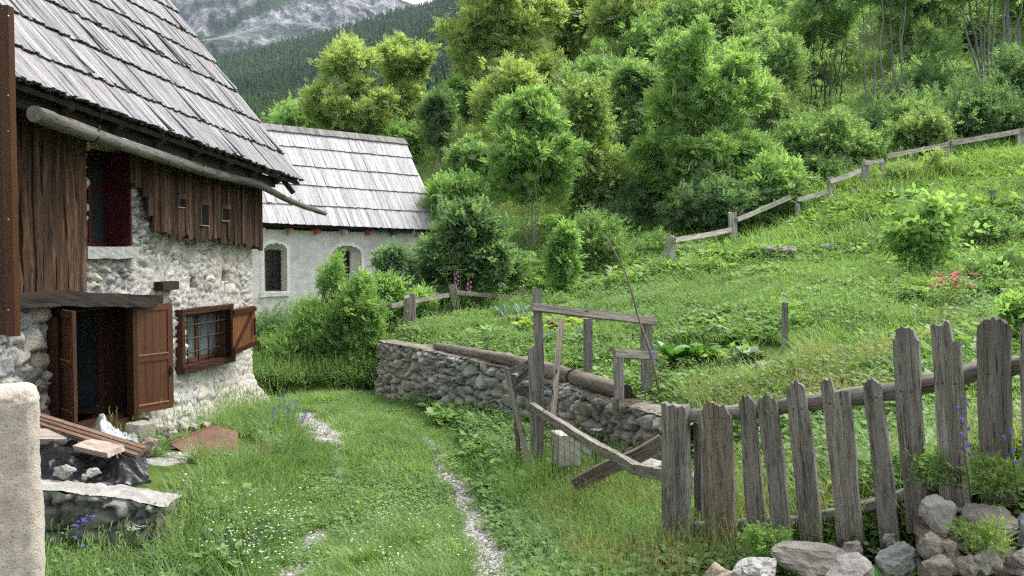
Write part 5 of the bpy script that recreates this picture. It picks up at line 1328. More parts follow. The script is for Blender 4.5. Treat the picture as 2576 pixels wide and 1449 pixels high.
# shutter hanging on the near house wall (that wall stands outside the picture)
sh = empty('near_shutter', tuple(P(15, 845, 3.4)), 0, 'tall brown wooden shutter edge with screw heads at the left border', 'shutter')
xl = P(-220, 400, 3.4)[0]; zt_, zb_ = P(15, 14, 3.4)[2], P(15, 846, 3.4)[2]; xm, xr = P(9, 400, 3.4)[0], P(32, 400, 3.4)[0]
def shp(name, mb, mat): o = mb.build(name, mat); o.parent = sh; o.matrix_parent_inverse = Matrix.Translation(-Vector(sh.location)); return o
mb = MB(); mb.box((xm, 3.39, zb_), (xr, 3.43, zt_), 0, (.62, .55, .5)); shp('stile', mb, m_varn)
mb = MB(); mb.box((xl, 3.405, zb_ + .004), (xm - .001, 3.425, zt_ - .01), 0, (.5, .45, .4)); shp('panel', mb, m_varn)
for v in (40, 240, 330, 552, 780):
    q = P(21, v, 3.388); mb = MB(); mb.rock(q, (.008, .006, .008), v, 0, (.8, .8, .8), 1); shp('screw', mb, m_zinc)
nb = MB(); nb.box((xl - .4, 3.3, -2.6), (xl - .02, 3.7, 2.5)); nb.box((xl - .4, -3, -2.6), (xl - .3, 3.29, 2.5))
o = one(nb, 'near_house_wall', m_stuc, 'cream rendered wall that carries the near brown shutter', 'wall'); o['kind'] = 'structure'
for k_ in ('label', 'category'): del o[k_]
# ------------------------------------------------------------------ far slopes: forested flank and rock face
def slope_sheet(name, us, ys, vfun, amp, fs, k, mat, drop=True):
    U, Yg = np.meshgrid(us, ys, indexing='ij')
    Vv = vfun(U, Yg)
    X = (U - CU) / FPX * Yg
    b_ = (CV - Vv) / FPX; Z = Yg * (b_ * cp - sp_) / (cp + b_ * sp_)
    Z = Z + (fbm(X * fs, Yg * fs, k, 5) - .5) * amp * sstep(ys[0], ys[0] * 1.6, Yg)
    return X, Yg, Z
m_for, nt, b = nodes_of('far_forest_floor')
tc = nt.nodes.new('ShaderNodeTexCoord'); n1 = N(nt, 'ShaderNodeTexNoise', Scale=.03, Detail=8.0, Roughness=.7); nt.links.new(tc.outputs['Object'], n1.inputs['Vector'])
nt.links.new(ramp(nt, n1.outputs[0], [(.3, (.018, .035, .015)), (.55, (.035, .06, .022)), (.75, (.06, .08, .035))]), b.inputs['Base Color']); b.inputs['Roughness'].default_value = 1; b.inputs['Specular IOR Level'].default_value = 0
ridge_u = [-400, 300, 420, 540, 620, 700, 770, 840, 920, 1000, 1050, 1090, 1150, 1300, 1600, 2200, 3200]
ridge_v = [300, 215, 190, 152, 140, 118, 104, 84, 58, 30, 24, 12, -40, -150, -330, -560, -800]
ys = np.geomspace(150, 1500, 150); us = np.linspace(-350, 3150, 260)
def vf(U, Y):
    t = np.clip(np.log(Y / 150) / np.log(1300 / 150), 0, 1.0); vr = np.interp(U, ridge_u, ridge_v)
    v0 = np.interp(U, [-400, 300, 700, 1300, 2300, 3200], [560, 470, 415, 330, 60, -60])
    v = v0 + (vr - v0) * t ** .8
    return v + sstep(1300, 1500, Y) * 120
X, Y_, Z = slope_sheet('f', us, ys, vf, 16, .006, 3, m_for)
def forest_h(X=X, Y=Y_, Z=Z): return X, Y, Z
tag(obj('forest_slope', arr_mesh('forest_slope', np.stack([X, Y_, Z], -1).reshape(-1, 3), grid_faces(len(us), len(ys)), [m_for], True)), kind='structure')
FX, FY, FZ = X, Y_, Z
m_rk, nt, b = nodes_of('mountain_rock')
tc = nt.nodes.new('ShaderNodeTexCoord'); ob = tc.outputs['Object']
n1 = N(nt, 'ShaderNodeTexNoise', Scale=1.0, Detail=9.0, Roughness=.68); nt.links.new(mapping(nt, ob, (.013, .013, .004)), n1.inputs['Vector'])
n2 = N(nt, 'ShaderNodeTexNoise', Scale=1.0, Detail=9.0, Roughness=.75); nt.links.new(mapping(nt, ob, (.0042, .0042, .0035)), n2.inputs['Vector'])
n3 = N(nt, 'ShaderNodeTexNoise', Scale=1.0, Detail=4.0, Roughness=.8); nt.links.new(mapping(nt, ob, (.07, .07, .03)), n3.inputs['Vector'])
rockc = ramp(nt, n1.outputs[0], [(.36, (.075, .080, .092)), (.46, (.20, .205, .217)), (.55, (.36, .362, .365)), (.68, (.50, .50, .495))])
rockc = mixc(nt, .9, rockc, ramp(nt, n3.outputs[0], [(.40, (.35, .37, .40)), (.55, (1.15, 1.15, 1.15))]), 'MULTIPLY')
ve = attr(nt, 'veg').outputs['Fac']
a_ = N(nt, 'ShaderNodeMath', operation='MULTIPLY_ADD'); a_.inputs[1].default_value = 1.1; nt.links.new(n2.outputs[0], a_.inputs[0]); nt.links.new(ve, a_.inputs[2])
a2 = N(nt, 'ShaderNodeMath', operation='MULTIPLY_ADD'); a2.inputs[1].default_value = .55; nt.links.new(n3.outputs[0], a2.inputs[0]); nt.links.new(a_.outputs[0], a2.inputs[2])
f = ramp(nt, a2.outputs[0], [(.86, (0, 0, 0)), (.97, (1, 1, 1))]); sx = nt.nodes.new('ShaderNodeSeparateColor'); nt.links.new(f, sx.inputs[0])
gr = ramp(nt, n3.outputs[0], [(.35, (.025, .045, .030)), (.65, (.06, .10, .045))])
nt.links.new(mixc(nt, sx.outputs[0], rockc, gr), b.inputs['Base Color']); b.inputs['Roughness'].default_value = 1; b.inputs['Specular IOR Level'].default_value = 0
bump(nt, b, n3.outputs[0], 1.0, 14.0)
ys = np.geomspace(1250, 3000, 300); us = np.linspace(150, 1500, 420)
def vf2(U, Y):
    t = np.clip((np.log(Y / 1250)) / np.log(2800 / 1250), 0, 1)
    vr = np.interp(U, [100, 420, 700, 860, 930, 975, 1000, 1018, 1040, 1062, 1120, 1600], [-420, -330, -210, -110, -55, -22, 4, 40, 52, 50, 80, 200])
    v0 = np.interp(U, [100, 420, 540, 700, 840, 1000, 1050, 1600], [330, 240, 205, 168, 132, 78, 70, 220])
    steps = t + .045 * np.sin(t * 25 + fbm(U * .004, t * 2, 6, 3) * 9) 
    return v0 + (vr - v0) * np.clip(steps, 0, 1.02) + sstep(2800, 3000, Y) * 200
X, Y_, Z = slope_sheet('r', us, ys, vf2, 150, .004, 23, m_rk)
Z = Z - (fbm(X * .004, Y_ * .004, 23, 5) - .5) * 110 * sstep(1900, 2500, Y_) * sstep(850, 960, CU + FPX * X / Y_)
MZ = (float(Z.min()), float(Z.max()))
rdg = np.abs(fbm(X * .006 + Y_ * .002, Z * .002 + Y_ * .001, 44, 5) - .5) * 2
rd2 = np.abs(fbm(X * .022 + Y_ * .008, Z * .010, 47, 4) - .5) * 2
rr_ = 1 + ((rdg - .3) * 200 + (rd2 - .3) * 36) / Y_
X, Z = X * rr_, Z * rr_
Y2 = Y_ * rr_
gul = np.exp(-((X - (-620 + (Y_ - 1800) * .05)) / 60) ** 2)
# green ramp slanting up across the face and green crown, as attributes of the ground itself
u_ = CU + FPX * X / Y_; bb = Z / Y_; v_ = CV - FPX * np.tan(np.arctan(bb) + PITCH)
line = np.interp(u_, [420, 520, 560, 620, 700, 760, 800], [150, 122, 95, 60, 28, 5, -20])
veg = .28 * np.exp(-((v_ - line) / 20) ** 2) + .16 * sstep(60, 20, v_) * sstep(480, 620, u_) * (1 - sstep(640, 800, u_)) + .12 * sstep(560, 430, u_) * sstep(70, 20, v_) + .20 * sstep(150, 190, v_ + (u_ - 540) * .2) - .12 * np.exp(-((u_ - 880) / 140) ** 2 - ((v_ - 45) / 45) ** 2) - .02
tag(obj('mountain', arr_mesh('mountain', np.stack([X, Y2, Z], -1).reshape(-1, 3), grid_faces(len(us), len(ys)), [m_rk], False, attrs={'veg': ('FLOAT', veg.ravel())})), kind='structure')

# ------------------------------------------------------------------ scatter helper: one stuff object of instanced plants
protos_coll = bpy.data.collections.new('plant_sources')       # never linked to the scene: only a source of shapes
def proto(name, V, F, mats, attrs=None, mi=None, smooth=False):
    o = bpy.data.objects.new(name, arr_mesh(name, V, F, mats, smooth, mi, attrs)); return o
def scatter(name, protos, pts, rz, sc, idx, tint, tilt=None, kind='stuff', label=None):
    n = len(pts)
    col = bpy.data.collections.new(name + '_sources')
    for i, p_ in enumerate(protos):
        p_.name = '%s_%02d' % (name, i); col.objects.link(p_)
    me = bpy.data.meshes.new(name); me.vertices.add(n); me.vertices.foreach_set('co', np.asarray(pts, np.float32).ravel())
    rot = np.zeros((n, 3), np.float32); rot[:, 2] = rz
    if tilt is not None: rot[:, :2] = tilt
    a = me.attributes.new('rot', 'FLOAT_VECTOR', 'POINT'); a.data.foreach_set('vector', rot.ravel())
    s3 = np.asarray(sc, np.float32); s3 = np.repeat(s3[:, None], 3, 1) if s3.ndim == 1 else s3
    a = me.attributes.new('scl', 'FLOAT_VECTOR', 'POINT'); a.data.foreach_set('vector', np.ascontiguousarray(s3).ravel())
    a = me.attributes.new('pick', 'INT', 'POINT'); a.data.foreach_set('value', np.asarray(idx, np.int32))
    a = me.attributes.new('tint', 'FLOAT', 'POINT'); a.data.foreach_set('value', np.asarray(tint, np.float32))
    o = link(bpy.data.objects.new(name, me))
    ng = bpy.data.node_groups.new(name + '_nodes', 'GeometryNodeTree')
    ng.interface.new_socket('Geometry', in_out='INPUT', socket_type='NodeSocketGeometry'); ng.interface.new_socket('Geometry', in_out='OUTPUT', socket_type='NodeSocketGeometry')
    gi, go = ng.nodes.new('NodeGroupInput'), ng.nodes.new('NodeGroupOutput')
    ci = ng.nodes.new('GeometryNodeCollectionInfo'); ci.inputs['Collection'].default_value = col; ci.inputs['Separate Children'].default_value = True; ci.inputs['Reset Children'].default_value = True
    ip = ng.nodes.new('GeometryNodeInstanceOnPoints'); ip.inputs['Pick Instance'].default_value = True
    def na(nm, t):
        q = ng.nodes.new('GeometryNodeInputNamedAttribute'); q.data_type = t; q.inputs['Name'].default_value = nm; return q.outputs[0]
    ng.links.new(gi.outputs[0], ip.inputs['Points']); ng.links.new(ci.outputs[0], ip.inputs['Instance'])
    ng.links.new(na('pick', 'INT'), ip.inputs['Instance Index']); ng.links.new(na('rot', 'FLOAT_VECTOR'), ip.inputs['Rotation']); ng.links.new(na('scl', 'FLOAT_VECTOR'), ip.inputs['Scale'])
    ng.links.new(ip.outputs[0], go.inputs[0])
    md = o.modifiers.new('scatter', 'NODES'); md.node_group = ng
    return tag(o, label, None, None, kind)

# far conifers and broadleaf crowns on the flank
def conifer(seed, nl=9, rad=.20):
    r0 = np.random.default_rng(seed); V = []; F = []
    for i in range(nl):
        z = .12 + .86 * i / nl; r = rad * (1 - i / nl) ** .8 * r0.uniform(.8, 1.15) + .012; h = .20 * (1 - .5 * i / nl)
        n = 9; b0 = len(V); V.append((0, 0, min(1.0, z + h)))
        for j in range(n):
            a = 2 * np.pi * (j + r0.uniform(-.3, .3)) / n; rr = r * (1.0 if j % 2 else .62) * r0.uniform(.8, 1.2); V.append((rr * math.cos(a), rr * math.sin(a), z - .05 * (j % 2)))
        for j in range(n): F.append((b0, b0 + 1 + j, b0 + 1 + (j + 1) % n))
    b0 = len(V); V += [(.012, 0, 0), (-.006, .01, 0), (-.006, -.01, 0), (0, 0, 1)]; F += [(b0, b0 + 1, b0 + 3), (b0 + 1, b0 + 2, b0 + 3), (b0 + 2, b0, b0 + 3)]
    return np.array(V), np.array(F)
m_con = leaf_mat('far_conifer', (.026, .056, .030), (.075, .125, .052), .10, .9, True, spec=.05)
prs = [proto('c', *conifer(i, 9, .17 + .02 * i), [m_con]) for i in range(4)]
def crownball(seed):
    V, F = ICO[2]; V = V.copy(); r0 = np.random.default_rng(seed); o = Vector(r0.uniform(-9, 9, 3))
    V *= np.array([.5 * (1 + .55 * mnoise.noise(Vector(v) * 2.2 + o) + .3 * mnoise.noise(Vector(v) * 6 + o)) for v in V])[:, None]; V[:, 2] += .5
    return V, np.array(F)
m_far = leaf_mat('far_broadleaf', (.07, .13, .035), (.15, .24, .06), .2, .9, True, spec=.05)
prs += [proto('b', *crownball(i), [m_far]) for i in range(3)]
# sample the flank evenly in the picture, nearest first
n = 52000
uu = rng.uniform(380, 1900, n); tt = rng.random(n) ** .85
iu = np.interp(uu, np.linspace(-350, 3150, FX.shape[0]), np.arange(FX.shape[0])); it = tt * (FX.shape[1] - 22) + 4
i0, j0 = iu.astype(int), it.astype(int); fi, fj = iu - i0, it - j0
def bil(A): return A[i0, j0] * (1 - fi) * (1 - fj) + A[i0 + 1, j0] * fi * (1 - fj) + A[i0, j0 + 1] * (1 - fi) * fj + A[i0 + 1, j0 + 1] * fi * fj
pts = np.stack([bil(FX), bil(FY), bil(FZ) - .5], -1)
valley = sstep(260, 330, CV - FPX * np.tan(np.arctan(pts[:, 2] / pts[:, 1]) + PITCH)) * sstep(900, 760, uu)
bl = rng.random(n) < (.12 + .5 * valley)
hgt = np.where(bl, rng.uniform(5, 9, n), rng.uniform(5, 17, n)) * np.clip(pts[:, 1] / 900, .45, 1.15)
keep = fbm(pts[:, 0] * .02, pts[:, 1] * .02, 66, 3) > .36
idx = np.where(bl, rng.integers(4, 7, n), rng.integers(0, 4, n))
tint = np.clip(rng.normal(.35, .22, n) + (fbm(pts[:, 0] * .008, pts[:, 1] * .008, 68, 3) - .5) * 1.3 + valley * .4, 0, 1)
sc3 = np.stack([hgt * rng.uniform(.9, 1.3, n), hgt * rng.uniform(.9, 1.3, n), hgt], -1); sc3[bl] *= np.array((1.15, 1.15, .95))
k_ = keep
scatter('forest', prs, pts[k_], rng.uniform(0, 6.28, n)[k_], sc3[k_], idx[k_], tint[k_])
# ------------------------------------------------------------------ leaves, trees and bushes
def leaflet(o, d, n, L, W):
    """one diamond leaf as a quad: base, right, tip, left"""
    o, d, n = np.asarray(o, float), unit(d), unit(n); s = np.cross(n, d)
    return [o, o + d * L * .45 + s * W / 2 - n * L * .04, o + d * L - n * L * .10, o + d * L * .45 - s * W / 2 - n * L * .04]
def t_pinnate(pairs=4, L=1.0, ll=.42, lw=.15):
    Q = []
    for i in range(pairs):
        x = L * (.22 + .62 * i / pairs); z = -.22 * (x / L) ** 2 * L
        for sgn in (1, -1):
            Q.append(leaflet((x, sgn * .02, z), (.55, sgn * .9, -.22), (.1, 0, 1), ll * (1 - .25 * abs(i - pairs * .45) / pairs), lw))
    Q.append(leaflet((L * .82, 0, -.17), (1, 0, -.3), (.2, 0, 1), ll, lw)); return np.array(Q).reshape(-1, 3)
def t_twig(n=8, L=1.0, ll=.30, lw=.20, seed=0, spread=1.0):
    r0 = np.random.default_rng(seed); Q = []
    for i in range(n):
        x = L * (.1 + .85 * i / n); a = i * 2.4 + r0.uniform(-.4, .4)
        d = np.array((.55, math.cos(a) * spread, math.sin(a) * spread * .6)); Q.append(leaflet((x, 0, -.1 * x * x), d, (-.2 + r0.uniform(-.4, .4), r0.uniform(-.5, .5), 1), ll * r0.uniform(.75, 1.2), lw * r0.uniform(.8, 1.2)))
    return np.array(Q).reshape(-1, 3)
T_ASH = t_pinnate(4); T_ELD = t_pinnate(3, 1, .50, .22); T_TWIG = t_twig(9); T_TWIG2 = t_twig(10, 1, .26, .12, 3); T_BIG = t_twig(5, 1, .62, .36, 7, 1.2); T_SMALL = t_twig(12, 1, .18, .13, 5)
def frames(d, up):
    d = d / np.linalg.norm(d, axis=1)[:, None]; s = np.cross(up, d); s /= np.linalg.norm(s, axis=1)[:, None] + 1e-9; n = np.cross(d, s)
    return np.stack([d, s, n], -1)               # columns
def sprays(P_, D, U, S, T):
    Rm = frames(D, U); V = np.einsum('nij,mj->nmi', Rm, T) * S[:, None, None] + P_[:, None, :]
    return V.reshape(-1, 3)
def crown_mesh(name, clumps, n, size, T, mat, r0, outward=.8, upw=.45, droop=.0, tone=None, shell=.5, shoots=0.0, flat=.78):
    c = np.array([q[:3] for q in clumps]); rr = np.array([q[3] for q in clumps]); vol = rr ** 2; k = r0.choice(len(c), n, p=vol / vol.sum())
    d = r0.normal(size=(n, 3)); d /= np.linalg.norm(d, axis=1)[:, None]
    d[:, 2] = np.where(r0.random(n) < .35, np.abs(d[:, 2]), d[:, 2])
    rad = r0.random(n) ** shell
    loose = r0.random(n) < (.50 if flat < .7 else .30)
    rad = np.where(loose, np.abs(r0.normal(0, .85, n)) + .25, rad)
    Pp = c[k] + d * (rr[k] * rad)[:, None] * np.array((1.0, 1.0, flat))
    if shoots:      # leafy leaders that stick out of the crown
        m_ = max(1, n // 5); per = 9; ns = m_ // per
        kk = r0.integers(0, len(c), ns); cen = c.mean(0); dd = (c[kk] - cen); dd /= np.linalg.norm(dd, axis=1)[:, None] + 1e-6
        dd = dd * .8 + r0.normal(size=(ns, 3)) * .5 + np.array((0, 0, .75)); dd /= np.linalg.norm(dd, axis=1)[:, None]
        ln = rr.mean() * shoots * r0.uniform(.6, 1.5, ns)
        tt = (np.arange(per) + .5) / per
        q = c[kk][:, None] + dd[:, None] * ((rr[kk] * .5)[:, None] + ln[:, None] * tt)[..., None] + np.array((0, 0, -.18)) * (ln[:, None] * tt ** 2)[..., None]
        Pp[:ns * per] = q.reshape(-1, 3); k[:ns * per] = np.repeat(kk, per); d[:ns * per] = np.repeat(dd, per, 0) * .4 + r0.normal(size=(ns * per, 3)) * .6
    D = d * outward + r0.normal(size=(n, 3)) * .6 + np.array((0, 0, upw - droop)); U = np.array((0, 0, 1.)) + r0.normal(size=(n, 3)) * .8 + d * .35
    S = size * r0.uniform(.65, 1.3, n)
    V = sprays(Pp, D, U, S, T); m = len(T)
    ct = r0.normal(0, .22, len(c)); lv = np.clip(.5 + ct[k] + r0.normal(0, .24, n), 0, 1)
    lv = np.repeat(lv, m) + np.repeat(r0.normal(0, .08, len(V) // 4), 4)
    return arr_mesh(name, V, np.arange(len(V)).reshape(-1, 4), [mat], False, attrs={'lv': ('FLOAT', np.clip(lv, 0, 1))})
def curve(a, b_, sag, n=7, wob=.0, r0=None):
    k = np.linspace(0, 1, n)[:, None]; p = a + (b_ - a) * k; p = p + np.array((0, 0, 1)) * (np.sin(k * np.pi) * sag)
    if wob: p[1:-1] += r0.normal(size=(n - 2, 3)) * wob
    return p
m_bark = plain('grey_brown_bark', (.085, .075, .062), .95, .1, nscale=14, var=.45, bumpd=.02, stretch=(1, 1, .25))
m_barkl = plain('pale_grey_bark', (.27, .26, .24), .95, .1, nscale=16, var=.4, bumpd=.012, stretch=(1, 1, .3))
m_bright = leaf_mat('bright_ash_leaf', (.290, .385, .150), (.470, .560, .260), .52)
m_mid = leaf_mat('green_leaf', (.180, .295, .125), (.300, .430, .205), .54)
m_fresh = leaf_mat('fresh_ash_leaf', (.195, .330, .125), (.335, .485, .205), .55)
m_dark = leaf_mat('dark_leaf', (.115, .205, .100), (.220, .335, .165), .50)
m_blue = leaf_mat('bluish_leaf', (.140, .235, .145), (.265, .380, .235), .50)
m_olive = leaf_mat('olive_leaf', (.210, .310, .130), (.380, .480, .220), .54)
Y_FINE = True
def tree(name, base, boxes, n, size, T, mat, label, cat='tree', stems=1, tr=.12, bark=None, group=None, seed=1, nclump=12, cr=.24, depth=.8, limbs=True, lowest=.0, shell=.5, spread=.25, upw=.45, shoots=1.3):
    """base=(u,v,Y); crown boxes in picture columns/rows at the trunk's own distance"""
    if Y_FINE and base[2] > 15: n = int(n * (2.1 if 20.8 < base[2] < 60 and cat == 'tree' else 1.7)); size = size * (.58 if 20.8 < base[2] < 60 and cat == 'tree' else .74)
    r0 = np.random.default_rng(seed); u, v, Y = base; b_ = P(u, v, Y); b_[2] = gz(b_[0], b_[1]) - .05
    root = empty(name, tuple(b_), 0, label, cat, group)
    clumps = []
    airy = Y > 20.8 and cat == 'tree'
    if airy: cr *= .70; n = int(n * .90)
    for bx in boxes:
        u0, v0, u1, v1 = bx[:4]; nc = (bx[4] if len(bx) > 4 else nclump) * (2 if airy else 1)
        c = P((u0 + u1) / 2, (v0 + v1) / 2, Y) - b_; w = (u1 - u0) / FPX * Y / 2; h = (v1 - v0) / FPX * Y / 2; rc = cr * min(w * 2, h * 2)
        for i in range(nc):
            d = unit(r0.normal(size=3)); rad = r0.uniform(.35, 1.0) ** .6; r = rc * r0.choice((.45, .65, .85, 1.05, 1.3)) * r0.uniform(.85, 1.15)
            q = c + d * rad * np.array((max(w - r * .75, .02), max(w * depth - r * .75, .02), max(h - r * .65, .02)))
            clumps.append((*q, r))
    cm = crown_mesh('crown', clumps, n, size, T, mat, r0, shell=shell, upw=upw, shoots=shoots, flat=.55 if airy else .78); obj('crown', cm, root)
    if tr > 0:
        mb = MB(); C_ = np.array(clumps); top = C_[:, 2].max(); cx, cy_ = C_[:, 0].mean(), C_[:, 1].mean(); low = max(C_[:, 2].min(), .2)
        st = []
        for i in range(stems):
            if stems == 1: e = np.array((cx * .8, cy_ * .8, low + (top - low) * .85)); s0 = np.zeros(3)
            else:
                j = C_[(i * len(C_)) // stems + r0.integers(0, max(1, len(C_) // stems))]; e = np.array((j[0] * (1 - spread) + cx * spread, j[1] * .9, max(j[2], low + .6 * (top - low)) + .0)); s0 = r0.normal(size=3) * np.array((tr * 1.6, tr * 1.6, 0))
            p = curve(s0, e, 0, 9, .02 * np.linalg.norm(e), r0); p[:, :2] = s0[:2] + (p[:, :2] - s0[:2]) * (np.linspace(0, 1, 9) ** .75)[:, None]
            mb.tube(p, tr * np.linspace(1.15, .22, 9) * r0.uniform(.8, 1.1), 7, .05); st.append(p)
        if limbs:
            for q in C_:
                best = min(st, key=lambda p: np.min(np.linalg.norm(p - q[:3], axis=1))); zz = np.clip(q[2] - .35 * np.linalg.norm(q[:2] - best[4][:2]) - .3, .15 * top, best[-1][2] * .95)
                a = np.array([np.interp(zz, best[:, 2], best[:, i]) for i in range(3)]); mb.tube(curve(a, q[:3], -.06 * np.linalg.norm(q[:3] - a), 6, .03, r0), np.maximum(tr * np.linspace(.46, .10, 6), .014), 5)
                for _ in range(3): mb.tube(curve(q[:3] - (q[:3] - a) * .2, q[:3] + unit(r0.normal(size=3)) * q[3] * .8, 0, 3), tr * np.array((.12, .08, .03)) + .002, 4)
        mb.build('trunk', bark or m_bark, root)
    return root
# bright ashes in the middle distance
tree('ash_tree', (880, 430, 44), [(800, 100, 950, 230, 9), (765, 190, 1000, 345, 13), (900, 250, 990, 345, 4)], 7000, .62, T_ASH, m_bright, 'yellow green ash tree rising behind the ridge of the chapel roof', seed=1, tr=.16, cr=.22)
tree('ash_tree', (1010, 440, 46), [(950, 96, 1095, 220, 9), (960, 180, 1100, 350, 12), (1000, 300, 1085, 420, 5)], 6500, .62, T_ASH, m_bright, 'bright ash tree with a pointed twin top right of the chapel ridge', seed=2, tr=.16, cr=.24)
tree('ash_tree', (1190, 440, 43), [(1110, 25, 1300, 180, 10), (1150, -90, 1420, 120, 13), (1150, 110, 1420, 300, 15), (1150, 250, 1380, 400, 9)], 13000, .66, T_ASH, m_bright, 'tallest spreading ash with a dark forked trunk above the meadow', seed=3, tr=.24, cr=.22)
tree('ash_tree', (1395, 420, 46), [(1330, -60, 1540, 110, 12), (1350, 90, 1500, 290, 9)], 7500, .64, T_ASH, m_bright, 'bright ash with an upright dark trunk in front of the forested flank', seed=4, tr=.2, cr=.24)
tree('ash_tree', (1600, 420, 42), [(1490, -60, 1680, 140, 12), (1500, 110, 1680, 330, 12)], 8500, .60, T_ASH, m_bright, 'yellow green ash between the dark trunked ash and the dense wood', seed=5, tr=.15, cr=.23, stems=3)
tree('young_ash', (1102, 476, 38), [(1062, 228, 1152, 330, 9), (1078, 300, 1140, 380, 3)], 1500, .50, T_ASH, m_dark, 'slender dark topped tree with a pale bare trunk in the meadow', seed=6, tr=.12, bark=m_barkl, cr=.3)
tree('hanging_ash', (1160, 432, 41), [(1110, 190, 1230, 300, 6), (1130, 320, 1260, 410, 6), (1170, 260, 1300, 360, 6)], 3600, .52, T_ASH, m_fresh, 'leaning ash with low crooked branches at the foot of the tallest ash', seed=7, tr=.17, stems=2, cr=.26)
# multi stemmed ashes at the meadow edge
tree('hazel_bush', (1470, 560, 27), [(1395, 215, 1545, 370, 9), (1400, 320, 1580, 590, 15)], 6500, .40, T_TWIG, m_olive, 'yellowish leafy hazel with a dark heart beside the fan stemmed ash', seed=9, tr=.07, stems=5, cr=.26)
tree('ash_clump', (1770, 588, 26), [(1645, 65, 1915, 240, 18), (1620, 170, 1940, 360, 20), (1590, 310, 1950, 500, 20), (1620, 450, 1920, 575, 9)], 15000, .42, T_ASH, m_fresh, 'broad domed ash thicket reaching down to the rail fence', seed=10, tr=.06, stems=10, cr=.22, spread=.4, bark=m_barkl)
tree('ash_tree', (1600, 540, 33), [(1540, 170, 1660, 330, 9), (1530, 300, 1660, 520, 11)], 6500, .48, T_ASH, m_mid, 'green ash standing back between the hazel and the domed thicket', seed=11, tr=.1, stems=3, cr=.25)
tree('ash_tree', (1930, 470, 33), [(1850, 100, 2030, 260, 10), (1880, 240, 2050, 440, 12)], 6500, .46, T_TWIG, m_mid, 'rounded leafy tree behind the right shoulder of the domed thicket', seed=12, tr=.1, stems=3, cr=.26)
tree('willow_bush', (1960, 400, 31), [(1880, 190, 1990, 330, 8)], 2200, .36, T_TWIG2, m_olive, 'feathery yellow green bush glowing in the gap of the wood', seed=13, tr=.03, stems=4, cr=.28)
tree('dark_tree', (1790, 330, 46), [(1690, -60, 1880, 90, 10), (1830, -40, 2050, 150, 12)], 6500, .62, T_ASH, m_dark, 'dark crowned tree at the top of the picture above the domed thicket', seed=14, tr=.16, cr=.26)
tree('dark_tree', (2020, 300, 44), [(1950, -60, 2150, 90, 9), (1930, 40, 2090, 190, 9)], 5500, .58, T_ASH, m_mid, 'mid green tree at the top of the picture left of the slender stems', seed=15, tr=.14, cr=.26)
for i, (u, v, Y, bx, n, mt, lb) in enumerate((
    (1500, 430, 38, [(1380, 150, 1660, 330, 18), (1400, 270, 1660, 470, 16)], 6800, m_mid, 'loose green ash filling the space above the hazel'),
    (1290, 440, 37, [(1180, 170, 1390, 330, 13), (1180, 280, 1370, 430, 11)], 5200, m_bright, 'low light ash with arching boughs left of the fan stemmed clump'),
    (1680, 440, 40, [(1560, 40, 1780, 220, 15), (1570, 170, 1760, 390, 14)], 6400, m_fresh, 'light green ash peeping over the left shoulder of the domed thicket'),
    (1950, 420, 38, [(1820, 40, 2070, 230, 16), (1850, 190, 2070, 400, 14)], 6800, m_mid, 'soft green ash between the domed thicket and the thin dark saplings'),
    (1060, 470, 40, [(980, 300, 1070, 420, 7), (1000, 370, 1078, 470, 5)], 2600, m_fresh, 'green ash regrowth just beyond the chapel gable'),
    (1210, 470, 33, [(1130, 350, 1260, 470, 8)], 2200, m_mid, 'round green thorn tree in the meadow behind the elder'),
)): tree('ash_tree', (u, v, Y), bx, n, .56, T_ASH, mt, lb, seed=160 + i, tr=.10, stems=2, cr=.24)
# slender grey stems on the right
def stem_tree(Y, base, lines, boxes, n, size, mat, tr, bark, label, seed):
    """stool of separate slender stems, each measured on the photo, under a thin crown"""
    root = tree('slender_stems', (*base, Y), boxes, n, size, T_ASH, mat, label, seed=seed, tr=0, cr=.24)
    r0 = np.random.default_rng(seed); mb = MB(); o = np.array(root.location)
    for u0, v0, u1, v1, k in lines:
        dy = r0.uniform(-.5, .5); a = P(u0, v0, Y + dy) - o; b_ = P(u1, v1, Y + dy * 2) - o
        g_ = gz(a[0] + o[0], a[1] + o[1]) - o[2] - .05; a0_ = a + (a - b_) * max(0, (a[2] - g_) / max(.1, b_[2] - a[2])) * .9; a0_[2] = min(a[2], g_)
        p = np.concatenate([[a0_], curve(a, b_ + (b_ - a) * .25, 0, 9, .05, r0)]); mb.tube(p, tr * k * np.r_[1.15, np.linspace(1, .45, 9)], 6, .04)
        for _ in range(3):
            q = p[r0.integers(3, 9)]; mb.tube(curve(q, q + np.array((r0.normal(0, .5), r0.normal(0, .4), r0.uniform(.3, .9))), .05, 4), tr * k * np.array((.4, .3, .2, .1)), 4)
    mb.build('trunk', bark, root); return root
stem_tree(36, (2075, 300), [(2050, 290, 2045, 110, 1), (2062, 300, 2072, 90, .9), (2075, 300, 2070, 40, 1.1), (2085, 290, 2105, 120, .8), (2100, 290, 2120, 130, .9), (2112, 280, 2125, 120, .8), (2040, 280, 2032, 130, .8), (2092, 300, 2090, 100, .7)], [(1990, -40, 2170, 110, 9), (2030, 250, 2120, 310, 2)], 1800, .42, m_mid, .035, m_bark, 'row of thin dark saplings in front of the sunny meadow gap', 16)
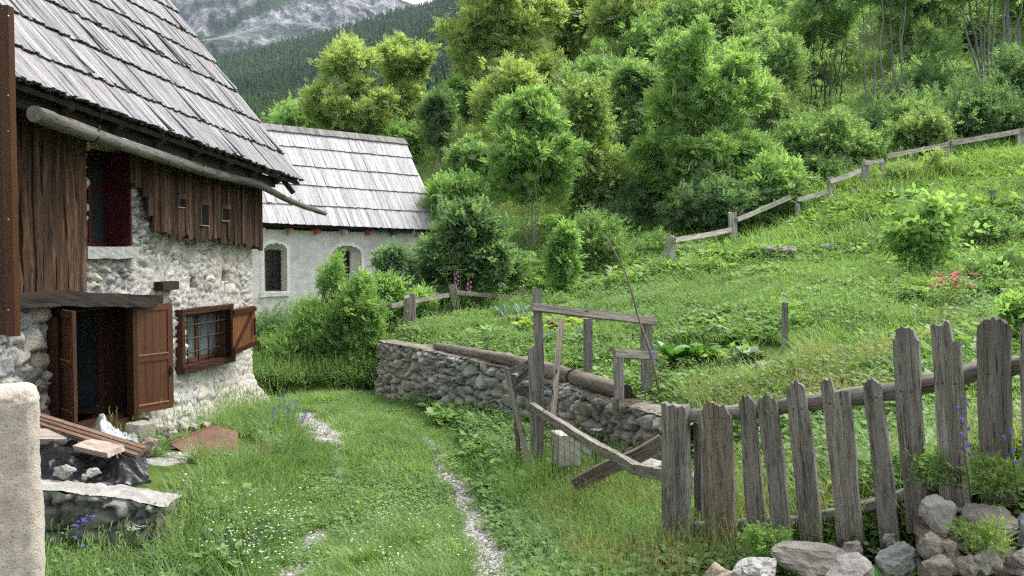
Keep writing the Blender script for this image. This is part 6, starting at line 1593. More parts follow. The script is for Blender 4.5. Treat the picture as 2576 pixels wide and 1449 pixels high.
stem_tree(32, (2200, 352), [(2195, 330, 2160, -20, 1), (2200, 335, 2192, -20, .9), (2206, 340, 2206, -30, 1.1), (2212, 345, 2222, -20, 1), (2222, 320, 2214, -30, 1.1), (2248, 315, 2240, -30, 1.1), (2262, 280, 2280, -20, .9), (2270, 270, 2262, -20, .8), (2188, 355, 2168, 150, .7), (2180, 350, 2150, 190, .7), (2235, 340, 2255, 180, .7), (2200, 350, 2180, 200, .6)], [(2110, -120, 2340, 40, 11), (2290, 60, 2340, 130, 3)], 2200, .40, m_mid, .034, m_barkl, 'cluster of thin pale grey stems rising from scrub in the middle of the slope', 17)
stem_tree(33, (2482, 300), [(2478, 292, 2413, -30, 1), (2480, 294, 2436, -30, 1.2), (2482, 294, 2454, -30, .9), (2486, 292, 2490, -30, 1.3), (2492, 285, 2506, -30, 1), (2500, 290, 2532, -30, .9), (2476, 288, 2355, 110, .6), (2470, 285, 2368, 150, .6), (2484, 290, 2470, 60, .7), (2512, 285, 2560, 60, .7)], [(2330, -140, 2620, 20, 13), (2300, 70, 2420, 150, 4)], 2600, .42, m_mid, .046, m_barkl, 'stout grey stems fanning from one stool near the right border', 18)
stem_tree(38, (2550, 250), [(2545, 240, 2538, -30, 1.4), (2560, 240, 2562, -30, 1.2), (2530, 240, 2520, -30, .8)], [(2480, -120, 2680, 60, 8)], 1800, .5, m_mid, .075, m_barkl, 'straight pale trunk pair behind the stout stems at the right border', 19)
stem_tree(25, (1345, 636), [(1335, 632, 1318, 440, 1), (1339, 634, 1332, 430, .9), (1343, 636, 1350, 420, 1.1), (1347, 636, 1362, 440, .9), (1351, 634, 1380, 450, 1), (1333, 630, 1296, 470, .8), (1354, 632, 1402, 470, .8), (1346, 634, 1340, 400, 1.1), (1352, 635, 1368, 410, .8)], [(1240, 238, 1420, 390, 26), (1205, 330, 1470, 460, 32), (1225, 420, 1450, 515, 14)], 5600, .42, m_fresh, .018, m_barkl, 'fresh green ash clump with a fan of thin bare stems in the meadow', 8)
# undergrowth along the wood
for i, (u, v, Y, bx, n, sz, T, mt, lb) in enumerate((
    (2060, 420, 28, [(1960, 290, 2160, 440, 12)], 4500, .36, T_TWIG, m_mid, 'fresh green elder shrub below the slender stems'),
    (2160, 400, 28, [(2090, 340, 2260, 440, 9)], 3000, .34, T_TWIG, m_mid, 'dense low shrub behind the highest fence rails'),
    (2300, 360, 27.5, [(2230, 300, 2400, 400, 9)], 2400, .32, T_TWIG, m_olive, 'sparse yellowish shrub just above the upper fence rail'),
    (2300, 330, 33, [(2210, 170, 2370, 330, 11)], 4200, .40, T_TWIG, m_dark, 'dark shrub filling the gap between two stem clusters'),
    (2540, 300, 30, [(2490, 160, 2640, 310, 9)], 3600, .38, T_TWIG, m_dark, 'dark leafy shrub at the right border under the pale trunks'),
    (2420, 330, 30, [(2330, 270, 2470, 345, 7)], 1800, .34, T_TWIG, m_dark, 'low dark bramble at the foot of the stout stems'),
    (1860, 600, 24, [(1700, 460, 1900, 600, 11)], 4200, .36, T_ASH, m_dark, 'dark shaded ash scrub behind the two nearest fence posts'),
    (1960, 515, 24, [(1895, 420, 2030, 520, 9)], 1900, .40, T_ASH, m_fresh, 'light green ash sapling beside the rail fence'),
    (2080, 480, 27, [(2000, 400, 2120, 490, 8)], 2400, .34, T_TWIG, m_dark, 'dark thicket under the fence in the middle of the slope'),
    (1500, 685, 21.5, [(1430, 560, 1570, 700, 10)], 3000, .28, T_TWIG2, m_mid, 'loose green shrub in front of the hazel at the garden edge'),
    (1610, 660, 22, [(1560, 600, 1690, 680, 7)], 1800, .26, T_TWIG2, m_mid, 'weedy green shrub below the nearest fence post'),
    (1580, 600, 26, [(1490, 520, 1640, 630, 9)], 3000, .34, T_TWIG, m_dark, 'dark shrub in the hollow between hazel and domed thicket'),
    (1420, 735, 19.3, [(1392, 570, 1450, 690, 7), (1380, 640, 1440, 740, 4)], 900, .30, T_ASH, m_fresh, 'single young ash sapling standing behind the broken fence'),
    (2330, 470, 24.5, [(2230, 400, 2420, 480, 9)], 2400, .28, T_TWIG2, m_olive, 'straggling bramble spilling over the fence on the slope'),
    (2520, 625, 17, [(2425, 555, 2640, 640, 9)], 3000, .24, T_TWIG, m_mid, 'low bramble bush behind the leafy shrub at the right border'),
    (1720, 470, 29, [(1640, 380, 1800, 520, 9)], 3600, .38, T_ASH, m_mid, 'shaded ash scrub inside the domed thicket'),
)): tree('shrub', (u, v, Y), bx, n, sz, T, mt, lb, 'shrub', seed=40 + i, tr=.022, stems=5, cr=.3, limbs=False, spread=.2)
# bushes by the chapel
tree('elder_bush', (1120, 760, 19.2), [(1048, 618, 1190, 700, 11), (1128, 515, 1235, 640, 11), (1150, 590, 1262, 720, 9), (1035, 670, 1180, 755, 7)], 7500, .30, T_ELD, m_dark, 'big dark elder bush against the right corner of the chapel', 'bush', seed=70, tr=.05, stems=6, cr=.28)
tree('elder_bush', (1140, 560, 24.5), [(1080, 462, 1230, 560, 9)], 2600, .34, T_ELD, m_fresh, 'lighter green elder behind the chapel roof corner', 'bush', seed=71, tr=.04, stems=4, cr=.3)
tree('elder_bush', (985, 770, 18.6), [(945, 640, 1030, 710, 7), (940, 690, 1050, 775, 7)], 2300, .26, T_ELD, m_blue, 'grey green elder shoots in front of the chapel wall', 'bush', seed=72, tr=.03, stems=5, cr=.3)
tree('rose_bush', (820, 940, 16.6), [(800, 648, 868, 760, 9), (735, 735, 925, 860, 14), (680, 790, 930, 945, 17)], 9500, .20, T_SMALL, m_fresh, 'tall wild rose bush hiding the second chapel window', 'bush', seed=73, tr=.02, stems=9, cr=.25, spread=.3)
tree('rose_bush', (900, 950, 16.2), [(860, 700, 960, 900, 12), (880, 850, 1000, 960, 8)], 4500, .20, T_TWIG, m_fresh, 'pale green young growth at the right of the wild rose', 'bush', seed=74, tr=.015, stems=5, cr=.26)
tree('rose_bush', (700, 900, 17.5), [(640, 800, 770, 930, 11)], 3600, .20, T_SMALL, m_dark, 'low dark bush between the house corner and the wild rose', 'bush', seed=75, tr=.015, stems=5, cr=.3)
tree('elder_bush', (1060, 800, 17.8), [(940, 700, 1010, 790, 7), (985, 735, 1080, 790, 4)], 3200, .22, T_ELD, m_fresh, 'light elder suckers behind the split fence post', 'bush', seed=76, tr=.015, stems=5, cr=.3)
tree('elder_bush', (1220, 720, 20.5), [(1160, 640, 1320, 730, 9)], 2600, .26, T_TWIG, m_mid, 'nettle thicket right of the dark elder bush', 'bush', seed=77, tr=.015, stems=5, cr=.3)
# the dense wood above, trees nothing tells apart
random.seed(77)
proto_t = [tree('wood_tree', (2000 + 200 * i, 250, 55), [(1900 + 200 * i, -120, 2090 + 200 * i, 130, 12), (1930 + 200 * i, 60, 2070 + 200 * i, 220, 7)], 5000, .72, T_ASH, (m_mid, m_mid, m_fresh)[i], 'leafy tree crowded in the dense wood along the top of the hillside', seed=80 + i, tr=.13, stems=2, cr=.27, group='trees of the dense wood') for i in range(3)]
spots = []
for Y, u0, u1, st in ((42, 1720, 2020, 90), (47, 1700, 2060, 100), (50, 1700, 2700, 120), (58, 1500, 2750, 130), (70, 1350, 2850, 150), (84, 1150, 2950, 170), (62, 640, 1300, 150), (76, 560, 1300, 160)):
    for u in np.arange(u0, u1, st): spots.append((u + random.uniform(-40, 40), Y + random.uniform(-4, 4)))
for i, (u, Y) in enumerate(spots):
    x = (u - CU) / FPX * Y
    if Y < 56 and 2080 < u < 2260: continue
    src = proto_t[(i * 7) % 3] if u > 1400 else proto_t[2]
    r_ = src if i in (2, 4, 6) and False else src.copy()
    C.objects.link(r_)
    for ch in src.children:
        c_ = ch.copy(); C.objects.link(c_); c_.parent = r_
    r_.location = (x, Y, gz(x, Y) - .1); r_.rotation_euler = (0, 0, random.uniform(0, 6.28)); s_ = random.uniform(.75, 1.15) * (.8 if u < 1400 else 1); r_.scale = (s_, s_, s_ * random.uniform(.9, 1.15))
    if u < 1400: r_['label'] = 'pale leafy tree in the belt behind the bright ashes'; r_['group'] = 'trees behind the bright ashes'
for i, q in enumerate(proto_t):
    u = (1650, 2330, 2600)[i]; Y = 47; x = (u - CU) / FPX * Y; q.location = (x, Y, gz(x, Y) - .1)

# undergrowth that fills the wood edge, shrubs nothing tells apart
random.seed(99)
us_ = [tree('undergrowth_shrub', (2000 + 90 * i, 420, 29), [(1940 + 90 * i, 330, 2060 + 90 * i, 425, 9)], 2300, .36, (T_TWIG, T_ASH, T_TWIG)[i], (m_dark, m_mid, m_mid)[i], 'leafy shrub in the tangled undergrowth along the lower edge of the wood', 'shrub', seed=130 + i, tr=.022, stems=4, cr=.32, limbs=False, shoots=2.4, group='undergrowth shrubs of the wood edge') for i in range(3)]
spots = []
for Y, u0, u1, st, hi in ((29, 1930, 2650, 85, .8), (32, 1600, 2700, 90, .75), (36, 1500, 2750, 100, .8), (41, 1450, 2800, 110, .9), (46, 1250, 2800, 130, 1.2), (27.5, 1480, 1700, 75, .9)):
    for u in np.arange(u0, u1, st): spots.append((u + random.uniform(-28, 28), Y + random.uniform(-1.5, 1.5), hi))
for i, (u, Y, hi) in enumerate(spots):
    if 2090 < u < 2230 and Y > 36: continue
    x = (u - CU) / FPX * Y
    src = us_[(i * 5 + i // 7) % 3]; r_ = src if i < 0 else src.copy(); C.objects.link(r_)
    for ch in src.children: c_ = ch.copy(); C.objects.link(c_); c_.parent = r_
    r_.location = (x, Y, gz(x, Y) - .1); r_.rotation_euler = (0, 0, random.uniform(0, 6.28)); s_ = random.uniform(.8, 1.3) * hi; r_.scale = (s_ * 1.1, s_ * 1.1, s_ * random.uniform(.9, 1.4))
for i, q in enumerate(us_):
    Y = 30; x = ((1990, 2290, 2560)[i] - CU) / FPX * Y; q.location = (x, Y, gz(x, Y) - .1)
# ------------------------------------------------------------------ grasses, weeds and small flowers
def blades(n, h, spread, w, bend, seed, lean=.25, up=.0):
    """a tuft of curved blades, two quads each"""
    r0 = np.random.default_rng(seed); a = r0.uniform(0, 2 * np.pi, n); rad = spread * np.sqrt(r0.random(n)); b0 = np.stack([np.cos(a) * rad, np.sin(a) * rad, np.full(n, -.02)], -1)
    hh = h * r0.uniform(.55, 1.15, n); az = a + r0.normal(0, .9, n); dr = np.stack([np.cos(az), np.sin(az), np.zeros(n)], -1); sd = np.stack([-np.sin(az), np.cos(az), np.zeros(n)], -1)
    ln = np.abs(r0.normal(lean, .15, n)); bd = bend * r0.uniform(.4, 1.4, n)
    V = []
    for k, wk in ((0, .7), (.55, 1.0), (1.0, .12)):
        c = b0 + dr * ((ln * k + bd * k * k) * hh)[:, None] + np.array((0, 0, 1)) * (hh * (k - .42 * np.minimum(bd, 1.2) * k * k))[:, None]
        V += [c + sd * w * wk / 2, c - sd * w * wk / 2]
    V = np.stack(V, 1).reshape(-1, 3); i = np.arange(n)[:, None] * 6
    F = np.concatenate([i + np.array((0, 1, 3, 2)), i + np.array((2, 3, 5, 4))]); return V, F
def stalks(n, h, spread, seed, head=.05, hw_=.010, w=.004):
    V, F = blades(n, h, spread, w, .25, seed, .10); r0 = np.random.default_rng(seed + 5); Q = []
    tips = V.reshape(n, 6, 3)[:, 4]
    for t in tips:
        for j in range(4):
            d = np.array((r0.normal(0, .35), r0.normal(0, .35), 1)); Q += leaflet(t + np.array((0, 0, head * (j - 1) * .5)), d, (r0.normal(), r0.normal(), .2), head, hw_)
    m = len(V); Q = np.array(Q); F2 = np.arange(len(Q)).reshape(-1, 4) + m
    return np.concatenate([V, Q]), np.concatenate([F, F2])
def leafpatch(n, spread, h, L, W, seed, flat=.3):
    r0 = np.random.default_rng(seed); Q = []
    for i in range(n):
        a = r0.uniform(0, 6.28); r = spread * math.sqrt(r0.random()); z = h * r0.uniform(.3, 1.0); d = (math.cos(a + r0.normal(0, .6)), math.sin(a + r0.normal(0, .6)), r0.normal(.1, flat))
        l = L * r0.uniform(.6, 1.25); Q += leaflet((math.cos(a) * r, math.sin(a) * r, z), d, (r0.normal(0, .3), r0.normal(0, .3), 1), l, W * l / L)
    return np.array(Q), np.arange(len(Q)).reshape(-1, 4)
def weed(n, h, L, W, seed, stems=4):
    r0 = np.random.default_rng(seed); V, F = blades(stems, h, .06, .006, .15, seed, .12); V = list(V); Q = []
    for s in range(stems):
        p = np.array(V[s * 6:(s + 1) * 6]); a0, a1, a2 = p[:2].mean(0), p[2:4].mean(0), p[4:].mean(0)
        for i in range(n):
            k = (i + .6) / n; c = (1 - k) ** 2 * a0 + 2 * k * (1 - k) * a1 + k * k * a2; az = i * 1.6 + r0.uniform(-.4, .4) + s
            l = L * (1.15 - .6 * k) * r0.uniform(.8, 1.2); Q += leaflet(c, (math.cos(az), math.sin(az), .15 + .3 * k), (0, 0, 1), l, W * l / L)
    m = len(V); Q = np.array(Q); return np.concatenate([np.array(V), Q]), np.concatenate([F, np.arange(len(Q)).reshape(-1, 4) + m])
m_gr = leaf_mat('grass_blade', (.120, .235, .070), (.290, .415, .145), .42, .5, True)
m_grb = leaf_mat('blue_green_grass', (.100, .190, .075), (.220, .330, .150), .36, .45, True)
m_dry = leaf_mat('dry_grass', (.20, .19, .075), (.42, .36, .19), .35, .7, True)
m_wd = leaf_mat('weed_leaf', (.120, .220, .075), (.255, .385, .140), .40, .5, True)
m_lush = leaf_mat('lush_leaf', (.140, .260, .075), (.285, .440, .140), .40, .45, True)
P_short = [proto('g', *blades(26, .085, .09, .0055, .45, i), [m_gr]) for i in range(4)]
P_med = [proto('g', *blades(24, .22, .10, .0070, .65, 10 + i), [m_gr]) for i in range(4)]
P_blue = [proto('g', *blades(26, .34, .10, .0085, .9, 20 + i), [m_grb]) for i in range(3)]
P_tall = [proto('g', *stalks(12, .48, .10, 30 + i), [m_gr]) for i in range(3)]
P_dry = [proto('g', *stalks(14, .42, .12, 40 + i), [m_dry]) for i in range(3)]
P_clov = [proto('g', *leafpatch(44, .13, .06, .030, .026, 50 + i), [m_wd]) for i in range(3)]
P_plan = [proto('g', *leafpatch(12, .05, .06, .14, .055, 60 + i, .25), [m_wd]) for i in range(2)]
P_weed = [proto('g', *weed(9, .34, .085, .050, 70 + i), [m_wd]) for i in range(3)]
P_broad = [proto('g', *leafpatch(20, .14, .16, .105, .075, 80 + i, .35), [m_lush]) for i in range(3)]
P_big = [proto('g', *blades(16, .55, .14, .009, .7, 90 + i), [m_gr]) for i in range(2)]
ALLG = P_short + P_med + P_blue + P_tall + P_dry + P_clov + P_plan + P_weed + P_broad + P_big
i0_ = 0; IDX = {}
for nm_, L_ in (('short', P_short), ('med', P_med), ('blue', P_blue), ('tall', P_tall), ('dry', P_dry), ('clov', P_clov), ('plan', P_plan), ('weed', P_weed), ('broad', P_broad), ('big', P_big)):
    IDX[nm_] = (i0_, len(L_)); i0_ += len(L_)
lane_c = np.array([gp(*q) for q in [(1010, 1520), (990, 1400), (985, 1250), (965, 1130), (915, 1060), (850, 1020), (780, 990)]])
def dist_poly(x, y, pl):
    d = np.full(np.shape(x), 1e9)
    for (ax, ay), (bx, by) in zip(pl[:-1], pl[1:]):
        dx, dy = bx - ax, by - ay; t = np.clip(((x - ax) * dx + (y - ay) * dy) / (dx * dx + dy * dy + 1e-9), 0, 1); d = np.minimum(d, np.hypot(x - ax - t * dx, y - ay - t * dy))
    return d
def allowed(x, y):
    hx = Dv[0] * x + Dv[1] * y; hy = -(Nv[0] * x + Nv[1] * y) - HD
    ok = ~((hy > -.22) & (hx < CORN + .15))
    cx = cD[0] * (x - cA[0]) + cD[1] * (y - cA[1]); cyy = -(cN[0] * (x - cA[0]) + cN[1] * (y - cA[1]))
    ok &= ~((cyy > -.05) & (cx < x_end) & (cx > -2.6))
    mid = [(p[0] + .17, p[1] + .11) for p in WALL_T]
    ok &= dist_poly(x, y, mid) > .22
    ok &= ~((x < -1.72 - .3 * (y - 3.25)) & (y < 4.1) & (y > 2.2))
    # low wall top and heap
    lx = (x - a0[0]) * dq[0] + (y - a0[1]) * dq[1]; ly = -((x - a0[0]) * nq[0] + (y - a0[1]) * nq[1])
    ok &= ~((ly > -.05) & (ly < .42) & (lx < Lq + .1)); ok &= ~((ly >= .42) & (ly < 1.9) & (lx < Lq - .15))
    return ok
A0 = a0
FENCES = [[P(u, v1, Y)[:2] for u, v0, v1, w, Y in posts], [P(982, 800, 15.6)[:2], P(1150, 800, 17.9)[:2], P(1320, 765, 20.0)[:2], P(1610, 710, 20)[:2]], [fP(1650, 1400)[:2] + fn[:2] * .25, fP(2100, 1360)[:2] + fn[:2] * .25, fP(2330, 1270)[:2] + fn[:2] * .2]]
TALL = ('tall', 'weed', 'dry', 'big', 'med', 'blue', 'broad')
def near_fence(x, y):
    w = np.ones(np.shape(x))
    for f_, r in zip(FENCES, (.55, .8, .35)): w = w * (.20 + .80 * sstep(r * .5, r, dist_poly(x, y, f_)))
    return w
def sample(n, x0, x1, y0, y1, dens):
    x = rng.uniform(x0, x1, n); y = rng.uniform(y0, y1, n); vis = (np.abs(x) < y * .62 + 1.0)
    x, y = x[vis], y[vis]; p = dens(x, y) * allowed(x, y); k = rng.random(len(x)) < p
    return x[k], y[k]
def place(regions):
    X, Y, K, S, T, TL = [], [], [], [], [], []
    for kind, n, box, dens, smin, smax, tm, ts in regions:
        x, y = sample(n, *box, (lambda a, b, d=dens: d(a, b) * near_fence(a, b)) if kind in TALL else dens); m = len(x); o_, c_ = IDX[kind]
        X.append(x); Y.append(y); K.append(o_ + rng.integers(0, c_, m)); S.append(rng.uniform(smin, smax, m)); T.append(np.clip(rng.normal(tm, ts, m) + (fbm(x * .9, y * .9, 200, 3) - .5) * .8 + (fbm(x * 3.1, y * 3.1, 210, 2) - .5) * .6, 0, 1))
    X, Y, K, S, T = map(np.concatenate, (X, Y, K, S, T)); Z = ground(X, Y)
    return np.stack([X, Y, Z], -1), K, S, T
def lane_w(x, y): return sstep(1.35, .9, dist_poly(x, y, lane_c))
def notgrav(x, y): return sstep(.52, .40, gravel_at(x, y))
def up_(x, y): return terr(x, y)
def calm(x, y):
    '''trodden ground by the rusty plate and the house foot'''
    w = sstep(.55, 1.0, np.hypot((x - PLC[0]) / 1.2, (y - PLC[1] - .05) / 1.25))
    lx = (x - A0[0]) * dq[0] + (y - A0[1]) * dq[1]; ly = -((x - A0[0]) * nq[0] + (y - A0[1]) * nq[1])
    return w * np.where((ly < 0) & (ly > -.55) & (lx < Lq + .1), .12, 1.0) * (.25 + .75 * sstep(.0, .7, Nv[0] * x + Nv[1] * y + HD - .35))
PLC = P(520, 1112, 10.0)
BEDS = [(*gp(1720, 905), .75), (*gp(1800, 905), .6), (*gp(1890, 912), .7), (*gp(1290, 812), .8), (*gp(1340, 826), .8), (*gp(1400, 828), .8), (*gp(1455, 824), .7), (*gp(2400, 768), 1.0), (*gp(2400, 790), .9), (*gp(1810, 1250), .8)]
def bed(x, y):
    w = np.ones(np.shape(x))
    for bx, by, r in BEDS: w = w * sstep(r * .7, r * 1.1, np.hypot(x - bx, y - by))
    return w * .92 + .08
def lowr(x, y): return 1 - terr(x, y)
def nz(x, y, f, k): return fbm(x * f, y * f, k, 3)
NEAR = (-6, 4, 4.6, 17.5)
GARD = (-3, 11, 4.2, 23)
def garden(x, y): return up_(x, y) * sstep(24, 20, y) * bed(x, y)
lane_right = lambda x, y: lowr(x, y) * (1 - lane_w(x, y)) * (x > np.interp(y, lane_c[:, 1], lane_c[:, 0]))
lane_left = lambda x, y: calm(x, y) * lowr(x, y) * (1 - lane_w(x, y)) * (x <= np.interp(y, lane_c[:, 1], lane_c[:, 0]))
regs = [
    ('short', 14000, (-3, 24, 14, 29), lambda x, y: up_(x, y) * (1 - near_fence(x, y)) * .9, 1.0, 1.6, .5, .25),
    # the lane: short sward, clover, wider blades on the crown of the road
    ('short', 60000, NEAR, lambda x, y: lane_w(x, y) * notgrav(x, y) * .9, .7, 1.3, .45, .2),
    ('clov', 16000, NEAR, lambda x, y: lane_w(x, y) * notgrav(x, y) * sstep(.42, .6, nz(x, y, 1.1, 31)), .8, 1.3, .5, .2),
    ('med', 26000, NEAR, lambda x, y: lane_w(x, y) * notgrav(x, y) * sstep(.75, .35, dist_poly(x, y, lane_c)) * sstep(.35, .6, nz(x, y, 1.3, 33)), .5, .95, .55, .2),
    ('short', 9000, NEAR, lambda x, y: (gravel_at(x, y) > .45) * .10, .4, .8, .6, .2),
    # left verge
    ('blue', 15000, NEAR, lambda x, y: lane_left(x, y) * notgrav(x, y) * sstep(.40, .55, nz(x, y, .8, 35)) * .8, .7, 1.15, .5, .25),
    ('med', 42000, NEAR, lambda x, y: lane_left(x, y) * notgrav(x, y) * .75, .7, 1.25, .45, .25),
    ('tall', 16000, NEAR, lambda x, y: lane_left(x, y) * notgrav(x, y) * sstep(.38, .58, nz(x, y, .9, 37)) * .30, .7, 1.1, .75, .2),
    ('dry', 12000, NEAR, lambda x, y: lane_left(x, y) * notgrav(x, y) * sstep(.45, .62, nz(x, y, .8, 39)) * .28 * sstep(6.8, 8, y), .6, 1.0, .4, .3),
    ('broad', 9000, NEAR, lambda x, y: lane_left(x, y) * sstep(.42, .55, nz(x, y, .9, 41)) * .55 * sstep(8.2, 7.2, y), .8, 1.3, .35, .2),
    ('weed', 16000, NEAR, lambda x, y: lane_left(x, y) * notgrav(x, y) * sstep(.40, .56, nz(x, y, 1.0, 43)) * .55, .6, 1.25, .4, .2),
    # right verge, nettles along the wall foot
    ('weed', 24000, NEAR, lambda x, y: lane_right(x, y) * notgrav(x, y) * sstep(9.2, 10.2, y) * .75, .7, 1.15, .45, .25),
    ('broad', 14000, NEAR, lambda x, y: lane_right(x, y) * notgrav(x, y) * sstep(8.5, 10.2, y) * .7, .8, 1.3, .5, .25),
    ('med', 46000, NEAR, lambda x, y: lane_right(x, y) * notgrav(x, y) * .60, .5, 1.0, .22, .22),
    ('big', 9000, (-.5, 2.4, 4.8, 10), lambda x, y: lane_right(x, y) * notgrav(x, y) * .18 * sstep(.42, .6, nz(x, y, 1.0, 45)), .35, .7, .35, .25),
    ('tall', 16000, (-.5, 3, 4.6, 9.6), lambda x, y: lane_right(x, y) * notgrav(x, y) * .15, .4, .75, .35, .25),
    ('dry', 12000, (.3, 3, 4.6, 9), lambda x, y: lane_right(x, y) * notgrav(x, y) * sstep(.40, .58, nz(x, y, 1.0, 47)) * .11, .4, .8, .3, .3),
    ('weed', 9000, (.2, 3, 4.6, 9), lambda x, y: lane_right(x, y) * notgrav(x, y) * .35 * sstep(.42, .58, nz(x, y, 1.2, 48)), .4, .8, .3, .25),
    ('clov', 14000, (-.3, 3, 4.6, 10), lambda x, y: lane_right(x, y) * notgrav(x, y) * .5, 1.0, 1.9, .3, .3),
    ('plan', 5000, (-1.5, 2.5, 5, 10), lambda x, y: lane_right(x, y) * notgrav(x, y) * sstep(.45, .6, nz(x, y, 1.1, 49)) * .5, .8, 1.3, .4, .2),
    # garden
    ('clov', 110000, GARD, lambda x, y: garden(x, y) * .55 * np.clip(11 / y, .35, 1) * sstep(.38, .52, nz(x, y, .8, 65)), 1.2, 2.4, .55, .4),
    ('med', 150000, GARD, lambda x, y: garden(x, y) * .46 * np.clip(11 / y, .35, 1), .45, 1.1, .55, .3),
    ('big', 22000, GARD, lambda x, y: garden(x, y) * .35 * np.clip(11 / y, .4, 1) * bed(x, y) * sstep(.42, .58, nz(x, y, .7, 51)), .45, .8, .5, .3),
    ('broad', 40000, GARD, lambda x, y: garden(x, y) * .8 * sstep(.44, .58, nz(x, y, .9, 53)) * sstep(.36, .5, nz(x, y, .3, 54)), .5, 1.15, .5, .35),
    ('weed', 30000, GARD, lambda x, y: garden(x, y) * .30 * sstep(.44, .60, nz(x, y, .6, 55)), .5, 1.1, .5, .35),
    ('blue', 26000, GARD, lambda x, y: garden(x, y) * bed(x, y) * .30 * sstep(.46, .60, nz(x, y, .8, 56)), .5, .9, .55, .3),
    ('tall', 26000, GARD, lambda x, y: garden(x, y) * bed(x, y) * .16 * sstep(9, 13, y) * sstep(.45, .6, nz(x, y, .5, 58)), .5, .8, .7, .25),
    ('dry', 9000, (.8, 5, 3.8, 10), lambda x, y: garden(x, y) * .18 * sstep(.45, .6, nz(x, y, .8, 57)), .4, .7, .55, .3),
    # rough slope under and behind the fence, meadow under the trees
    ('tall', 60000, (-4, 24, 18, 32), lambda x, y: up_(x, y) * .28 * sstep(18.5, 21, y + x * .05) * sstep(.5, 3, np.hypot(x - .3, (y - 18.5) * .6)), .5, .85, .62, .25),
    ('broad', 60000, (-4, 24, 17, 30), lambda x, y: up_(x, y) * .7 * sstep(18, 20, y + x * .05) * sstep(.42, .56, nz(x, y, .6, 63)), 1.0, 2.0, .5, .4),
    ('weed', 70000, (-4, 24, 17, 32), lambda x, y: up_(x, y) * .60 * sstep(17.5, 20, y + x * .05), .8, 1.5, .5, .25),
    ('big', 30000, (4, 24, 17.5, 30), lambda x, y: up_(x, y) * .16 * sstep(18.5, 20.5, y + x * .05) * sstep(.42, .58, nz(x, y, .5, 64)), .9, 1.5, .75, .25),
    ('dry', 34000, (-4, 24, 18, 32), lambda x, y: up_(x, y) * .42 * sstep(18.5, 21, y + x * .05) * sstep(.42, .6, nz(x, y, .35, 59)), .5, .9, .4, .3),
    ('tall', 60000, (-18, 34, 30, 60), lambda x, y: .6 + 0 * x, 1.2, 2.2, .7, .2),
    ('dry', 40000, (-18, 34, 30, 60), lambda x, y: .5 * sstep(.40, .55, nz(x, y, .2, 61)), 1.2, 2.0, .35, .3),
    # bank below the chapel and behind the bend
    ('weed', 26000, (-8, 0, 15.5, 24), lambda x, y: lowr(x, y) * .8, .9, 1.6, .4, .25),
    ('tall', 20000, (-8, 0, 15.5, 26), lambda x, y: lowr(x, y) * .6, .8, 1.4, .45, .25),
    ('med', 20000, (-8, 0, 15.5, 22), lambda x, y: lowr(x, y) * .8, .9, 1.4, .45, .25),
]
pts, K, S, T = place(regs)
print('grass instances', len(pts))
scatter('grass', ALLG, pts, rng.uniform(0, 6.28, len(pts)), S, K, T, rng.normal(0, .10, (len(pts), 2)))
# loose stones on the wheel tracks
m_peb, nt, b = nodes_of('gravel_stone')
nt.links.new(ramp(nt, attr(nt, 'tint', True).outputs['Fac'], [(0, (.17, .16, .145)), (.5, (.34, .33, .31)), (1, (.55, .545, .53))]), b.inputs['Base Color']); b.inputs['Roughness'].default_value = .95
def peb(seed):
    V, F = ICO[1]; V = V.copy(); r0 = np.random.default_rng(seed)
    V *= r0.uniform(.7, 1.1, len(V))[:, None] * np.array((1, .8, .55)); return V * .5, np.array(F)
x = rng.uniform(-4.5, 3, 240000); y = rng.uniform(5, 16, 240000); k = (gravel_at(x, y) > .46) & allowed(x, y); x, y = x[k][:24000], y[k][:24000]
scatter('gravel', [proto('p', *peb(i), [m_peb]) for i in range(4)], np.stack([x, y, ground(x, y) + .003], -1), rng.uniform(0, 6.28, len(x)), rng.uniform(.3, 1, len(x)) ** 2.5 * .045 + .008, rng.integers(0, 4, len(x)), rng.random(len(x)))
# small flowers nobody could count
m_wh = plain('white_petal', (.80, .80, .76), .6, .2, var=.05); m_yel = plain('yellow_petal', (.70, .52, .03), .6, .2, var=.1)
def flower(seed, n, h, head, spread=.10, mat_head=0):
    r0 = np.random.default_rng(seed); V, F = blades(n, h, spread, .004, .2, seed, .15); tips = V.reshape(n, 6, 3)[:, 4]; Q = []
    for t in tips:
        for j in range(6):
            a = j * 1.047; Q += leaflet(t + np.array((0, 0, r0.uniform(0, head * .3))), (math.cos(a), math.sin(a), r0.uniform(-.2, .5)), (0, 0, 1), head, head * .8)
    m = len(V); Q = np.array(Q); return np.concatenate([V, Q]), np.concatenate([F, np.arange(len(Q)).reshape(-1, 4) + m]), np.r_[np.zeros(len(F), int), np.ones(len(Q) // 4, int)]
def fproto(seed, n, h, head, mat):
    V, F, mi = flower(seed, n, h, head); return proto('f', V, F, [m_gr, mat], mi=mi)
FL = [fproto(i, 7, .26, .011, m_wh) for i in range(3)] + [fproto(5 + i, 5, .10, .010, m_wh) for i in range(2)] + [fproto(9, 5, .40, .010, m_yel)]
def fl(n, cu, cv, ru, rv, i0, i1, s0=.8, s1=1.2):
    out = []
    while len(out) < n:
        u, v = cu + random.gauss(0, ru), cv + random.gauss(0, rv)
        q = G(u, min(v, 1520))
        if q is not None: out.append((q[0], q[1], gz(q[0], q[1]), random.randint(i0, i1), random.uniform(s0, s1)))
    return out
fs = fl(30, 620, 1395, 60, 38, 0, 2) + fl(12, 690, 1335, 40, 18, 0, 2) + fl(10, 520, 1340, 30, 20, 0, 2) + fl(22, 990, 1310, 45, 25, 3, 4) + fl(12, 960, 1420, 40, 30, 3, 4) + fl(12, 1080, 1380, 50, 40, 3, 4) + fl(10, 350, 1330, 16, 8, 0, 2)
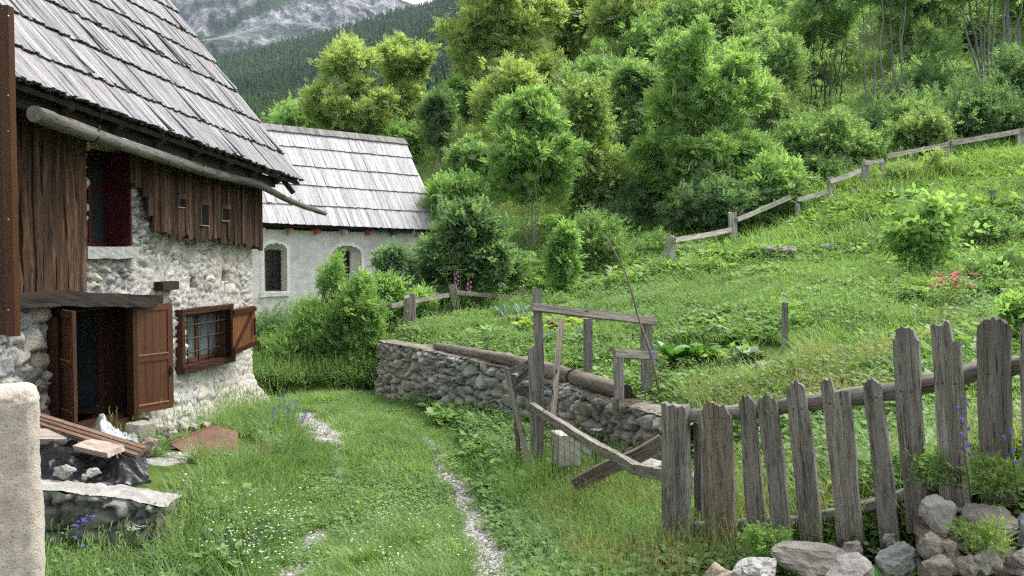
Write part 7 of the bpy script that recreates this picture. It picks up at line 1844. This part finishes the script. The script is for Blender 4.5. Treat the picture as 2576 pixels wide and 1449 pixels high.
fs += fl(26, 1950, 1440, 30, 10, 5, 5, .4, .6) + fl(50, 2300, 520, 120, 40, 5, 5, 1, 1.5) + fl(30, 1500, 660, 60, 15, 5, 5, 1, 1.5) + fl(26, 1150, 700, 60, 10, 5, 5, 1.2, 1.8)
m_pale = plain('pale_umbel', (.50, .50, .26), .8, .1, var=.15)
def umbp(seed):
    r0 = np.random.default_rng(seed); V, F = blades(3, .75, .06, .008, .10, seed, .10); tips = V.reshape(3, 6, 3)[:, 4]; Q = []
    for t in tips:
        for j in range(16):
            a = j * 2.4; r = .09 * math.sqrt(j / 16); Q += leaflet(t + np.array((math.cos(a) * r, math.sin(a) * r, .02 - r * .15)), (math.cos(a), math.sin(a), .1), (0, 0, 1), .028, .026)
    W, F3 = weed(8, .5, .12, .06, seed + 3, 2); m = len(V); Q = np.array(Q); F2 = np.arange(len(Q)).reshape(-1, 4) + m; m2 = m + len(Q)
    return proto('u', np.concatenate([V, Q, W]), np.concatenate([F, F2, F3 + m2]), [m_gr, m_pale], mi=np.r_[np.zeros(len(F), int), np.ones(len(F2), int), np.zeros(len(F3), int)])
FL += [umbp(i) for i in range(3)]
fs += fl(60, 2150, 560, 150, 40, 6, 8, .7, 1.2) + fl(40, 1480, 690, 110, 16, 6, 8, .7, 1.1) + fl(40, 1250, 690, 60, 14, 6, 8, .7, 1.2) + fl(50, 2450, 500, 80, 50, 6, 8, .7, 1.2) + fl(30, 1900, 600, 60, 18, 6, 8, .7, 1.1) + fl(30, 1230, 500, 60, 30, 6, 8, 1, 1.6)
fs = np.array(fs); scatter('meadow_flowers', FL, fs[:, :3], rng.uniform(0, 6.28, len(fs)), fs[:, 4], fs[:, 3].astype(int), np.full(len(fs), .5))
# ------------------------------------------------------------------ garden and wayside plants one can count
def leaf_strip(Q, base, az, el, L, W, droop, seg=5, fold=.25, ser=0.0, tw=0.0):
    """one arched leaf built of two rows of quads along its midrib"""
    h = np.array((math.cos(az), math.sin(az), 0)); s = np.array((-math.sin(az), math.cos(az), 0)); rows = []
    for i in range(seg + 1):
        k = i / seg; e = el - droop * k; 
        p = base + h * L * (math.cos(el) * k - 0) * (1 - .12 * k) + np.array((0, 0, L * (math.sin(el) * k - droop * .5 * k * k)))
        w = W / 2 * max(.06, math.sin(math.pi * min(1, (k * .88 + .10))) ** .7) * (1 + (ser if i % 2 else -ser))
        z = np.array((0, 0, fold * w)); rows.append((p + s * w + z, p, p - s * w + z + np.array((0, 0, tw * w))))
    for a, b_ in zip(rows[:-1], rows[1:]):
        Q += [a[0], a[1], b_[1], b_[0]]; Q += [a[1], a[2], b_[2], b_[1]]
def plant_obj(name, parts, loc, label, cat, group=None):
    """parts: list of (part name, quads, material); first part is the plant itself"""
    root = empty(name, tuple(loc), 0, label, cat, group)
    for pn, Q, m in parts:
        V = np.array(Q); obj(pn, arr_mesh(pn, V, np.arange(len(V)).reshape(-1, 4), [m], False, attrs={'lv': ('FLOAT', np.repeat(rng.random(len(V) // 4), 4))}), root)
    return root
m_cab = leaf_mat('cabbage_leaf', (.16, .26, .15), (.27, .38, .25), .25, .45)
m_rhu = leaf_mat('glossy_dark_leaf', (.045, .15, .03), (.12, .30, .06), .30, .35)
m_leek = leaf_mat('leek_leaf', (.12, .21, .17), (.21, .32, .26), .2, .5)
m_let = leaf_mat('yellow_lettuce', (.28, .42, .08), (.46, .55, .14), .35, .5)
m_lred = leaf_mat('red_lettuce', (.09, .025, .018), (.22, .06, .035), .25, .5)
m_pur = leaf_mat('violet_petal', (.20, .15, .55), (.33, .26, .72), .35, .6, tmul=(1, 1, 1))
m_pink = leaf_mat('pink_petal', (.62, .16, .45), (.78, .30, .60), .3, .6, tmul=(1, 1, 1))
m_redf = leaf_mat('red_petal', (.30, .015, .035), (.62, .06, .12), .3, .6, tmul=(1, 1, 1))
m_whf = leaf_mat('white_flower', (.78, .78, .74), (.85, .85, .82), .2, .7, tmul=(1, 1, 1))
m_umb = leaf_mat('green_yellow_umbel', (.36, .38, .10), (.55, .54, .20), .2, .8)
def on_ground(u, v): q = G(u, v); return np.array((q[0], q[1], gz(q[0], q[1])))
def rosette(u, v, n, L, W, el0, el1, droop, mat, name, label, cat, seed, group=None, ser=0.0, seg=5, petiole=0.0):
    r0 = random.Random(seed); Q = []
    for i in range(n):
        az = i * 2.4 + r0.uniform(-.4, .4); el = r0.uniform(el0, el1); b_ = np.array((0, 0, 0.)) + np.array((math.cos(az), math.sin(az), 0)) * petiole * math.cos(el) + np.array((0, 0, petiole * math.sin(el)))
        if petiole: leaf_strip(Q, np.zeros(3), az, el, petiole * 1.05, .018, 0, 2)
        leaf_strip(Q, b_, az, el * .8, L * r0.uniform(.7, 1.2), W * r0.uniform(.8, 1.15), droop * r0.uniform(.7, 1.3), seg, .3, ser)
    o = plant_obj(name, [('foliage', Q, mat)], on_ground(u, v), label, cat, group)
    if 'row' in label: o.scale = (1.7, 1.7, 1.9)
    return o
rosette(1700, 915, 16, .42, .17, .6, 1.25, .5, m_rhu, 'chard_plant', 'tall glossy dark green chard beside the right gate post', 'vegetable', 1)
rosette(1752, 905, 13, .34, .15, .5, 1.2, .6, m_rhu, 'chard_plant', 'smaller glossy chard right of the tall one at the gate', 'vegetable', 2)
rosette(1800, 900, 16, .22, .13, .3, .9, .6, m_let, 'lettuce', 'yellow green lettuce between the chard and the blue green cabbage', 'vegetable', 3)
rosette(1885, 905, 9, .26, .18, .5, 1.1, .7, m_cab, 'cabbage', 'blue green cabbage with one big round pale leaf', 'vegetable', 4)
rosette(1925, 925, 8, .20, .14, .4, 1.0, .7, m_cab, 'cabbage', 'small cabbage left of the lone square stake', 'vegetable', 5)
for i, (u, v) in enumerate(((1262, 800), (1275, 804), (1318, 796), (1330, 802), (1310, 806))):
    rosette(u, v, 9, .48, .045, .95, 1.45, .5, m_leek, 'leek', 'blue green leek standing in the bed behind the tall gate post', 'vegetable', 10 + i, 'leeks of the short row')
for i, (u, v) in enumerate(((1288, 822), (1306, 818), (1335, 826), (1370, 830), (1405, 826), (1435, 822))):
    rosette(u, v, 12, .15, .12, .4, 1.1, .5, m_lred, 'red_lettuce', 'dark red lettuce in the mixed salad row seen through the gate', 'vegetable', 20 + i, 'red lettuces of the salad row')
for i, (u, v) in enumerate(((1318, 832), (1352, 834), (1388, 836), (1420, 834), (1452, 826), (1470, 820), (1340, 818), (1395, 818))):
    rosette(u, v, 12, .17, .13, .4, 1.1, .5, m_let, 'lettuce', 'yellow green lettuce in the mixed salad row seen through the gate', 'vegetable', 30 + i, 'green lettuces of the salad row')
# jagged leaves between the rocks
q = P(2250, 1440, 4.0)
jl = rosette(2250, 1440, 5, .17, .13, .5, 1.1, .6, m_rhu, 'jagged_leaf_plant', 'young plant with jagged dark green leaves in front of the rocks', 'plant', 41, None, .28, 9, .05); jl.location = q - np.array((0, 0, .10))
# big leafy shrub in the garden
tree('leafy_shrub', (2330, 702, 14), [(2245, 500, 2412, 650, 20), (2255, 600, 2405, 695, 10)], 800, .24, T_BIG, m_fresh, 'large fresh green shrub with broad pointed leaves in the upper garden', 'shrub', seed=200, tr=.012, stems=12, cr=.26, limbs=False, spread=.1, shoots=.8)
tree('leaf_bed', (2520, 770, 12.5), [(2440, 660, 2640, 770, 10)], 1300, .20, T_BIG, m_mid, 'low broad leaved plant at the right border of the garden', 'shrub', seed=201, tr=.008, stems=6, cr=.4, limbs=False, shoots=.4)
tree('leaf_bed', (2470, 815, 11.0), [(2420, 772, 2540, 815, 8)], 600, .15, T_BIG, m_blue, 'pale strawberry leaved plant below the red flowers', 'shrub', seed=202, tr=.006, stems=5, cr=.4, limbs=False, shoots=.4)
tree('leaf_bed', (2570, 850, 8.5), [(2520, 750, 2680, 850, 8)], 500, .15, T_BIG, m_fresh, 'bright broad leaves behind the last pickets', 'shrub', seed=203, tr=.006, stems=5, cr=.4, limbs=False, shoots=.4)
tree('bedstraw', (2500, 1260, 4.12), [(2440, 1150, 2590, 1255, 10)], 1000, .05, T_SMALL, m_olive, 'frothy pale bedstraw tangled over the boulder at the last pickets', 'plant', seed=204, tr=.002, stems=9, cr=.3, limbs=False, shoots=.9)
tree('bedstraw', (2480, 1400, 3.86), [(2410, 1300, 2540, 1420, 9)], 700, .045, T_SMALL, m_olive, 'thin bedstraw trailing down the earthy wall end', 'plant', seed=205, tr=.002, stems=7, cr=.3, limbs=False, shoots=.9)
tree('weed_clump', (2345, 1210, 4.35), [(2310, 1160, 2400, 1210, 6)], 110, .09, T_TWIG, m_mid, 'soft leafy weed at the foot of the shouldered picket', 'plant', seed=206, tr=.003, stems=5, cr=.35, limbs=False)
tree('celandine', (1935, 1400, 4.55), [(1885, 1350, 1985, 1405, 7)], 120, .09, T_TWIG, m_fresh, 'yellow flowered celandine growing out of the rocks below the pickets', 'plant', seed=207, tr=.003, stems=6, cr=.35, limbs=False)
# flower spikes
def spike(u, v, uu, vv, Y, n, size, mat, label, cat='flower', seed=1, leafy=8, group=None):
    r0 = random.Random(seed); b_ = P(u, v, Y); t = P(uu, vv, Y) - b_; L = np.linalg.norm(t); Qs, Qf = [], []
    mb = MB(); pts = curve(np.zeros(3), t, 0, 6); pts[2:5] += np.array([r0.uniform(-.01, .01), r0.uniform(-.01, .01), 0]); mb.tube(pts, np.linspace(.004, .0018, 6), 5)
    for i in range(leafy):
        k = .05 + .5 * i / leafy; leaf_strip(Qs, t * k, i * 2.4, .4, L * .12 + .02, .02, .5, 3)
    for i in range(n):
        k = .42 + .58 * (i + .5) / n; c = t * k; az = i * 2.4 + r0.uniform(-.5, .5); o = np.array((math.cos(az), math.sin(az), .25)) * size * .9
        for j in range(6):
            a = j * 1.047; d = unit(np.array((math.cos(az), math.sin(az), -.25))); s_ = unit(np.cross(d, (0, 0, 1))); w_ = np.cross(s_, d)
            Qf += leaflet(c + o * .4, d * 1.0 + (s_ * math.cos(a) + w_ * math.sin(a)) * .55, np.cross(d, s_ * math.cos(a) + w_ * math.sin(a)) + .01, size, size * .55)
    root = empty('bellflower' if mat is m_pur else 'flower_spike', tuple(b_), 0, label, cat, group)
    mb.build('stem', m_stem, root)
    for pn, Q, m in (('foliage', Qs, m_mid), ('blossom', Qf, mat)):
        V = np.array(Q); obj(pn, arr_mesh(pn, V, np.arange(len(V)).reshape(-1, 4), [m], False, attrs={'lv': ('FLOAT', np.repeat(rng.random(len(V) // 4), 4))}), root)
m_stem = plain('green_stem', (.07, .13, .03), .7, .3, var=.2)
spike(2442, 1260, 2420, 995, 4.05, 12, .022, m_pur, 'tall violet bellflower spike in front of the shouldered picket', seed=1)
spike(2560, 1240, 2530, 1075, 4.0, 6, .022, m_pur, 'bellflower with few violet bells at the last pickets', seed=2)
spike(150, 1350, 232, 1295, 6.75, 11, .030, m_pur, 'violet bellflower leaning along the low wall', seed=3)
spike(215, 1400, 192, 1345, 6.6, 3, .026, m_pur, 'small violet bellflower below the leaning one', seed=4)
for i, (a, b_, c, d) in enumerate(((712, 1070, 716, 978), (700, 1080, 705, 1000), (722, 1075, 728, 1005), (735, 1060, 757, 990), (690, 1085, 688, 1020), (748, 1085, 770, 1035))):
    spike(a, b_, c, d, 11.3 - .1 * i, 8, .028, m_pur, 'blue violet bellflower in the clump at the bend of the verge', seed=10 + i, group='bellflowers at the bend')
spike(1150, 760, 1148, 682, 17.2, 12, .045, m_pink, 'pink fireweed spike over the leaning fence post', seed=20); spike(1182, 770, 1180, 708, 17.0, 9, .045, m_pink, 'shorter pink fireweed spike right of the leaning post', seed=21)
spike(1642, 945, 1640, 868, 9.3, 6, .03, m_pur, 'violet flower at the crossing of stick and gate rail', seed=22)
def umbel(u, v, uu, vv, Y, r, label, mat, seed, group=None):
    r0 = random.Random(seed); b_ = P(u, v, Y); t = P(uu, vv, Y) - b_; mb = MB(); mb.tube(curve(np.zeros(3), t, 0, 5), np.linspace(.010, .005, 5), 5); Q = []
    for i in range(11):
        a = i * 2.4; q = t + np.array((math.cos(a), math.sin(a), .15)) * r * math.sqrt((i + .3) / 11); mb.tube([t - np.array((0, 0, r * .5)), q], .002, 4)
        for j in range(9): Q += leaflet(q + np.array((r0.uniform(-1, 1), r0.uniform(-1, 1), r0.uniform(0, .3))) * r * .22, (r0.uniform(-1, 1), r0.uniform(-1, 1), .1), (0, 0, 1), r * .12, r * .11)
    root = empty('umbel_flower', tuple(b_), 0, label, 'flower', group); mb.build('stem', m_stem, root)
    V = np.array(Q); obj('flower_head', arr_mesh('flower_head', V, np.arange(len(V)).reshape(-1, 4), [mat], False, attrs={'lv': ('FLOAT', np.repeat(rng.random(len(V) // 4), 4))}), root)
for i, (u, v, uu, vv, Y, r) in enumerate(((1148, 780, 1120, 690, 17, .13), (1150, 780, 1142, 672, 17.1, .15), (1156, 780, 1160, 680, 17.2, .13), (1160, 780, 1182, 692, 17.0, .12))): umbel(u, v, uu, vv, Y, r, 'greenish yellow hogweed umbel above the leaning fence post', m_umb, 50 + i, 'hogweed umbels over the fence')
for i, (u, vv) in enumerate(((1230, 700), (1265, 690), (1300, 700), (1240, 720))): umbel(u, 760, u + 4, vv, 20.5, .10, 'small mauve white umbel behind the sagging rail', m_whf, 60 + i, 'pale umbels behind the sagging rail')
umbel(1500, 1180, 1501, 1082, 7.9, .05, 'single white yarrow head in front of the garden wall', m_whf, 70)
umbel(335, 1380, 340, 1330, 6.7, .07, 'flat cream yarrow head below the low wall', m_whf, 71)
# red garden flowers
b_ = on_ground(2398, 768); Q, Ql = [], []
for i in range(46):
    a = random.uniform(0, 6.28); r = .26 * math.sqrt(random.random()); c = np.array((math.cos(a) * r * 1.1, math.sin(a) * r, .30 + random.uniform(-.12, .12)))
    for j in range(5): Q += leaflet(c, (math.cos(j * 1.257), math.sin(j * 1.257), .5), (0, -.5, 1), random.uniform(.03, .05), .038)
for i in range(230):
    a = random.uniform(0, 6.28); r = .30 * math.sqrt(random.random()); leaf_strip(Ql, np.array((math.cos(a) * r, math.sin(a) * r, random.uniform(0, .34))), random.uniform(0, 6.28), .6, .13, .03, .5, 2)
plant_obj('red_flower_plant', [('foliage', Ql, m_mid), ('blossom', Q, m_redf)], b_, 'clump of dark red and pink garden flowers under the leafy shrub', 'flower')
for i, (u, v) in enumerate(((2172, 712), (2165, 730))):
    b_ = P(u, v + 24, 13.5); mb = MB(); mb.tube([np.zeros(3), np.array((0, 0, .14))], .004, 5); Q = []
    for j in range(6): Q += leaflet(np.array((0, 0, .14)), (math.cos(j * 1.047), math.sin(j * 1.047), .3), (0, 0, 1), .05, .035)
    root = empty('white_lily', tuple(b_), 0, ('upper', 'lower')[i] + ' of the two white star flowers in the garden grass', 'flower'); mb.build('stem', m_stem, root); V = np.array(Q); obj('flower_head', arr_mesh('flower_head', V, np.arange(len(V)).reshape(-1, 4), [m_whf], False, attrs={'lv': ('FLOAT', np.full(len(V), .5))}), root)
# ------------------------------------------------------------------ the air: pale haze over the whole valley
HZ0, HZ1 = -30.0, max(1.0, float(max(Z.max() for Z in (GZ,)))) 
zmin = min(float(GZ.min()), float(FZ.min()), MZ[0]) - 1.0
zmax = max(float(GZ.max()), float(FZ.max()), MZ[1]) + 30.0
mb = MB(); mb.box((-2600, -60, zmin), (2600, 3700, zmax))
m_hz = bpy.data.materials.new('haze'); m_hz.use_nodes = True; nt = m_hz.node_tree
nt.nodes.remove(nt.nodes['Principled BSDF'])
pv = nt.nodes.new('ShaderNodeVolumePrincipled'); pv.inputs['Color'].default_value = (.72, .85, 1.0, 1); pv.inputs['Density'].default_value = .00011; pv.inputs['Anisotropy'].default_value = .2
nt.links.new(pv.outputs[0], nt.nodes['Material Output'].inputs['Volume'])
m_hz.cycles.homogeneous_volume = True if hasattr(m_hz.cycles, 'homogeneous_volume') else True
hz = mb.build('haze', m_hz); hz['kind'] = 'stuff'
